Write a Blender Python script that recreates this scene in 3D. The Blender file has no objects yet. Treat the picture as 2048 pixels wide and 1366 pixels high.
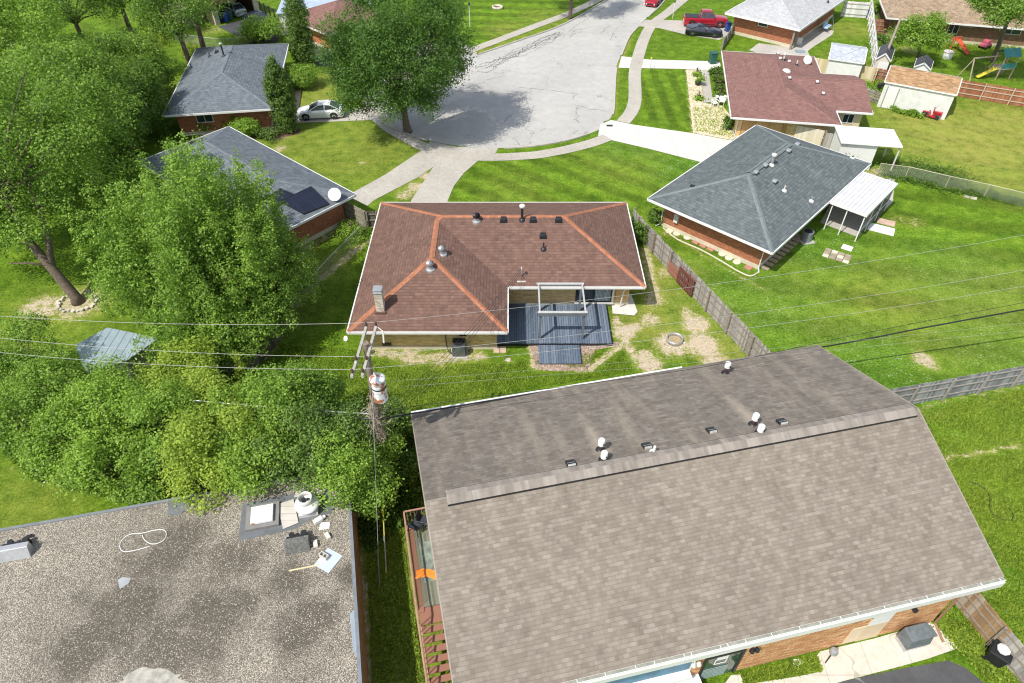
import bpy, math, random
import numpy as np
from mathutils import Vector, Matrix
random.seed(7); RNG = np.random.default_rng(11)
C = bpy.context.scene.collection
SC = bpy.context.scene
# ------------------------------------------------------------------ camera, world, sun, exposure
F_PX, CAM_H = 1365.0, 30.0
PITCH = math.atan(1278 / 1365.0)
cam_d = bpy.data.cameras.new('camera'); cam_d.lens = 24; cam_d.sensor_width = 36; cam_d.clip_end = 4000; cam_d.clip_start = .5
cam = bpy.data.objects.new('camera', cam_d); C.objects.link(cam)
cam.location = (0, 0, CAM_H); cam.rotation_euler = (math.pi / 2 - PITCH, 0, 0)
SC.camera = cam
SUN_AZ = math.atan2(-.70, -.71); SUN_EL = math.radians(54)
w = bpy.data.worlds.new("World"); SC.world = w; w.use_nodes = True
sky = w.node_tree.nodes.new('ShaderNodeTexSky'); sky.sky_type = 'NISHITA'; sky.sun_disc = False
sky.sun_elevation = SUN_EL; sky.sun_rotation = SUN_AZ % (2 * math.pi)
bg = w.node_tree.nodes['Background']; bg.inputs[1].default_value = .145
hs = w.node_tree.nodes.new('ShaderNodeHueSaturation'); hs.inputs['Saturation'].default_value = .55
w.node_tree.links.new(sky.outputs[0], hs.inputs['Color']); w.node_tree.links.new(hs.outputs[0], bg.inputs[0])
sl = bpy.data.lights.new('sun', 'SUN'); sl.energy = 3.7; sl.angle = math.radians(.55); sl.color = (1, .95, .865)
so = bpy.data.objects.new('sun', sl); C.objects.link(so); so.location = (-20, -20, 60)
sdir = Vector((math.sin(SUN_AZ) * math.cos(SUN_EL), math.cos(SUN_AZ) * math.cos(SUN_EL), math.sin(SUN_EL)))
so.rotation_euler = sdir.to_track_quat('Z', 'Y').to_euler()
SC.view_settings.view_transform = 'Standard'; SC.view_settings.look = 'None'
SC.view_settings.exposure = .44; SC.view_settings.gamma = 1
SC.cycles.filter_width = 1.15; SC.cycles.max_bounces = 6; SC.cycles.diffuse_bounces = 4; SC.cycles.transmission_bounces = 4; SC.cycles.transparent_max_bounces = 8

# ------------------------------------------------------------------ geometry helpers
cP, sP = math.cos(PITCH), math.sin(PITCH)
def at(u, v, z=0.0):
    """ground plan point of a photo pixel for a thing that stands z metres up"""
    a = (u - 1024) / F_PX; b = (v - 683) / F_PX
    t = (CAM_H - z) / (sP + b * cP)
    return Vector((a * t, (cP - b * sP) * t, z))
class MB:
    def __init__(s): s.v = []; s.f = []; s.m = []
    def add(s, vs, fs, mi=0):
        o = len(s.v); s.v += [tuple(p) for p in vs]; s.f += [tuple(i + o for i in f) for f in fs]; s.m += [mi] * len(fs); return s
    def poly(s, vs, mi=0): return s.add(vs, [tuple(range(len(vs)))], mi)
    def box(s, x0, y0, z0, x1, y1, z1, mi=0):
        return s.add([(x0,y0,z0),(x1,y0,z0),(x1,y1,z0),(x0,y1,z0),(x0,y0,z1),(x1,y0,z1),(x1,y1,z1),(x0,y1,z1)],
                     [(0,3,2,1),(4,5,6,7),(0,1,5,4),(1,2,6,5),(2,3,7,6),(3,0,4,7)], mi)
    def bar(s, a, b, wd, h, mi=0, up=Vector((0,0,1))):
        """box along a-b, wd wide sideways, h tall (top face at a,b)"""
        a = Vector(a); b = Vector(b); d = (b - a).normalized(); sd = d.cross(up)
        if sd.length < 1e-4: sd = Vector((1,0,0))
        sd = sd.normalized() * wd / 2; n = sd.cross(d).normalized() * h
        return s.add([a-sd, a+sd, b+sd, b-sd, a-sd-n, a+sd-n, b+sd-n, b-sd-n],
                     [(0,1,2,3),(4,7,6,5),(0,4,5,1),(1,5,6,2),(2,6,7,3),(3,7,4,0)], mi)
    def tube(s, pts, r, n=8, mi=0, cap=True):
        pts = [Vector(p) for p in pts]; rs = r if isinstance(r, (list, tuple)) else [r] * len(pts)
        o = len(s.v); prev = None
        for i, p in enumerate(pts):
            d = (pts[min(i+1, len(pts)-1)] - pts[max(i-1, 0)]).normalized()
            x = d.cross(Vector((0,0,1)) if abs(d.z) < .95 else Vector((1,0,0))).normalized()
            if prev is not None:
                x = (prev - d * prev.dot(d)).normalized()
            prev = x; y = d.cross(x)
            for k in range(n):
                an = 2 * math.pi * k / n; s.v.append(tuple(p + (x * math.cos(an) + y * math.sin(an)) * rs[i]))
        for i in range(len(pts) - 1):
            for k in range(n):
                a = o + i*n + k; b = o + i*n + (k+1) % n; s.f.append((a, b, b+n, a+n)); s.m.append(mi)
        if cap:
            s.f.append(tuple(o + k for k in range(n))[::-1]); s.f.append(tuple(o + (len(pts)-1)*n + k for k in range(n))); s.m += [mi, mi]
        return s
    def cyl(s, x, y, z0, z1, r, r2=None, n=16, mi=0): return s.tube([(x,y,z0),(x,y,z1)], [r, r if r2 is None else r2], n, mi)
    def lathe(s, x, y, prof, n=20, mi=0):
        return s.tube([(x, y, z) for r, z in prof], [max(r, .002) for r, z in prof], n, mi)
    def prism(s, pts, z0, z1, mi=0):
        n = len(pts); a = sum(pts[i][0]*pts[(i+1)%n][1]-pts[(i+1)%n][0]*pts[i][1] for i in range(n))
        if a < 0: pts = list(pts)[::-1]
        vs = [(p[0],p[1],z0) for p in pts] + [(p[0],p[1],z1) for p in pts]
        return s.add(vs, [tuple(range(n))[::-1], tuple(range(n, 2*n))] + [(i,(i+1)%n,(i+1)%n+n,i+n) for i in range(n)], mi)
    def sheet(s, pts, z, mi=0):
        n = len(pts); a = sum(pts[i][0]*pts[(i+1)%n][1]-pts[(i+1)%n][0]*pts[i][1] for i in range(n))
        if a < 0: pts = list(pts)[::-1]
        return s.add([(p[0],p[1],z) for p in pts], [tuple(range(n))], mi)
def auto_uv(me):
    n = len(me.polygons)
    if not n: return
    uv = me.uv_layers.new(name='UVMap'); nl = len(me.loops)
    nor = np.empty(n*3); me.polygons.foreach_get('normal', nor); nor = nor.reshape(-1,3)
    lt = np.empty(n, int); me.polygons.foreach_get('loop_total', lt)
    vi = np.empty(nl, int); me.loops.foreach_get('vertex_index', vi)
    co = np.empty(len(me.vertices)*3); me.vertices.foreach_get('co', co); co = co.reshape(-1,3)
    h = np.hypot(nor[:,0], nor[:,1]); flat = h < .02
    t = np.stack([-nor[:,1], nor[:,0], np.zeros(n)], 1); t[flat] = (1,0,0); t /= np.linalg.norm(t, axis=1)[:,None]
    b = np.cross(nor, t); T = np.repeat(t, lt, 0); B = np.repeat(b, lt, 0); p = co[vi]
    out = np.stack([(p*T).sum(1), (p*B).sum(1)], 1).astype(np.float32); uv.data.foreach_set('uv', out.ravel())
def build(name, mb, mats, parent=None, smooth=False, loc=None, bevel=0):
    me = bpy.data.meshes.new(name)
    vs = mb.v
    if parent is not None and loc == 'world':
        inv = parent.matrix_basis.inverted(); vs = [tuple(inv @ Vector(p)) for p in vs]
    me.from_pydata(vs, [], mb.f)
    if not isinstance(mats, (list, tuple)): mats = [mats]
    for m in mats: me.materials.append(m)
    if len(mats) > 1: me.polygons.foreach_set('material_index', mb.m)
    me.update(); auto_uv(me)
    if smooth is True:
        me.shade_smooth()
    elif smooth: me.shade_smooth(); me.set_sharp_from_angle(angle=math.radians(smooth))
    o = bpy.data.objects.new(name, me); C.objects.link(o)
    if parent is not None: o.parent = parent
    if bevel:
        md = o.modifiers.new('bevel', 'BEVEL'); md.width = bevel; md.segments = 2; md.limit_method = 'ANGLE'
    return o
def tag(o, label=None, cat=None, group=None, kind=None):
    if label: o['label'] = label
    if cat: o['category'] = cat
    if group: o['group'] = group
    if kind: o['kind'] = kind
    return o
def thing(name, label, cat, loc=(0,0,0), rz=0, group=None):
    o = bpy.data.objects.new(name, None); C.objects.link(o); o.empty_display_size = .3
    o.location = loc; o.rotation_euler = (0,0,rz)
    o.matrix_basis = Matrix.Translation(Vector(loc)) @ Matrix.Rotation(rz, 4, 'Z')
    return tag(o, label, cat, group)
def solo(name, mb, mat, label, cat, group=None, smooth=False, loc=(0,0,0), rz=0, bevel=0):
    """a thing that is one mesh; mb is in world coordinates unless loc given (then local)"""
    if loc == (0,0,0) and rz == 0 and mb.v:
        a = np.array(mb.v); c = a.mean(0); c[2] = a[:,2].min(); mb.v = [tuple(p) for p in (a - c)]; loc = tuple(c)
    o = build(name, mb, mat, None, smooth, bevel=bevel); o.location = loc; o.rotation_euler = (0,0,rz)
    return tag(o, label, cat, group)
def copy_tree(o, loc=None, rz=None, label=None):
    r = o.copy(); C.objects.link(r)
    def rec(src, dst):
        for ch in list(src.children):
            c = ch.copy(); C.objects.link(c); c.parent = dst; c.matrix_parent_inverse = ch.matrix_parent_inverse.copy(); rec(ch, c)
    rec(o, r)
    if loc is not None: r.location = loc
    if rz is not None: r.rotation_euler = (0,0,rz)
    if label: r['label'] = label
    return r
def smooth_path(pts, n=8):
    out = []; P_ = [Vector(p) for p in pts]
    for i in range(len(P_) - 1):
        p0 = P_[max(i-1,0)]; p1 = P_[i]; p2 = P_[i+1]; p3 = P_[min(i+2, len(P_)-1)]
        for k in range(n):
            t = k / n
            out.append(.5*((2*p1)+(p2-p0)*t+(2*p0-5*p1+4*p2-p3)*t*t+(3*p1-p0-3*p2+p3)*t**3))
    out.append(P_[-1]); return out

# ------------------------------------------------------------------ materials
def new_mat(name):
    m = bpy.data.materials.new(name); m.use_nodes = True; nt = m.node_tree
    return m, nt, nt.nodes['Principled BSDF']
def N(nt, t, **kw):
    n = nt.nodes.new(t)
    for k, v in kw.items():
        if k.startswith('i_'):
            key = k[2:]; key = int(key) if key.isdigit() else key.replace('_', ' ')
            n.inputs[key].default_value = v
        else: setattr(n, k, v)
    return n
def L(nt, a, b): nt.links.new(a, b)
def rgb(c): return (c[0], c[1], c[2], 1)
def tex_noise(nt, vec, scale, detail=4, rough=.55):
    n = N(nt, 'ShaderNodeTexNoise'); n.inputs['Scale'].default_value = scale; n.inputs['Detail'].default_value = detail; n.inputs['Roughness'].default_value = rough
    if vec is not None: L(nt, vec, n.inputs['Vector'])
    return n.outputs['Fac']
def ramp(nt, fac, stops):
    r = N(nt, 'ShaderNodeValToRGB'); e = r.color_ramp.elements
    while len(e) < len(stops): e.new(.5)
    for i, (p, c) in enumerate(stops): e[i].position = p; e[i].color = rgb(c) if not isinstance(c, float) else (c,c,c,1)
    L(nt, fac, r.inputs[0]); return r.outputs[0]
def mix(nt, fac, a, b, mode='MIX'):
    n = N(nt, 'ShaderNodeMix', data_type='RGBA', blend_type=mode)
    for s, v in ((n.inputs[0], fac), (n.inputs[6], a), (n.inputs[7], b)):
        if hasattr(v, 'is_linked') or hasattr(v, 'links'): L(nt, v, s)
        else: s.default_value = v if not isinstance(v, tuple) else rgb(v)
    return n.outputs[2]
def mth(nt, op, a, b=None, clamp=False):
    n = N(nt, 'ShaderNodeMath', operation=op, use_clamp=clamp)
    for i, v in enumerate((a, b)):
        if v is None: continue
        if hasattr(v, 'links'): L(nt, v, n.inputs[i])
        else: n.inputs[i].default_value = v
    return n.outputs[0]
def bump(nt, b, h, strength=.3, dist=.02):
    n = N(nt, 'ShaderNodeBump'); n.inputs['Strength'].default_value = strength; n.inputs['Distance'].default_value = dist
    L(nt, h, n.inputs['Height']); L(nt, n.outputs[0], b.inputs['Normal'])
def mapping(nt, src, scale=(1,1,1), loc=(0,0,0), rot=(0,0,0)):
    m = N(nt, 'ShaderNodeMapping'); m.inputs['Scale'].default_value = scale; m.inputs['Location'].default_value = loc; m.inputs['Rotation'].default_value = rot
    L(nt, src, m.inputs[0]); return m.outputs[0]
def uvsrc(nt): return N(nt, 'ShaderNodeTexCoord').outputs['UV']
def objsrc(nt): return N(nt, 'ShaderNodeTexCoord').outputs['Object']
def possrc(nt): return N(nt, 'ShaderNodeNewGeometry').outputs['Position']
def m_plain(name, c, rough=.6, metal=0, var=.12, scale=3, c2=None, spec=None, bmp=0):
    m, nt, b = new_mat(name); p = objsrc(nt)
    f = tex_noise(nt, p, scale, 5, .6)
    lo = tuple(x*(1-var) for x in c); hi = tuple(min(1, x*(1+var)) for x in (c2 or c))
    L(nt, ramp(nt, f, [(.3, lo), (.7, hi)]), b.inputs['Base Color'])
    b.inputs['Roughness'].default_value = rough; b.inputs['Metallic'].default_value = metal
    if spec is not None: b.inputs['Specular IOR Level'].default_value = spec
    if bmp: bump(nt, b, tex_noise(nt, p, scale*8, 3), bmp, .01)
    return m
def m_shingle(name, cs, row=.143, tab=.30, streak=None, streak_amt=0., line=.35, big=.14, sheen=.92):
    """asphalt shingles: offset tabs of varied tone, thin shadow gaps painted into the colour"""
    m, nt, b = new_mat(name); uv = uvsrc(nt)
    def bt(wd, off, mortar):
        t = N(nt, 'ShaderNodeTexBrick', offset=.5, offset_frequency=2)
        t.inputs['Color1'].default_value = (0,0,0,1); t.inputs['Color2'].default_value = (1,1,1,1); t.inputs['Mortar'].default_value = (.5,.5,.5,1)
        t.inputs['Scale'].default_value = 1; t.inputs['Mortar Size'].default_value = mortar; t.inputs['Mortar Smooth'].default_value = .3
        t.inputs['Brick Width'].default_value = wd; t.inputs['Row Height'].default_value = row
        L(nt, mapping(nt, uv, loc=(off, 0, 0)), t.inputs['Vector']); return t
    a = bt(tab, 0, .008); c = bt(tab * .57, 5.13, .004)
    f = mth(nt, 'ADD', mth(nt, 'MULTIPLY', a.outputs[0], .55), mth(nt, 'MULTIPLY', c.outputs[0], .45))
    base = ramp(nt, f, [(0, cs[0]), (.5, cs[1]), (1, cs[2])])
    n2 = tex_noise(nt, uv, 2.2, 4, .6); base = mix(nt, 1.0, base, ramp(nt, n2, [(.25, 1-big), (.75, 1+big)]), 'MULTIPLY')
    g = tex_noise(nt, uv, 70, 2, .7); base = mix(nt, 1.0, base, ramp(nt, g, [(.3, .86), (.7, 1.12)]), 'MULTIPLY')
    sx = N(nt, 'ShaderNodeSeparateXYZ'); L(nt, uv, sx.inputs[0]); fr = mth(nt, 'FRACT', mth(nt, 'DIVIDE', sx.outputs[1], row))
    wob = tex_noise(nt, mapping(nt, uv, scale=(3, .6, 1)), 2, 2); gap = mth(nt, 'LESS_THAN', fr, mth(nt, 'MULTIPLY', wob, .26))
    vg = mth(nt, 'MULTIPLY', a.outputs['Fac'], .45); gap2 = mth(nt, 'MAXIMUM', gap, vg)
    base = mix(nt, mth(nt, 'MULTIPLY', gap2, line), base, tuple(x*.45 for x in cs[0]))  # shadow between courses and tabs put in as darker colour
    n5 = tex_noise(nt, mapping(nt, uv, scale=(1, .25, 1)), .8, 4, .65); base = mix(nt, 1., base, ramp(nt, n5, [(.3, 1-big*.8), (.7, 1+big*.8)]), 'MULTIPLY')
    if streak:
        s = tex_noise(nt, mapping(nt, uv, scale=(.55, .10, 1)), 1.6, 3, .6)
        base = mix(nt, mth(nt, 'MULTIPLY', ramp(nt, s, [(.5, 0.), (.72, 1.)]), streak_amt), base, streak)
    L(nt, base, b.inputs['Base Color']); b.inputs['Roughness'].default_value = sheen; b.inputs['Specular IOR Level'].default_value = .3
    h = mth(nt, 'ADD', mth(nt, 'MULTIPLY', f, .35), mth(nt, 'SUBTRACT', 1., fr)); bump(nt, b, mth(nt, 'ADD', h, mth(nt, 'MULTIPLY', g, .35)), .45, .012)
    return m
def m_brick(name, cs, mortar, wd=.215, row=.075, ms=.010, var=.15):
    m, nt, b = new_mat(name); uv = uvsrc(nt)
    t = N(nt, 'ShaderNodeTexBrick'); t.inputs['Color1'].default_value = (0,0,0,1); t.inputs['Color2'].default_value = (1,1,1,1)
    t.inputs['Mortar'].default_value = (.5,.5,.5,1); t.inputs['Scale'].default_value = 1; t.inputs['Mortar Size'].default_value = ms
    t.inputs['Brick Width'].default_value = wd; t.inputs['Row Height'].default_value = row; L(nt, uv, t.inputs['Vector'])
    base = ramp(nt, t.outputs[0], [(0, cs[0]), (.5, cs[1]), (1, cs[2])])
    base = mix(nt, 1., base, ramp(nt, tex_noise(nt, uv, 3, 4), [(.25, 1-var), (.75, 1+var)]), 'MULTIPLY')
    base = mix(nt, t.outputs['Fac'], base, mortar)
    L(nt, base, b.inputs['Base Color']); b.inputs['Roughness'].default_value = .9; b.inputs['Specular IOR Level'].default_value = .2
    bump(nt, b, mth(nt, 'SUBTRACT', 1., t.outputs['Fac']), .4, .008); return m
def m_lines(name, c, c2, period=.14, gap=.03, rough=.7, axis=1, metal=0, var=.15, gapc=None, grain=True):
    """boards, lap siding or seamed metal: parallel lines every `period` metres of UV"""
    m, nt, b = new_mat(name); uv = uvsrc(nt); sx = N(nt, 'ShaderNodeSeparateXYZ'); L(nt, uv, sx.inputs[0])
    q = mth(nt, 'DIVIDE', sx.outputs[axis], period); fr = mth(nt, 'FRACT', q); idx = mth(nt, 'FLOOR', q)
    wn = N(nt, 'ShaderNodeTexWhiteNoise', noise_dimensions='1D'); L(nt, idx, wn.inputs['W'])
    sc = (1, 14, 1) if axis == 1 else (14, 1, 1)
    gr = tex_noise(nt, mapping(nt, uv, scale=sc), 1.5, 4, .6)
    f = mth(nt, 'ADD', mth(nt, 'MULTIPLY', wn.outputs[0], .6 if grain else .15), mth(nt, 'MULTIPLY', gr, .5))
    base = ramp(nt, f, [(.15, c), (.85, c2)])
    g = mth(nt, 'LESS_THAN', fr, gap / period)
    base = mix(nt, mth(nt, 'MULTIPLY', g, .85), base, gapc or tuple(x*.25 for x in c))
    base = mix(nt, 1., base, ramp(nt, tex_noise(nt, uv, 1.3, 4), [(.25, 1-var), (.75, 1+var)]), 'MULTIPLY')
    L(nt, base, b.inputs['Base Color']); b.inputs['Roughness'].default_value = rough; b.inputs['Metallic'].default_value = metal
    bump(nt, b, mth(nt, 'SUBTRACT', fr, g), .35, .01); return m
def m_wood(name, cs, sc=5, rough=.85):
    """weathered boards where each board is its own loose piece of mesh"""
    m, nt, b = new_mat(name); g = N(nt, 'ShaderNodeNewGeometry'); uv = uvsrc(nt)
    gr = tex_noise(nt, mapping(nt, uv, scale=(9, 1, 1)), sc, 5, .65)
    f = mth(nt, 'ADD', mth(nt, 'MULTIPLY', g.outputs['Random Per Island'], .6), mth(nt, 'MULTIPLY', gr, .42))
    L(nt, ramp(nt, f, [(.1, cs[0]), (.5, cs[1]), (.9, cs[2])]), b.inputs['Base Color']); b.inputs['Roughness'].default_value = rough
    b.inputs['Specular IOR Level'].default_value = .25; return m
def m_concrete(name, c, joints=None, var=.14, stain=(.30,.27,.22), crack=True, jx=None):
    m, nt, b = new_mat(name); p = possrc(nt)
    n1 = tex_noise(nt, p, .35, 5, .6); n2 = tex_noise(nt, p, 3, 5, .65); n3 = tex_noise(nt, p, 40, 2, .6)
    base = ramp(nt, n1, [(.3, tuple(x*(1-var) for x in c)), (.7, tuple(x*(1+var*.5) for x in c))])
    base = mix(nt, 1., base, ramp(nt, n2, [(.3, .86), (.6, 1.04)]), 'MULTIPLY'); base = mix(nt, 1., base, ramp(nt, n3, [(.3, .9), (.7, 1.08)]), 'MULTIPLY')
    if crack:
        d = N(nt, 'ShaderNodeTexNoise'); d.inputs['Scale'].default_value = 1.3; L(nt, p, d.inputs['Vector'])
        dv = N(nt, 'ShaderNodeVectorMath', operation='MULTIPLY_ADD'); L(nt, d.outputs['Color'], dv.inputs[0]); dv.inputs[1].default_value = (1.4,1.4,0); L(nt, p, dv.inputs[2])
        v = N(nt, 'ShaderNodeTexVoronoi', feature='DISTANCE_TO_EDGE'); v.inputs['Scale'].default_value = .17; L(nt, dv.outputs[0], v.inputs['Vector'])
        cr = mth(nt, 'LESS_THAN', v.outputs['Distance'], .0035); msk = mth(nt, 'GREATER_THAN', tex_noise(nt, p, .23, 1), .49)
        base = mix(nt, mth(nt, 'MULTIPLY', mth(nt, 'MULTIPLY', cr, msk), .6), base, stain)
    if joints:
        uv = uvsrc(nt); sx = N(nt, 'ShaderNodeSeparateXYZ'); L(nt, uv, sx.inputs[0]); fr = mth(nt, 'FRACT', mth(nt, 'DIVIDE', sx.outputs[0], joints))
        base = mix(nt, mth(nt, 'MULTIPLY', mth(nt, 'LESS_THAN', fr, .035/joints), .6), base, stain)
        if jx:
            fr = mth(nt, 'FRACT', mth(nt, 'DIVIDE', sx.outputs[1], jx)); base = mix(nt, mth(nt, 'MULTIPLY', mth(nt, 'LESS_THAN', fr, .035/jx), .6), base, stain)
    L(nt, base, b.inputs['Base Color']); b.inputs['Roughness'].default_value = .9; b.inputs['Specular IOR Level'].default_value = .25
    bump(nt, b, n3, .25, .01); return m
def m_leaf(name, c, c2, trans=.35, rough=.55):
    m, nt, b = new_mat(name); g = N(nt, 'ShaderNodeNewGeometry'); oi = N(nt, 'ShaderNodeObjectInfo')
    f = mth(nt, 'ADD', mth(nt, 'MULTIPLY', g.outputs['Random Per Island'], .62), mth(nt, 'MULTIPLY', tex_noise(nt, g.outputs['Position'], .9, 3), .5))
    f = mth(nt, 'ADD', f, mth(nt, 'MULTIPLY', oi.outputs['Random'], .12))
    col = ramp(nt, f, [(.2, c), (.85, c2)])
    L(nt, col, b.inputs['Base Color']); b.inputs['Roughness'].default_value = rough; b.inputs['Specular IOR Level'].default_value = .35
    tr = N(nt, 'ShaderNodeBsdfTranslucent'); L(nt, mix(nt, 1., col, (1.5, 1.6, .8), 'MULTIPLY'), tr.inputs[0])
    mx = N(nt, 'ShaderNodeMixShader'); mx.inputs[0].default_value = trans
    L(nt, b.outputs[0], mx.inputs[1]); L(nt, tr.outputs[0], mx.inputs[2]); L(nt, mx.outputs[0], nt.nodes['Material Output'].inputs[0]); return m
def m_glass(name, c=(.03,.04,.05), rough=.06):
    m, nt, b = new_mat(name); b.inputs['Base Color'].default_value = rgb(c); b.inputs['Roughness'].default_value = rough
    b.inputs['Specular IOR Level'].default_value = .8
    L(nt, ramp(nt, tex_noise(nt, objsrc(nt), 2, 2), [(.3, tuple(x*.7 for x in c)), (.7, tuple(x*1.4 for x in c))]), b.inputs['Base Color']); return m
def m_car(name, c, metal=.1):
    m, nt, b = new_mat(name); L(nt, ramp(nt, tex_noise(nt, objsrc(nt), 1.5, 2), [(.3, tuple(x*.93 for x in c)), (.7, c)]), b.inputs['Base Color'])
    b.inputs['Roughness'].default_value = .3; b.inputs['Metallic'].default_value = metal; b.inputs['Coat Weight'].default_value = .7; b.inputs['Coat Roughness'].default_value = .05; return m

M = {}
M['white'] = m_plain('white paint', (.72,.72,.70), .5, var=.05)
M['trim'] = m_plain('off white trim', (.62,.61,.57), .55, var=.06)
M['black'] = m_plain('black plastic', (.018,.019,.022), .45, var=.2)
M['dark'] = m_plain('dark metal', (.03,.032,.036), .45, .3, var=.2)
M['steel'] = m_plain('galvanised steel', (.5,.51,.52), .42, .6, var=.12, scale=6)
M['rubber'] = m_plain('tyre rubber', (.02,.02,.021), .85)
M['chrome'] = m_plain('wheel alloy', (.6,.6,.62), .25, .9, var=.05)
M['glass'] = m_glass('dark glass')
M['wood_grey'] = m_wood('grey weathered boards', [(.16,.15,.14), (.30,.285,.265), (.44,.42,.39)])
M['wood_tan'] = m_wood('tan stained boards', [(.20,.12,.06), (.34,.22,.12), (.42,.38,.33)])
M['wood_red'] = m_wood('red brown boards', [(.20,.075,.04), (.30,.12,.065), (.38,.18,.10)])
M['wood_pale'] = m_wood('pale new boards', [(.48,.38,.22), (.6,.5,.32), (.7,.62,.45)])
M['wood_white'] = m_wood('whitewashed boards', [(.5,.5,.48), (.66,.66,.64), (.78,.78,.76)])
M['post'] = m_plain('weathered timber', (.25,.21,.17), .9, var=.25, scale=9)
M['pole'] = m_plain('old pole timber', (.20,.165,.13), .9, var=.3, scale=7, bmp=.4)
M['bark'] = m_plain('bark', (.13,.10,.075), .95, var=.35, scale=6, bmp=.8)
M['conc'] = m_concrete('pale concrete', (.46,.44,.40))
M['walkc'] = m_concrete('sidewalk concrete', (.44,.41,.36), joints=1.5)
M['drivec'] = m_concrete('driveway concrete', (.44,.412,.37), joints=3.2, jx=3.0)
M['newc'] = m_concrete('bright new concrete', (.62,.60,.555), joints=3.0, jx=3.0, var=.05, crack=False)
M['found'] = m_concrete('foundation', (.60,.55,.42), crack=False)
M['leafA'] = m_leaf('maple leaf', (.045,.110,.014), (.27,.42,.060))
M['leafB'] = m_leaf('bright leaf', (.075,.165,.018), (.30,.45,.062))
M['leafC'] = m_leaf('dark green leaf', (.038,.092,.013), (.18,.30,.042))
M['leafD'] = m_leaf('conifer leaf', (.045,.10,.018), (.16,.26,.045), .25)
M['leafE'] = m_leaf('yellow green leaf', (.15,.235,.024), (.39,.49,.07))
M['grassblade'] = m_leaf('grass blade', (.10,.18,.014), (.30,.40,.045), .3, .7)
# ------------------------------------------------------------------ ground sheet with lawns
def seg_d(X, Y, pts):
    d = np.full(X.shape, 1e9)
    for a, b in zip(pts[:-1], pts[1:]):
        ax, ay = a[0], a[1]; bx, by = b[0]-ax, b[1]-ay; l2 = bx*bx+by*by+1e-9
        t = np.clip(((X-ax)*bx+(Y-ay)*by)/l2, 0, 1); d = np.minimum(d, np.hypot(X-ax-t*bx, Y-ay-t*by))
    return d
def inpoly(X, Y, poly):
    r = np.zeros(X.shape, bool); n = len(poly); j = n-1
    for i in range(n):
        xi, yi = poly[i][0], poly[i][1]; xj, yj = poly[j][0], poly[j][1]
        c = ((yi > Y) != (yj > Y)) & (X < (xj-xi)*(Y-yi)/(yj-yi+1e-12)+xi); r ^= c; j = i
    return r
gx = np.concatenate([[-3000,-1200,-500,-220,-120], np.arange(-80, 80.1, .28), [120,220,500,1200,3000]])
gy = np.concatenate([[-1500,-500,-150,-60,-20], np.arange(0, 125.1, .28), [160,220,400,900,2000,3000]])
GX, GY = np.meshgrid(gx, gy); nx, ny = len(gx), len(gy)
bare = np.zeros(GX.shape); dry = np.zeros(GX.shape); mow = np.full(GX.shape, .5); lush = np.zeros(GX.shape)
def spot(arr, u, v, r, val=1., ry=None, rot=0):
    p = at(u, v); ry = ry or r; c, s_ = math.cos(rot), math.sin(rot); dx = GX-p.x; dy = GY-p.y
    q = np.hypot((dx*c+dy*s_)/r, (-dx*s_+dy*c)/ry); np.maximum(arr, np.clip(1.5-q, 0, 1)*val, out=arr)
def line(arr, pix, wd, val=1.):
    d = seg_d(GX, GY, [at(*p) for p in pix]); np.maximum(arr, np.clip(1.5-d/wd, 0, 1)*val, out=arr)
def area(arr, pix, val, soft=0):
    m = inpoly(GX, GY, [at(*p) for p in pix]); arr[m] = val if np.isscalar(val) else val[m]
# mowing stripes, each lot its own direction
def stripes(ang, wd, ph=0): return .5 + .5*np.sin((GX*math.cos(ang)+GY*math.sin(ang))*math.pi/wd+ph)
area(mow, [(900,400),(940,330),(1210,285),(1420,330),(1290,400),(1260,430)], stripes(.9, 1.2))
area(mow, [(1270,135),(1375,140),(1385,262),(1275,235)], stripes(0, .9))
area(mow, [(1290,450),(1560,720),(1790,780),(2048,740),(2048,400),(1760,340)], stripes(1.35, 1.9))
area(mow, [(1790,780),(2048,770),(2048,1366),(1700,1366)], stripes(1.2, 1.4))
area(mow, [(150,0),(330,0),(330,130),(150,130)], stripes(.75, 1.9))
area(mow, [(1750,230),(2048,190),(2048,390),(1760,330)], stripes(1.2, 1.7))
area(mow, [(900,0),(1200,0),(960,105),(900,110)], stripes(1.5, 1.4))
# dry / olive lawns
for a_ in ((700,300,7,.55),(790,330,4,.45),(620,290,5,.5),(1950,290,6,1.2),(1880,250,6,1.1),(2030,250,5,1.2),(1990,340,5,.8),(1840,290,4,.8),(1700,120,3,.55),(1700,60,3,.6),
           (1900,640,5,.5),(1800,600,5,.45),(1990,600,5,.5),(1700,640,4,.35),(1250,330,4,.25),(1030,380,3,.2),(1100,40,4,.4),(1020,60,3,.5),(640,170,3,.8),(630,200,3,.7),
           (2000,900,2.5,.45),(1960,1000,2,.4),(60,1000,3,.4),(1330,560,3,.8),(1400,640,3,.7),(1300,640,2.5,.7),(1450,700,2,.95),(1420,670,2,.9),(780,1210,3,.7),(760,800,3,.35),(900,760,3,.35),(330,200,4,.5),(420,200,3,.4),(60,680,5,.3),
           (560,620,3,.4),(640,540,2,.5),(1550,600,3,.3),(1620,560,2.5,.3),(700,190,2,.6)):
    spot(dry, *a_[:3], val=a_[3])
line(dry, [(960,105),(1160,45),(1215,5)], .9, .7); line(dry, [(1225,230),(1232,140),(1260,80)], .35, .8); line(dry, [(1800,850),(2048,790)], .35, .9)
for a_ in ((1620,480,4,.6),(1500,600,5,.5),(1400,340,4,.7),(1850,800,3,.6),(1750,720,3,.7),(1980,1200,3,.6),(1250,290,3,.5),(1900,540,4,.4),(2000,700,4,.5),(1930,820,3,.6)): spot(lush, *a_[:3], val=a_[3])
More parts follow.
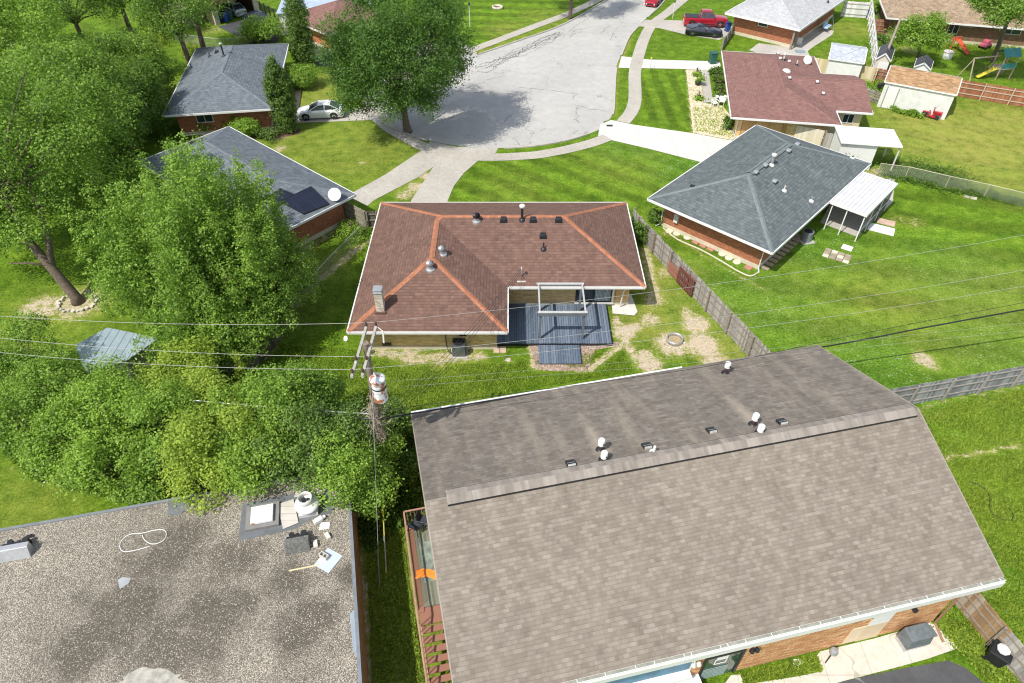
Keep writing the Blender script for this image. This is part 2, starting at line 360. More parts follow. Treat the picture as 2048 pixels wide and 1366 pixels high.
# bare soil
for a_ in ((1846,718,.75,1.1),(1866,732,.45,1.),(725,326,.35,1.),(560,297,.7,.95),(80,618,1.7,1.),(160,606,2.0,1.),(1345,688,1.25,1.2),(1300,640,.8,1.),(1405,690,1.2,1.25),(1268,655,.6,1.1),(1290,712,.7,1.1),
           (1392,648,1.,1.2),(1430,722,1.,1.1),(1248,665,.8,1.2),(1300,730,.9,1.2),(820,712,.9,1.),(760,700,.7,.9),(880,718,.8,.9),(940,705,.6,.8),(1020,722,.25,.9),(1330,545,.7,.9),(1318,500,.7,.9),(1310,600,.8,.95),
           (1800,440,.9,.55),(1830,445,.9,.6),(870,310,.3,.8),(850,352,.7,1.),(832,375,1.,1.),(810,390,.9,.9),(1100,318,.3,.5),(665,150,1.,.5),(650,205,1.6,.5),(640,470,.8,.8),(610,495,.9,.9),(700,470,.5,.9),
           (760,1180,.8,.9),(740,1250,.5,.8),(795,1345,.7,.9),(750,1330,.5,.8),(1030,326,.25,.7),(370,240,1.,.6),(560,270,1.3,.9),(420,262,1.5,.8),(500,268,1.5,.9),(1000,60,.8,.45),(1735,150,2.,.8),(1690,150,1.4,.7),(1740,190,1.,.8),
           (1930,35,2,.5),(1760,345,1.2,.9),(1740,352,.8,.8),(1950,90,1.,.6),(1880,75,1.4,.7),(1820,100,1.5,.7),(1990,140,1.5,.7),(1330,470,.5,.6),(1480,1240,.3,.3),(2005,1330,.45,.9),(1970,1180,.3,.7),(500,690,1.2,.9),(560,640,1.2,.9),(520,700,1.1,.9),(420,750,1.5,.9),(220,600,1,.5),(20,940,.3,.4),(1800,700,.2,.4),(430,60,2,.6),(380,20,2,.5)): spot(bare, *a_[:3], val=a_[3])
line(bare, [(1232,640),(1246,680),(1270,712),(1296,740)], .42); line(bare, [(1290,500),(1310,590),(1300,610)], .5, .9); line(bare, [(1372,622),(1410,690),(1440,740)], .5, .95)
line(bare, [(1380,540),(1470,665),(1510,715)], .22, .75); line(bare, [(740,700),(830,716),(960,712)], .55, .95); line(bare, [(1060,690),(1070,735),(1180,738),(1235,695)], .28, 1.)
line(bare, [(1890,916),(1960,905),(2005,896),(2040,890)], .16, 1.); line(bare, [(1800,828),(1900,800),(2048,772)], .12, .8)
line(bare, [(735,480),(640,560),(545,650),(470,740)], .4, .9); line(bare, [(600,500),(690,455)], .6, .7); line(bare, [(717,1100),(735,1366)], .3, .9)
line(bare, [(1372,140),(1385,266)], .15, .9); line(bare, [(1327,455),(1420,520),(1520,575)], .25, .6); line(bare, [(1440,88),(1520,100)], .2, .4)
line(bare, [(1219,240),(1228,180),(1232,137),(1244,105),(1280,50)], .12, .5); line(bare, [(955,109),(1031,83),(1127,48)], .15, .5)
line(bare, [(1620,130),(1700,160),(1740,180)], .5, .5); line(bare, [(440,55),(400,75),(380,110)], .6, .5)
gv = np.stack([GX.ravel(), GY.ravel(), np.zeros(GX.size)], 1)
ii = (np.arange(ny-1)[:,None]*nx + np.arange(nx-1)[None,:]).ravel(); gf = np.stack([ii, ii+1, ii+nx+1, ii+nx], 1)
def np_mesh(name, v, f, mats, attrs=None):
    me = bpy.data.meshes.new(name); me.vertices.add(len(v)); me.vertices.foreach_set('co', v.astype(np.float32).ravel())
    k = f.shape[1]; me.loops.add(f.size); me.loops.foreach_set('vertex_index', f.astype(np.int32).ravel())
    me.polygons.add(len(f)); me.polygons.foreach_set('loop_start', (np.arange(len(f))*k).astype(np.int32))
    for nm, a in (attrs or {}).items():
        at_ = me.attributes.new(nm, 'FLOAT', 'POINT'); at_.data.foreach_set('value', a.astype(np.float32).ravel())
    for m in mats: me.materials.append(m)
    me.update(calc_edges=True); return me
def m_grass():
    m, nt, b = new_mat('lawn'); p = possrc(nt)
    def A(n): a = N(nt, 'ShaderNodeAttribute', attribute_name=n); return a.outputs['Fac']
    n0 = tex_noise(nt, p, .22, 4, .6); n1 = tex_noise(nt, p, 1.1, 5, .62); n2 = tex_noise(nt, p, 6.5, 4, .68); n3 = tex_noise(nt, p, 26, 3, .75)
    st = tex_noise(nt, mapping(nt, p, scale=(1,.35,1), rot=(0,0,.5)), 9, 3, .6)
    g = ramp(nt, n1, [(.28, (.058,.125,.008)), (.5, (.106,.190,.012)), (.72, (.170,.265,.024))])
    g = mix(nt, 1., g, ramp(nt, n0, [(.3, .80), (.7, 1.16)]), 'MULTIPLY')
    g = mix(nt, 1., g, ramp(nt, n2, [(.30, .52), (.5, .98), (.70, 1.5)]), 'MULTIPLY')
    g = mix(nt, 1., g, ramp(nt, n3, [(.30, .50), (.5, 1.), (.72, 1.6)]), 'MULTIPLY')
    g = mix(nt, 1., g, ramp(nt, A('mow'), [(.25, .80), (.75, 1.17)]), 'MULTIPLY')
    d = mth(nt, 'MULTIPLY', A('dry'), mth(nt, 'MULTIPLY', ramp(nt, mth(nt, 'ADD', mth(nt, 'MULTIPLY', n1, .6), mth(nt, 'MULTIPLY', n2, .5)), [(.35, 0.), (.68, 1.)]), 1.1), True)
    dc = ramp(nt, n3, [(.3, (.20,.215,.028)), (.7, (.44,.41,.115))]); g = mix(nt, mth(nt, 'MULTIPLY', d, .85), g, dc)
    lc = ramp(nt, n2, [(.3, (.035,.12,.008)), (.7, (.13,.30,.03))]); g = mix(nt, mth(nt, 'MULTIPLY', A('lush'), mth(nt, 'MULTIPLY', n1, 1.3), True), g, lc)
    # clover heads
    v = N(nt, 'ShaderNodeTexVoronoi'); v.inputs['Scale'].default_value = 5.5; L(nt, p, v.inputs['Vector'])
    cl = mth(nt, 'MULTIPLY', mth(nt, 'LESS_THAN', v.outputs['Distance'], .24), ramp(nt, n1, [(.42, 0.), (.58, 1.)]))
    g = mix(nt, mth(nt, 'MULTIPLY', cl, A('lush')), g, (.45,.50,.35))
    n4 = tex_noise(nt, p, 2.6, 5, .7); n6 = tex_noise(nt, p, 12, 4, .7)
    nn_ = mth(nt, 'ADD', mth(nt, 'MULTIPLY', n4, .5), mth(nt, 'MULTIPLY', n6, .5))
    bm = mth(nt, 'ADD', A('bare'), mth(nt, 'MULTIPLY', mth(nt, 'SUBTRACT', nn_, .53), 4.2))
    halo = mth(nt, 'MULTIPLY', ramp(nt, bm, [(.15, 0.), (.75, 1.)]), mth(nt, 'GREATER_THAN', A('bare'), .01)); g = mix(nt, mth(nt, 'MULTIPLY', halo, .55), g, dc)
    bm = mth(nt, 'MULTIPLY', ramp(nt, bm, [(.58, 0.), (.92, 1.)]), mth(nt, 'GREATER_THAN', A('bare'), .02))
    bc = ramp(nt, n2, [(.3, (.38,.30,.20)), (.5, (.53,.44,.32)), (.72, (.68,.60,.47))])
    bc = mix(nt, 1., bc, ramp(nt, n3, [(.3, .75), (.7, 1.2)]), 'MULTIPLY')
    L(nt, mix(nt, bm, g, bc), b.inputs['Base Color']); b.inputs['Roughness'].default_value = .95; b.inputs['Specular IOR Level'].default_value = .12
    bump(nt, b, mth(nt, 'ADD', mth(nt, 'MULTIPLY', n3, .6), n2), .7, .06); return m
M['lawn'] = m_grass()
gm = np_mesh('ground', gv, gf, [M['lawn']], dict(bare=bare, dry=dry, mow=mow, lush=lush))
go = bpy.data.objects.new('ground', gm); C.objects.link(go); tag(go, kind='structure')
def struct(name, mb, mat, **k):
    o = build(name, mb, mat, **k); o['kind'] = 'structure'; return o
def strip(pts, wd, z):
    """ribbon along ground points, UV x = distance along it"""
    mb = MB(); P_ = [Vector((p[0], p[1], 0)) for p in pts]; Ls = []; Rs = []; D = [0]
    for i, p in enumerate(P_):
        d = (P_[min(i+1, len(P_)-1)] - P_[max(i-1,0)]).normalized(); n = Vector((-d.y, d.x, 0))*wd/2
        Ls.append(p+n); Rs.append(p-n)
        if i: D.append(D[-1]+(P_[i]-P_[i-1]).length)
    for i in range(len(P_)-1):
        mb.add([(Rs[i].x,Rs[i].y,z),(Rs[i+1].x,Rs[i+1].y,z),(Ls[i+1].x,Ls[i+1].y,z),(Ls[i].x,Ls[i].y,z)], [(0,1,2,3)])
    mb.uvs = [(D[i+k], y) for i in range(len(P_)-1) for k, y in ((0,0),(1,0),(1,wd),(0,wd))]; return mb
def build_strip(name, mb, mat):
    o = struct(name, mb, mat); o.data.uv_layers[0].data.foreach_set('uv', np.array(mb.uvs, np.float32).ravel()); return o
# ---- street: straight part + bulb
CX, CY, CR = -1.37, 72.77, 14.64
right = [at(*p) for p in [(1207,243),(1219.5,238),(1226,220),(1228,181),(1231.7,137),(1244,105),(1258.6,73),(1280.6,48.8),(1297.7,31.7),(1317,14.6),(1329,0)]]
left = [at(*p) for p in [(1215.5,0),(1127.6,50),(1031,85),(955,111)]]
rd = (right[-1]-right[-3]).normalized(); ext = [right[-1]+rd*60]; ld = (left[0]-left[1]).normalized(); ext2 = [left[0]+ld*60]
arc = []
a0 = math.atan2(left[-1].y-CY, left[-1].x-CX); a1 = math.atan2(right[0].y-CY, right[0].x-CX) + 2*math.pi
for k in range(1, 48):
    a = a0+(a1-a0)*k/48; arc.append(Vector((CX+CR*math.cos(a), CY+CR*math.sin(a), 0)))
road_poly = smooth_path(right, 4) + ext + ext2 + smooth_path(left, 4) + arc
def m_road():
    m, nt, b = new_mat('worn street surface'); p = possrc(nt)
    n1 = tex_noise(nt, p, .12, 4, .6); n2 = tex_noise(nt, p, 1.2, 5, .65); n3 = tex_noise(nt, p, 30, 3, .7)
    c = ramp(nt, n1, [(.3, (.38,.37,.35)), (.7, (.47,.46,.435))])
    c = mix(nt, 1., c, ramp(nt, n2, [(.3, .90), (.65, 1.05)]), 'MULTIPLY'); c = mix(nt, 1., c, ramp(nt, n3, [(.3, .84), (.7, 1.12)]), 'MULTIPLY')
    d = N(nt, 'ShaderNodeTexNoise'); d.inputs['Scale'].default_value = .6; d.inputs['Detail'].default_value = 4; L(nt, p, d.inputs['Vector'])
    dv = N(nt, 'ShaderNodeVectorMath', operation='MULTIPLY_ADD'); L(nt, d.outputs['Color'], dv.inputs[0]); dv.inputs[1].default_value = (4,4,0); L(nt, p, dv.inputs[2])
    v = N(nt, 'ShaderNodeTexVoronoi', feature='DISTANCE_TO_EDGE'); v.inputs['Scale'].default_value = .11; L(nt, dv.outputs[0], v.inputs['Vector'])
    cr = mth(nt, 'MULTIPLY', mth(nt, 'LESS_THAN', v.outputs['Distance'], .0045), mth(nt, 'GREATER_THAN', tex_noise(nt, p, .3, 2), .47))
    c = mix(nt, mth(nt, 'MULTIPLY', cr, .6), c, (.17,.16,.14))
    L(nt, c, b.inputs['Base Color']); b.inputs['Roughness'].default_value = .88; bump(nt, b, n3, .25, .01); return m
M['road'] = m_road()
struct('street', MB().sheet(road_poly, .006), M['road'])
# kerb and gutter: a real step round the street
kp = smooth_path(right, 4)[::-1] + arc[::-1] + smooth_path(left, 4)[::-1] + ext2
kp = [ext[0]] + kp
def kerb(pts, name):
    mb = MB()
    n = len(pts); off = []
    for i, p in enumerate(pts):
        d = (pts[min(i+1,n-1)]-pts[max(i-1,0)]).normalized(); off.append(Vector((d.y,-d.x,0)))
    cen = Vector((0,90,0))
    if (off[len(off)//2]).dot(pts[len(off)//2]-Vector((CX,CY,0))) < 0: off = [-o for o in off]
    for i in range(n-1):
        a, b = pts[i], pts[i+1]; oa, ob = off[i]*.16, off[i+1]*.16
        mb.add([(a.x,a.y,.0),(b.x,b.y,.0),(b.x,b.y,.12),(a.x,a.y,.12),(a.x+oa.x,a.y+oa.y,.12),(b.x+ob.x,b.y+ob.y,.12),(a.x+oa.x,a.y+oa.y,0),(b.x+ob.x,b.y+ob.y,0)],
               [(0,1,2,3),(3,2,5,4),(4,5,7,6)])
    return struct(name, mb, M['conc'])
def cut(pts, gaps):
    """kerb runs outside the driveway mouths (gaps = list of (point, radius))"""
    runs = []; cur = []
    for p in pts:
        if any((p-g).length < r for g, r in gaps):
            if len(cur) > 1: runs.append(cur)
            cur = []
        else: cur.append(p)
    if len(cur) > 1: runs.append(cur)
    return runs
dense = []
for a, b in zip(kp[:-1], kp[1:]):
    k = max(1, int((b-a).length/.5)); dense += [a.lerp(b, i/k) for i in range(k)]
for r in cut(dense, [(at(930,293), 3.4), (at(1205,250), 2.2), (at(1238,125), 1.8), (at(1286,46), 1.5), (at(760,225), 2.0)]): kerb(r, 'kerb')
# crack sealing: thin dark tar lines on the street
tar = m_plain('tar crack filler', (.11,.11,.11), .6)
mb = MB(); rr = random.Random(5)
def crack(pix, wd=.05, jit=.12):
    base = [at(*p) for p in pix]; pts = []
    for a, b in zip(base[:-1], base[1:]):
        k = max(2, int((b-a).length/.45)); pts += [a.lerp(b, i/k)+Vector((rr.uniform(-jit,jit), rr.uniform(-jit,jit), 0)) for i in range(k)]
    pts.append(base[-1])
    for i in range(len(pts)-1):
        d = (pts[i+1]-pts[i]).normalized(); n = Vector((-d.y,d.x,0))*wd*rr.uniform(.5,1.1)/2
        mb.add([(q.x,q.y,.011) for q in (pts[i]-n, pts[i+1]-n, pts[i+1]+n, pts[i]+n)], [(0,1,2,3)])
for k in range(7):
    o = rr.uniform(-9, 9); crack([(950+rr.uniform(-5,50),138+o*.4),(1000,122+o),(1040,103+o),(1085,80+o*.8),(1120,66+o*.4)], .065, .35)
crack([(960,128),(1010,118),(1060,97),(1100,84),(1125,66)], .09, .3); crack([(1010,118),(1050,112),(1095,88)], .05, .3)
for pix in ([(970,146),(985,140),(988,132)], [(1123,66),(1140,72),(1165,63)], [(1138,77),(1150,60),(1175,58)], [(1200,68),(1214,56),(1222,52)], [(1220,82),(1226,72),(1228,66)], [(1075,96),(1095,94)], [(1242,50),(1252,55)], [(1240,20),(1244,12),(1256,5)],
            [(1000,250),(1012,240),(1024,231)], [(1083,262),(1091,256)], [(1098,108),(1104,106)], [(1028,128),(1034,130)], [(1001,141),(1006,142)], [(1036,175),(1080,178),(1155,188)], [(1145,208),(1180,218),(1212,223)], [(880,200),(920,180),(970,165)], [(975,160),(1010,150)], [(1026,275),(1039,290)],
            [(860,285),(880,290),(915,295)], [(1136,63),(1170,40),(1210,15)], [(1200,32),(1245,30),(1252,12)]): crack(pix, .065)
o = build('tar_sealed_crack', mb, tar); tag(o, kind='structure')
# ---- pavements
def px(pts): return [at(*p) for p in pts]
build_strip('pavement', strip(smooth_path(px([(1235,-25),(1192,1.5),(1136,28),(1075,51),(1001.6,79),(943,101),(890,122),(815,150),(765,180)]), 5), 1.3, .035), M['walkc'])
bw = [Vector((CX+(CR+2.6)*math.cos(a), CY+(CR+2.6)*math.sin(a), 0)) for a in np.linspace(math.pi*1.02, math.pi*1.58, 14)]
build_strip('pavement', strip(smooth_path(px([(744,224),(768,248),(790.6,264),(815,277),(850,295),(905,309),(972,315),(1060,311.5),(1105,305),(1148,296),(1185,286),(1215,275)]), 5), 1.35, .031), M['walkc'])
build_strip('pavement', strip(smooth_path(px([(1246,245),(1262,225),(1269,205),(1270,183),(1269.6,146.5),(1276,115),(1288,78),(1305,48.8),(1336.7,24.4),(1366,0),(1405,-30)]), 5), 1.35, .035), M['walkc'])
def slab(name, pix, mat, z=.02, thick=True):
    mb = MB().sheet(px(pix), z); 
    return struct(name, mb, mat)
slab('driveway', [(861,283),(913,294),(996,297),(992,306),(960.6,318),(928,346),(908,372),(896,400),(890,425),(815,425),(823,400),(838,378),(855,351.6),(872.7,325),(888,311),(850,296)], M['drivec'], .022)
slab('driveway', [(850,296),(888,313),(867,334),(837.5,354.5),(749.6,400),(735,412),(700,396),(708.6,384),(770,350),(815,320)], M['drivec'], .026)
slab('driveway', [(1200,250),(1222,240.5),(1268,250),(1385.5,267),(1466,282),(1540,300),(1470,345),(1402.6,325),(1297.7,298),(1224,281),(1196,272)], M['newc'], .026)
slab('driveway', [(1237,136),(1243,113),(1297.7,119.6),(1424.6,123),(1440,124),(1442,142),(1371,138.5),(1297.7,137)], M['newc'], .026)
slab('driveway', [(1276,53),(1291,40),(1368.5,41.5),(1456,46),(1470,60),(1439,80.6),(1375.8,70.8),(1319.6,57)], M['drivec'], .024)
slab('garden_path', [(1400,140),(1417,141),(1424.6,195),(1432,203),(1408,206)], M['drivec'], .02)
slab('patio', [(1498,101),(1517,86.7),(1560,92),(1596,80),(1640,55),(1668,62),(1664,70),(1625,95),(1615,102.5),(1622,118),(1655,127),(1650,140),(1560,120)], M['conc'], .018)
slab('driveway', [(596,219),(640,212),(690,222),(750,208),(770,225),(745,240),(680,243),(600,246),(565,250)], M['drivec'], .02)
M['asph'] = m_concrete('fresh asphalt', (.075,.077,.085), crack=False, var=.25)
M['asph2'] = m_concrete('old cracked asphalt', (.10,.10,.105), var=.35, stain=(.3,.29,.27))
slab('driveway', [(436,54),(470,44),(520,36),(560,52),(556,84),(508,86),(470,70)], M['asph'], .02)
slab('driveway', [(605,72),(640,90),(700,92),(730,112),(690,140),(620,128),(600,105)], M['asph'], .02)
slab('garden_path', [(591,182),(603,181),(600,200),(598,218),(590,218)], m_brick('path pavers', [(.33,.25,.2),(.42,.33,.27),(.5,.4,.33)], (.35,.3,.24), .2,.1), .02)
slab('car_park', [(1500,1366),(1687,1362),(1800,1338),(1896,1321),(1930,1335),(1968,1366),(1990,1420),(1500,1450)], M['asph2'], .008)
slab('pavement', [(1643,1343),(1634,1311),(1640,1303),(1745,1278),(1863,1244.5),(1919.5,1295),(1857,1317),(1796,1334),(1687,1362),(1480,1420),(1440,1380),(1462,1350),(1480,1349),(1488,1370),(1600,1352)], m_concrete('entrance walk concrete', (.60,.56,.48), joints=1.9, jx=1.9, var=.12), .016)
slab('patio', [(1222,592),(1262,590),(1275,625),(1268,632),(1225,628)], M['newc'], .05)
slab('patio', [(1640,446),(1662,405),(1790,350),(1785,405),(1713,474)], M['conc'], .03)
# mulch / straw planting bed by the red roofed house
def m_mulch(name, cs, sc=9):
    m, nt, b = new_mat(name); p = possrc(nt)
    v = N(nt, 'ShaderNodeTexVoronoi'); v.inputs['Scale'].default_value = sc; L(nt, p, v.inputs['Vector'])
    sx = N(nt, 'ShaderNodeSeparateXYZ'); L(nt, v.outputs['Color'], sx.inputs[0])
    f = mth(nt, 'ADD', mth(nt, 'MULTIPLY', sx.outputs[0], .6), mth(nt, 'MULTIPLY', tex_noise(nt, p, 1.6, 5), .5))
    L(nt, ramp(nt, f, [(.2, cs[0]), (.5, cs[1]), (.8, cs[2])]), b.inputs['Base Color']); b.inputs['Roughness'].default_value = .95
    bump(nt, b, sx.outputs[0], .6, .04); return m
M['straw'] = m_mulch('straw and gravel', [(.34,.28,.15), (.54,.46,.31), (.74,.67,.52)])
M['mulch'] = m_mulch('brown mulch', [(.07,.04,.025), (.14,.08,.05), (.24,.15,.10)], 12)
slab('planting_bed', [(1372,139),(1400,140),(1407,206),(1445,212),(1464,236),(1470,262),(1540,285),(1500,290),(1466,281),(1386,266)], M['straw'], .014)
slab('planting_bed', [(415,240),(545,240),(600,255),(600,268),(560,276),(440,276)], M['mulch'], .012)
slab('planting_bed', [(1060,690),(1072,736),(1100,742),(1175,741),(1190,700),(1238,692),(1238,684),(1060,682)], m_mulch('brown pebbles', [(.16,.10,.07), (.30,.21,.16), (.45,.36,.28)], 14), .012)
# ------------------------------------------------------------------ houses
def up_poly(mb, pts, mi=0):
    pts = [Vector(p) for p in pts]; n = Vector((0,0,0))
    for i in range(len(pts)):
        a, b = pts[i], pts[(i+1) % len(pts)]; n += a.cross(b)
    if n.z < 0: pts = pts[::-1]
    mb.add(pts, [tuple(range(len(pts)))], mi)
def cap_strip(mb, a, b, drop=.08, wd=.15, lift=.022):
    a = Vector(a); b = Vector(b); d = (b-a).normalized(); s = Vector((d.y,-d.x,0)).normalized()*wd
    up = Vector((0,0,lift)); dn = Vector((0,0,lift-drop*wd/.15*.6))
    mb.add([a-s+dn, a+up, a+s+dn, b-s+dn, b+up, b+s+dn], [(0,1,4,3),(1,2,5,4)])
class Frame:
    def __init__(s, root): s.root = root; s.inv = root.matrix_basis.inverted()
    def l(s, u, v, z=0): return s.inv @ at(u, v, z)
def rect_frame(name, label, cat, A, B, Cc, z, group=None):
    """origin at the corner seen at pixel A, x axis towards pixel B, the rest of the plan to its left"""
    a, b, c = at(*A, z), at(*B, z), at(*Cc, z); ang = math.atan2(b.y-a.y, b.x-a.x)
    t = thing(name, label, cat, (a.x, a.y, 0), ang, group); f = Frame(t)
    f.L = (b-a).length; f.W = (f.inv @ c).y; return f
def hip_h(x, y, r): return min(x-r[0], r[2]-x, y-r[1], r[3]-y)
def roof_parts(f, rects, e, p, faces, eave_poly, mat, cap=None, trim='white', lines=(), cap_w=.15, fh=.16, gutter=True):
    mb = MB()
    for fc in faces: up_poly(mb, fc)
    rf = build('roof', mb, mat, f.root)
    mb = MB(); n = len(eave_poly)
    mb.add([(q[0],q[1],e-fh) for q in eave_poly], [tuple(range(n))[::-1]]); build('soffit', mb, M['trim'], rf)
    mb = MB()
    for i in range(n):
        a = Vector((*eave_poly[i], e)); b = Vector((*eave_poly[(i+1)%n], e)); d = (b-a).normalized(); o = Vector((d.y,-d.x,0))*.04
        mb.bar(a+o-d*.0, b+o+d*.0, .075, fh+.012)
    build('gutter', mb, M[trim], rf)
    if lines:
        mb = MB()
        for a, b in lines: cap_strip(mb, a, b, wd=cap_w)
        build('ridge_cap', mb, cap or mat, rf)
    f.e, f.p, f.rects = e, p, rects; f.roof = rf
    f.rz = lambda x, y: e+p*max(hip_h(x, y, r) for r in rects)
    def ra(u, v):
        z = e+1
        for _ in range(25):
            q = f.l(u, v, z); z = .5*z+.5*max(e, f.rz(q.x, q.y))
        q = f.l(u, v, z); return Vector((q.x, q.y, z))
    f.ra = ra; return rf
def hip_roof(f, e, p, mat, cap, **k):
    L_, W_ = f.L, f.W; h = min(L_, W_)/2; z = e+p*h
    c = [(0,0,e),(L_,0,e),(L_,W_,e),(0,W_,e)]
    if L_ >= W_:
        r1, r2 = (h,h,z), (L_-h,h,z); faces = [[c[0],c[1],r2,r1],[c[1],c[2],r2],[c[2],c[3],r1,r2],[c[3],c[0],r1]]
        lines = [(r1,r2),(c[0],r1),(c[3],r1),(c[1],r2),(c[2],r2)]
    else:
        r1, r2 = (h,h,z), (h,W_-h,z); faces = [[c[0],c[1],r1],[c[1],c[2],r2,r1],[c[2],c[3],r2],[c[3],c[0],r1,r2]]
        lines = [(r1,r2),(c[0],r1),(c[1],r1),(c[2],r2),(c[3],r2)]
    return roof_parts(f, [(0,0,L_,W_)], e, p, faces, [q[:2] for q in c], mat, cap, lines=lines, **k)
def box_walls(f, x0, y0, x1, y1, z1, mat, fmat=None, fh=.35):
    w = build('wall', MB().box(x0,y0,fh if fmat else 0,x1,y1,z1), mat, f.root)
    if fmat: build('foundation', MB().box(x0-.03,y0-.03,0,x1+.03,y1+.03,fh), fmat, f.root)
    f.w = (x0,y0,x1,y1); return w
def on_wall(f, side, u0, u1, z0, z1, out=.03, box=None):
    """box sitting on a wall: side s/n/e/w, u measured along x (s,n) or y (e,w)"""
    x0,y0,x1,y1 = box or f.w
    if side == 's': return MB().box(u0,y0-out,z0,u1,y0+.05,z1)
    if side == 'n': return MB().box(u0,y1-.05,z0,u1,y1+out,z1)
    if side == 'e': return MB().box(x1-.05,u0,z0,x1+out,u1,z1)
    return MB().box(x0-out,u0,z0,x0+.05,u1,z1)
def window(f, side, u0, u1, z0, z1, frame='white', bars=1, box=None, name='window'):
    x0,y0,x1,y1 = box or f.w
    t = .055
    def q(u, z, o):
        return {'s':(u,y0-o,z),'n':(u,y1+o,z),'e':(x1+o,u,z),'w':(x0-o,u,z)}[side]
    mb = MB()
    def rb(a0, a1, b0, b1, o):
        v = [q(a0,b0,0),q(a1,b0,0),q(a1,b1,0),q(a0,b1,0),q(a0,b0,o),q(a1,b0,o),q(a1,b1,o),q(a0,b1,o)]
        mb.add(v, [(4,5,6,7),(0,1,5,4),(1,2,6,5),(2,3,7,6),(3,0,4,7)])
    rb(u0,u1,z0,z0+t,.06); rb(u0,u1,z1-t,z1,.05); rb(u0,u0+t,z0+t,z1-t,.05); rb(u1-t,u1,z0+t,z1-t,.05)
    for k in range(1, bars+1):
        c = u0+(u1-u0)*k/(bars+1); rb(c-.025,c+.025,z0+t,z1-t,.045)
    w = build(name, mb, M[frame], f.root)
    mb = MB(); v = [q(u0+.02,z0+.02,.02),q(u1-.02,z0+.02,.02),q(u1-.02,z1-.02,.02),q(u0+.02,z1-.02,.02)]
    mb.add(v, [(0,1,2,3)]); build('pane', mb, M['glass'], w); return w
def pipe_to_ground(f, x, y, e, mat='white', kick=(.3,-.3)):
    kx, ky = kick
    build('downspout', MB().tube([(x,y,e-.12),(x+kx*.95,y+ky*.95,e-.6),(x+kx*.98,y+ky*.98,.25),(x+kx*.7,y+ky*.6,.08)], .04, 6), M[mat], f.root, smooth=False)
# roof furniture, all children of their roof's house
def box_vent(f, u, v, c='black', s=.22, label=None, lid=None):
    q = f.ra(u, v); mb = MB().box(q.x-s-.05,q.y-s-.05,q.z-.12,q.x+s+.05,q.y+s+.05,q.z+.03)
    o = build('roof_vent', mb, M[c], f.root)
    mb = MB(); x,y,z = q; z += .03
    mb.add([(x-s,y-s,z-.02),(x+s,y-s,z-.02),(x+s,y+s,z-.02),(x-s,y+s,z-.02),(x-s,y-s,z+.11),(x+s,y-s,z+.11),(x+s,y+s,z+.15),(x-s,y+s,z+.15)],
           [(4,5,6,7),(0,1,5,4),(1,2,6,5),(2,3,7,6),(3,0,4,7)]); build('hood', mb, M[lid or c], o, bevel=.03)
    if label: o['label'] = label
    return o
def pipe_vent(f, u, v, h=.5, r=.05, c='dark', top=None, flash='dark'):
    q = f.ra(u, v); o = build('vent_pipe', MB().cyl(q.x,q.y,q.z-.1,q.z+h,r,n=12), M[c], f.root, smooth=40)
    build('flashing', MB().lathe(q.x,q.y,[(.22,q.z-.08),(.2,q.z+.03),(r+.05,q.z+.1),(r+.01,q.z+.14)],12), M[flash], o, smooth=40)
    if top: build('cap', MB().lathe(q.x,q.y,[(r+.02,q.z+h),(r+.09,q.z+h+.02),(r+.1,q.z+h+.14),(r+.03,q.z+h+.2),(.002,q.z+h+.21)],14), M[top], o, smooth=50)
    return o
def turbine(f, u, v, c='dark', base='steel'):
    q = f.ra(u, v); x, y, z = q
    o = build('turbine_vent', MB().lathe(x,y,[(.30,z-.12),(.29,z+.02),(.17,z+.07),(.16,z+.26)],18), M[base], f.root, smooth=50)
    mb = MB(); n = 20; prof = [(.16,.26),(.235,.33),(.26,.42),(.235,.51),(.15,.58),(.03,.60)]
    for k in range(n):
        a = 2*math.pi*k/n; a2 = a+2*math.pi/n*.9
        for (r0,z0),(r1,z1) in zip(prof[:-1], prof[1:]):
            mb.add([(x+r0*math.cos(a),y+r0*math.sin(a),z+z0),(x+(r0-.035)*math.cos(a2),y+(r0-.035)*math.sin(a2),z+z0),(x+(r1-.035)*math.cos(a2),y+(r1-.035)*math.sin(a2),z+z1),(x+r1*math.cos(a),y+r1*math.sin(a),z+z1)], [(0,1,2,3)])
    mb.lathe(x,y,[(.15,z+.27),(.2,z+.42),(.12,z+.56),(.002,z+.59)],12)
    build('turbine_head', mb, M[c], o, smooth=30); return o
def dish(f, p, r=.4, az=0, parent=None, c='trim', mast=.5, el=35):
    x, y, z = p; o = build('satellite_dish_mast', MB().tube([(x,y,z-.1),(x,y,z+mast)],.03,8), M['steel'], f.root, smooth=True)
    mb = MB(); n = 20; d = Vector((math.cos(az)*math.cos(math.radians(el)), math.sin(az)*math.cos(math.radians(el)), math.sin(math.radians(el))))
    sx = d.cross(Vector((0,0,1))).normalized(); sy = sx.cross(d); cen = Vector((x,y,z+mast))+d*.16
    rings = [(0,0),(.4,.02),(.75,.07),(1,.13)]; vs = [cen]; fs = []
    for i, (q, h) in enumerate(rings[1:]):
        for k in range(n):
            a = 2*math.pi*k/n; vs.append(cen+(sx*math.cos(a)+sy*math.sin(a))*r*q+d*h*r)
    for k in range(n): fs.append((0,1+(k+1)%n,1+k))
    for i in range(2):
        for k in range(n): a=1+i*n+k; b=1+i*n+(k+1)%n; fs.append((a,b,b+n,a+n))
    mb.add(vs, fs); dd = build('dish', mb, M[c], o, smooth=True); md = dd.modifiers.new('thick','SOLIDIFY'); md.thickness = .02
    build('arm', MB().tube([cen-sy*r*.95, cen+d*r*.8-sy*r*.75],.014,6), M['steel'], o); return o
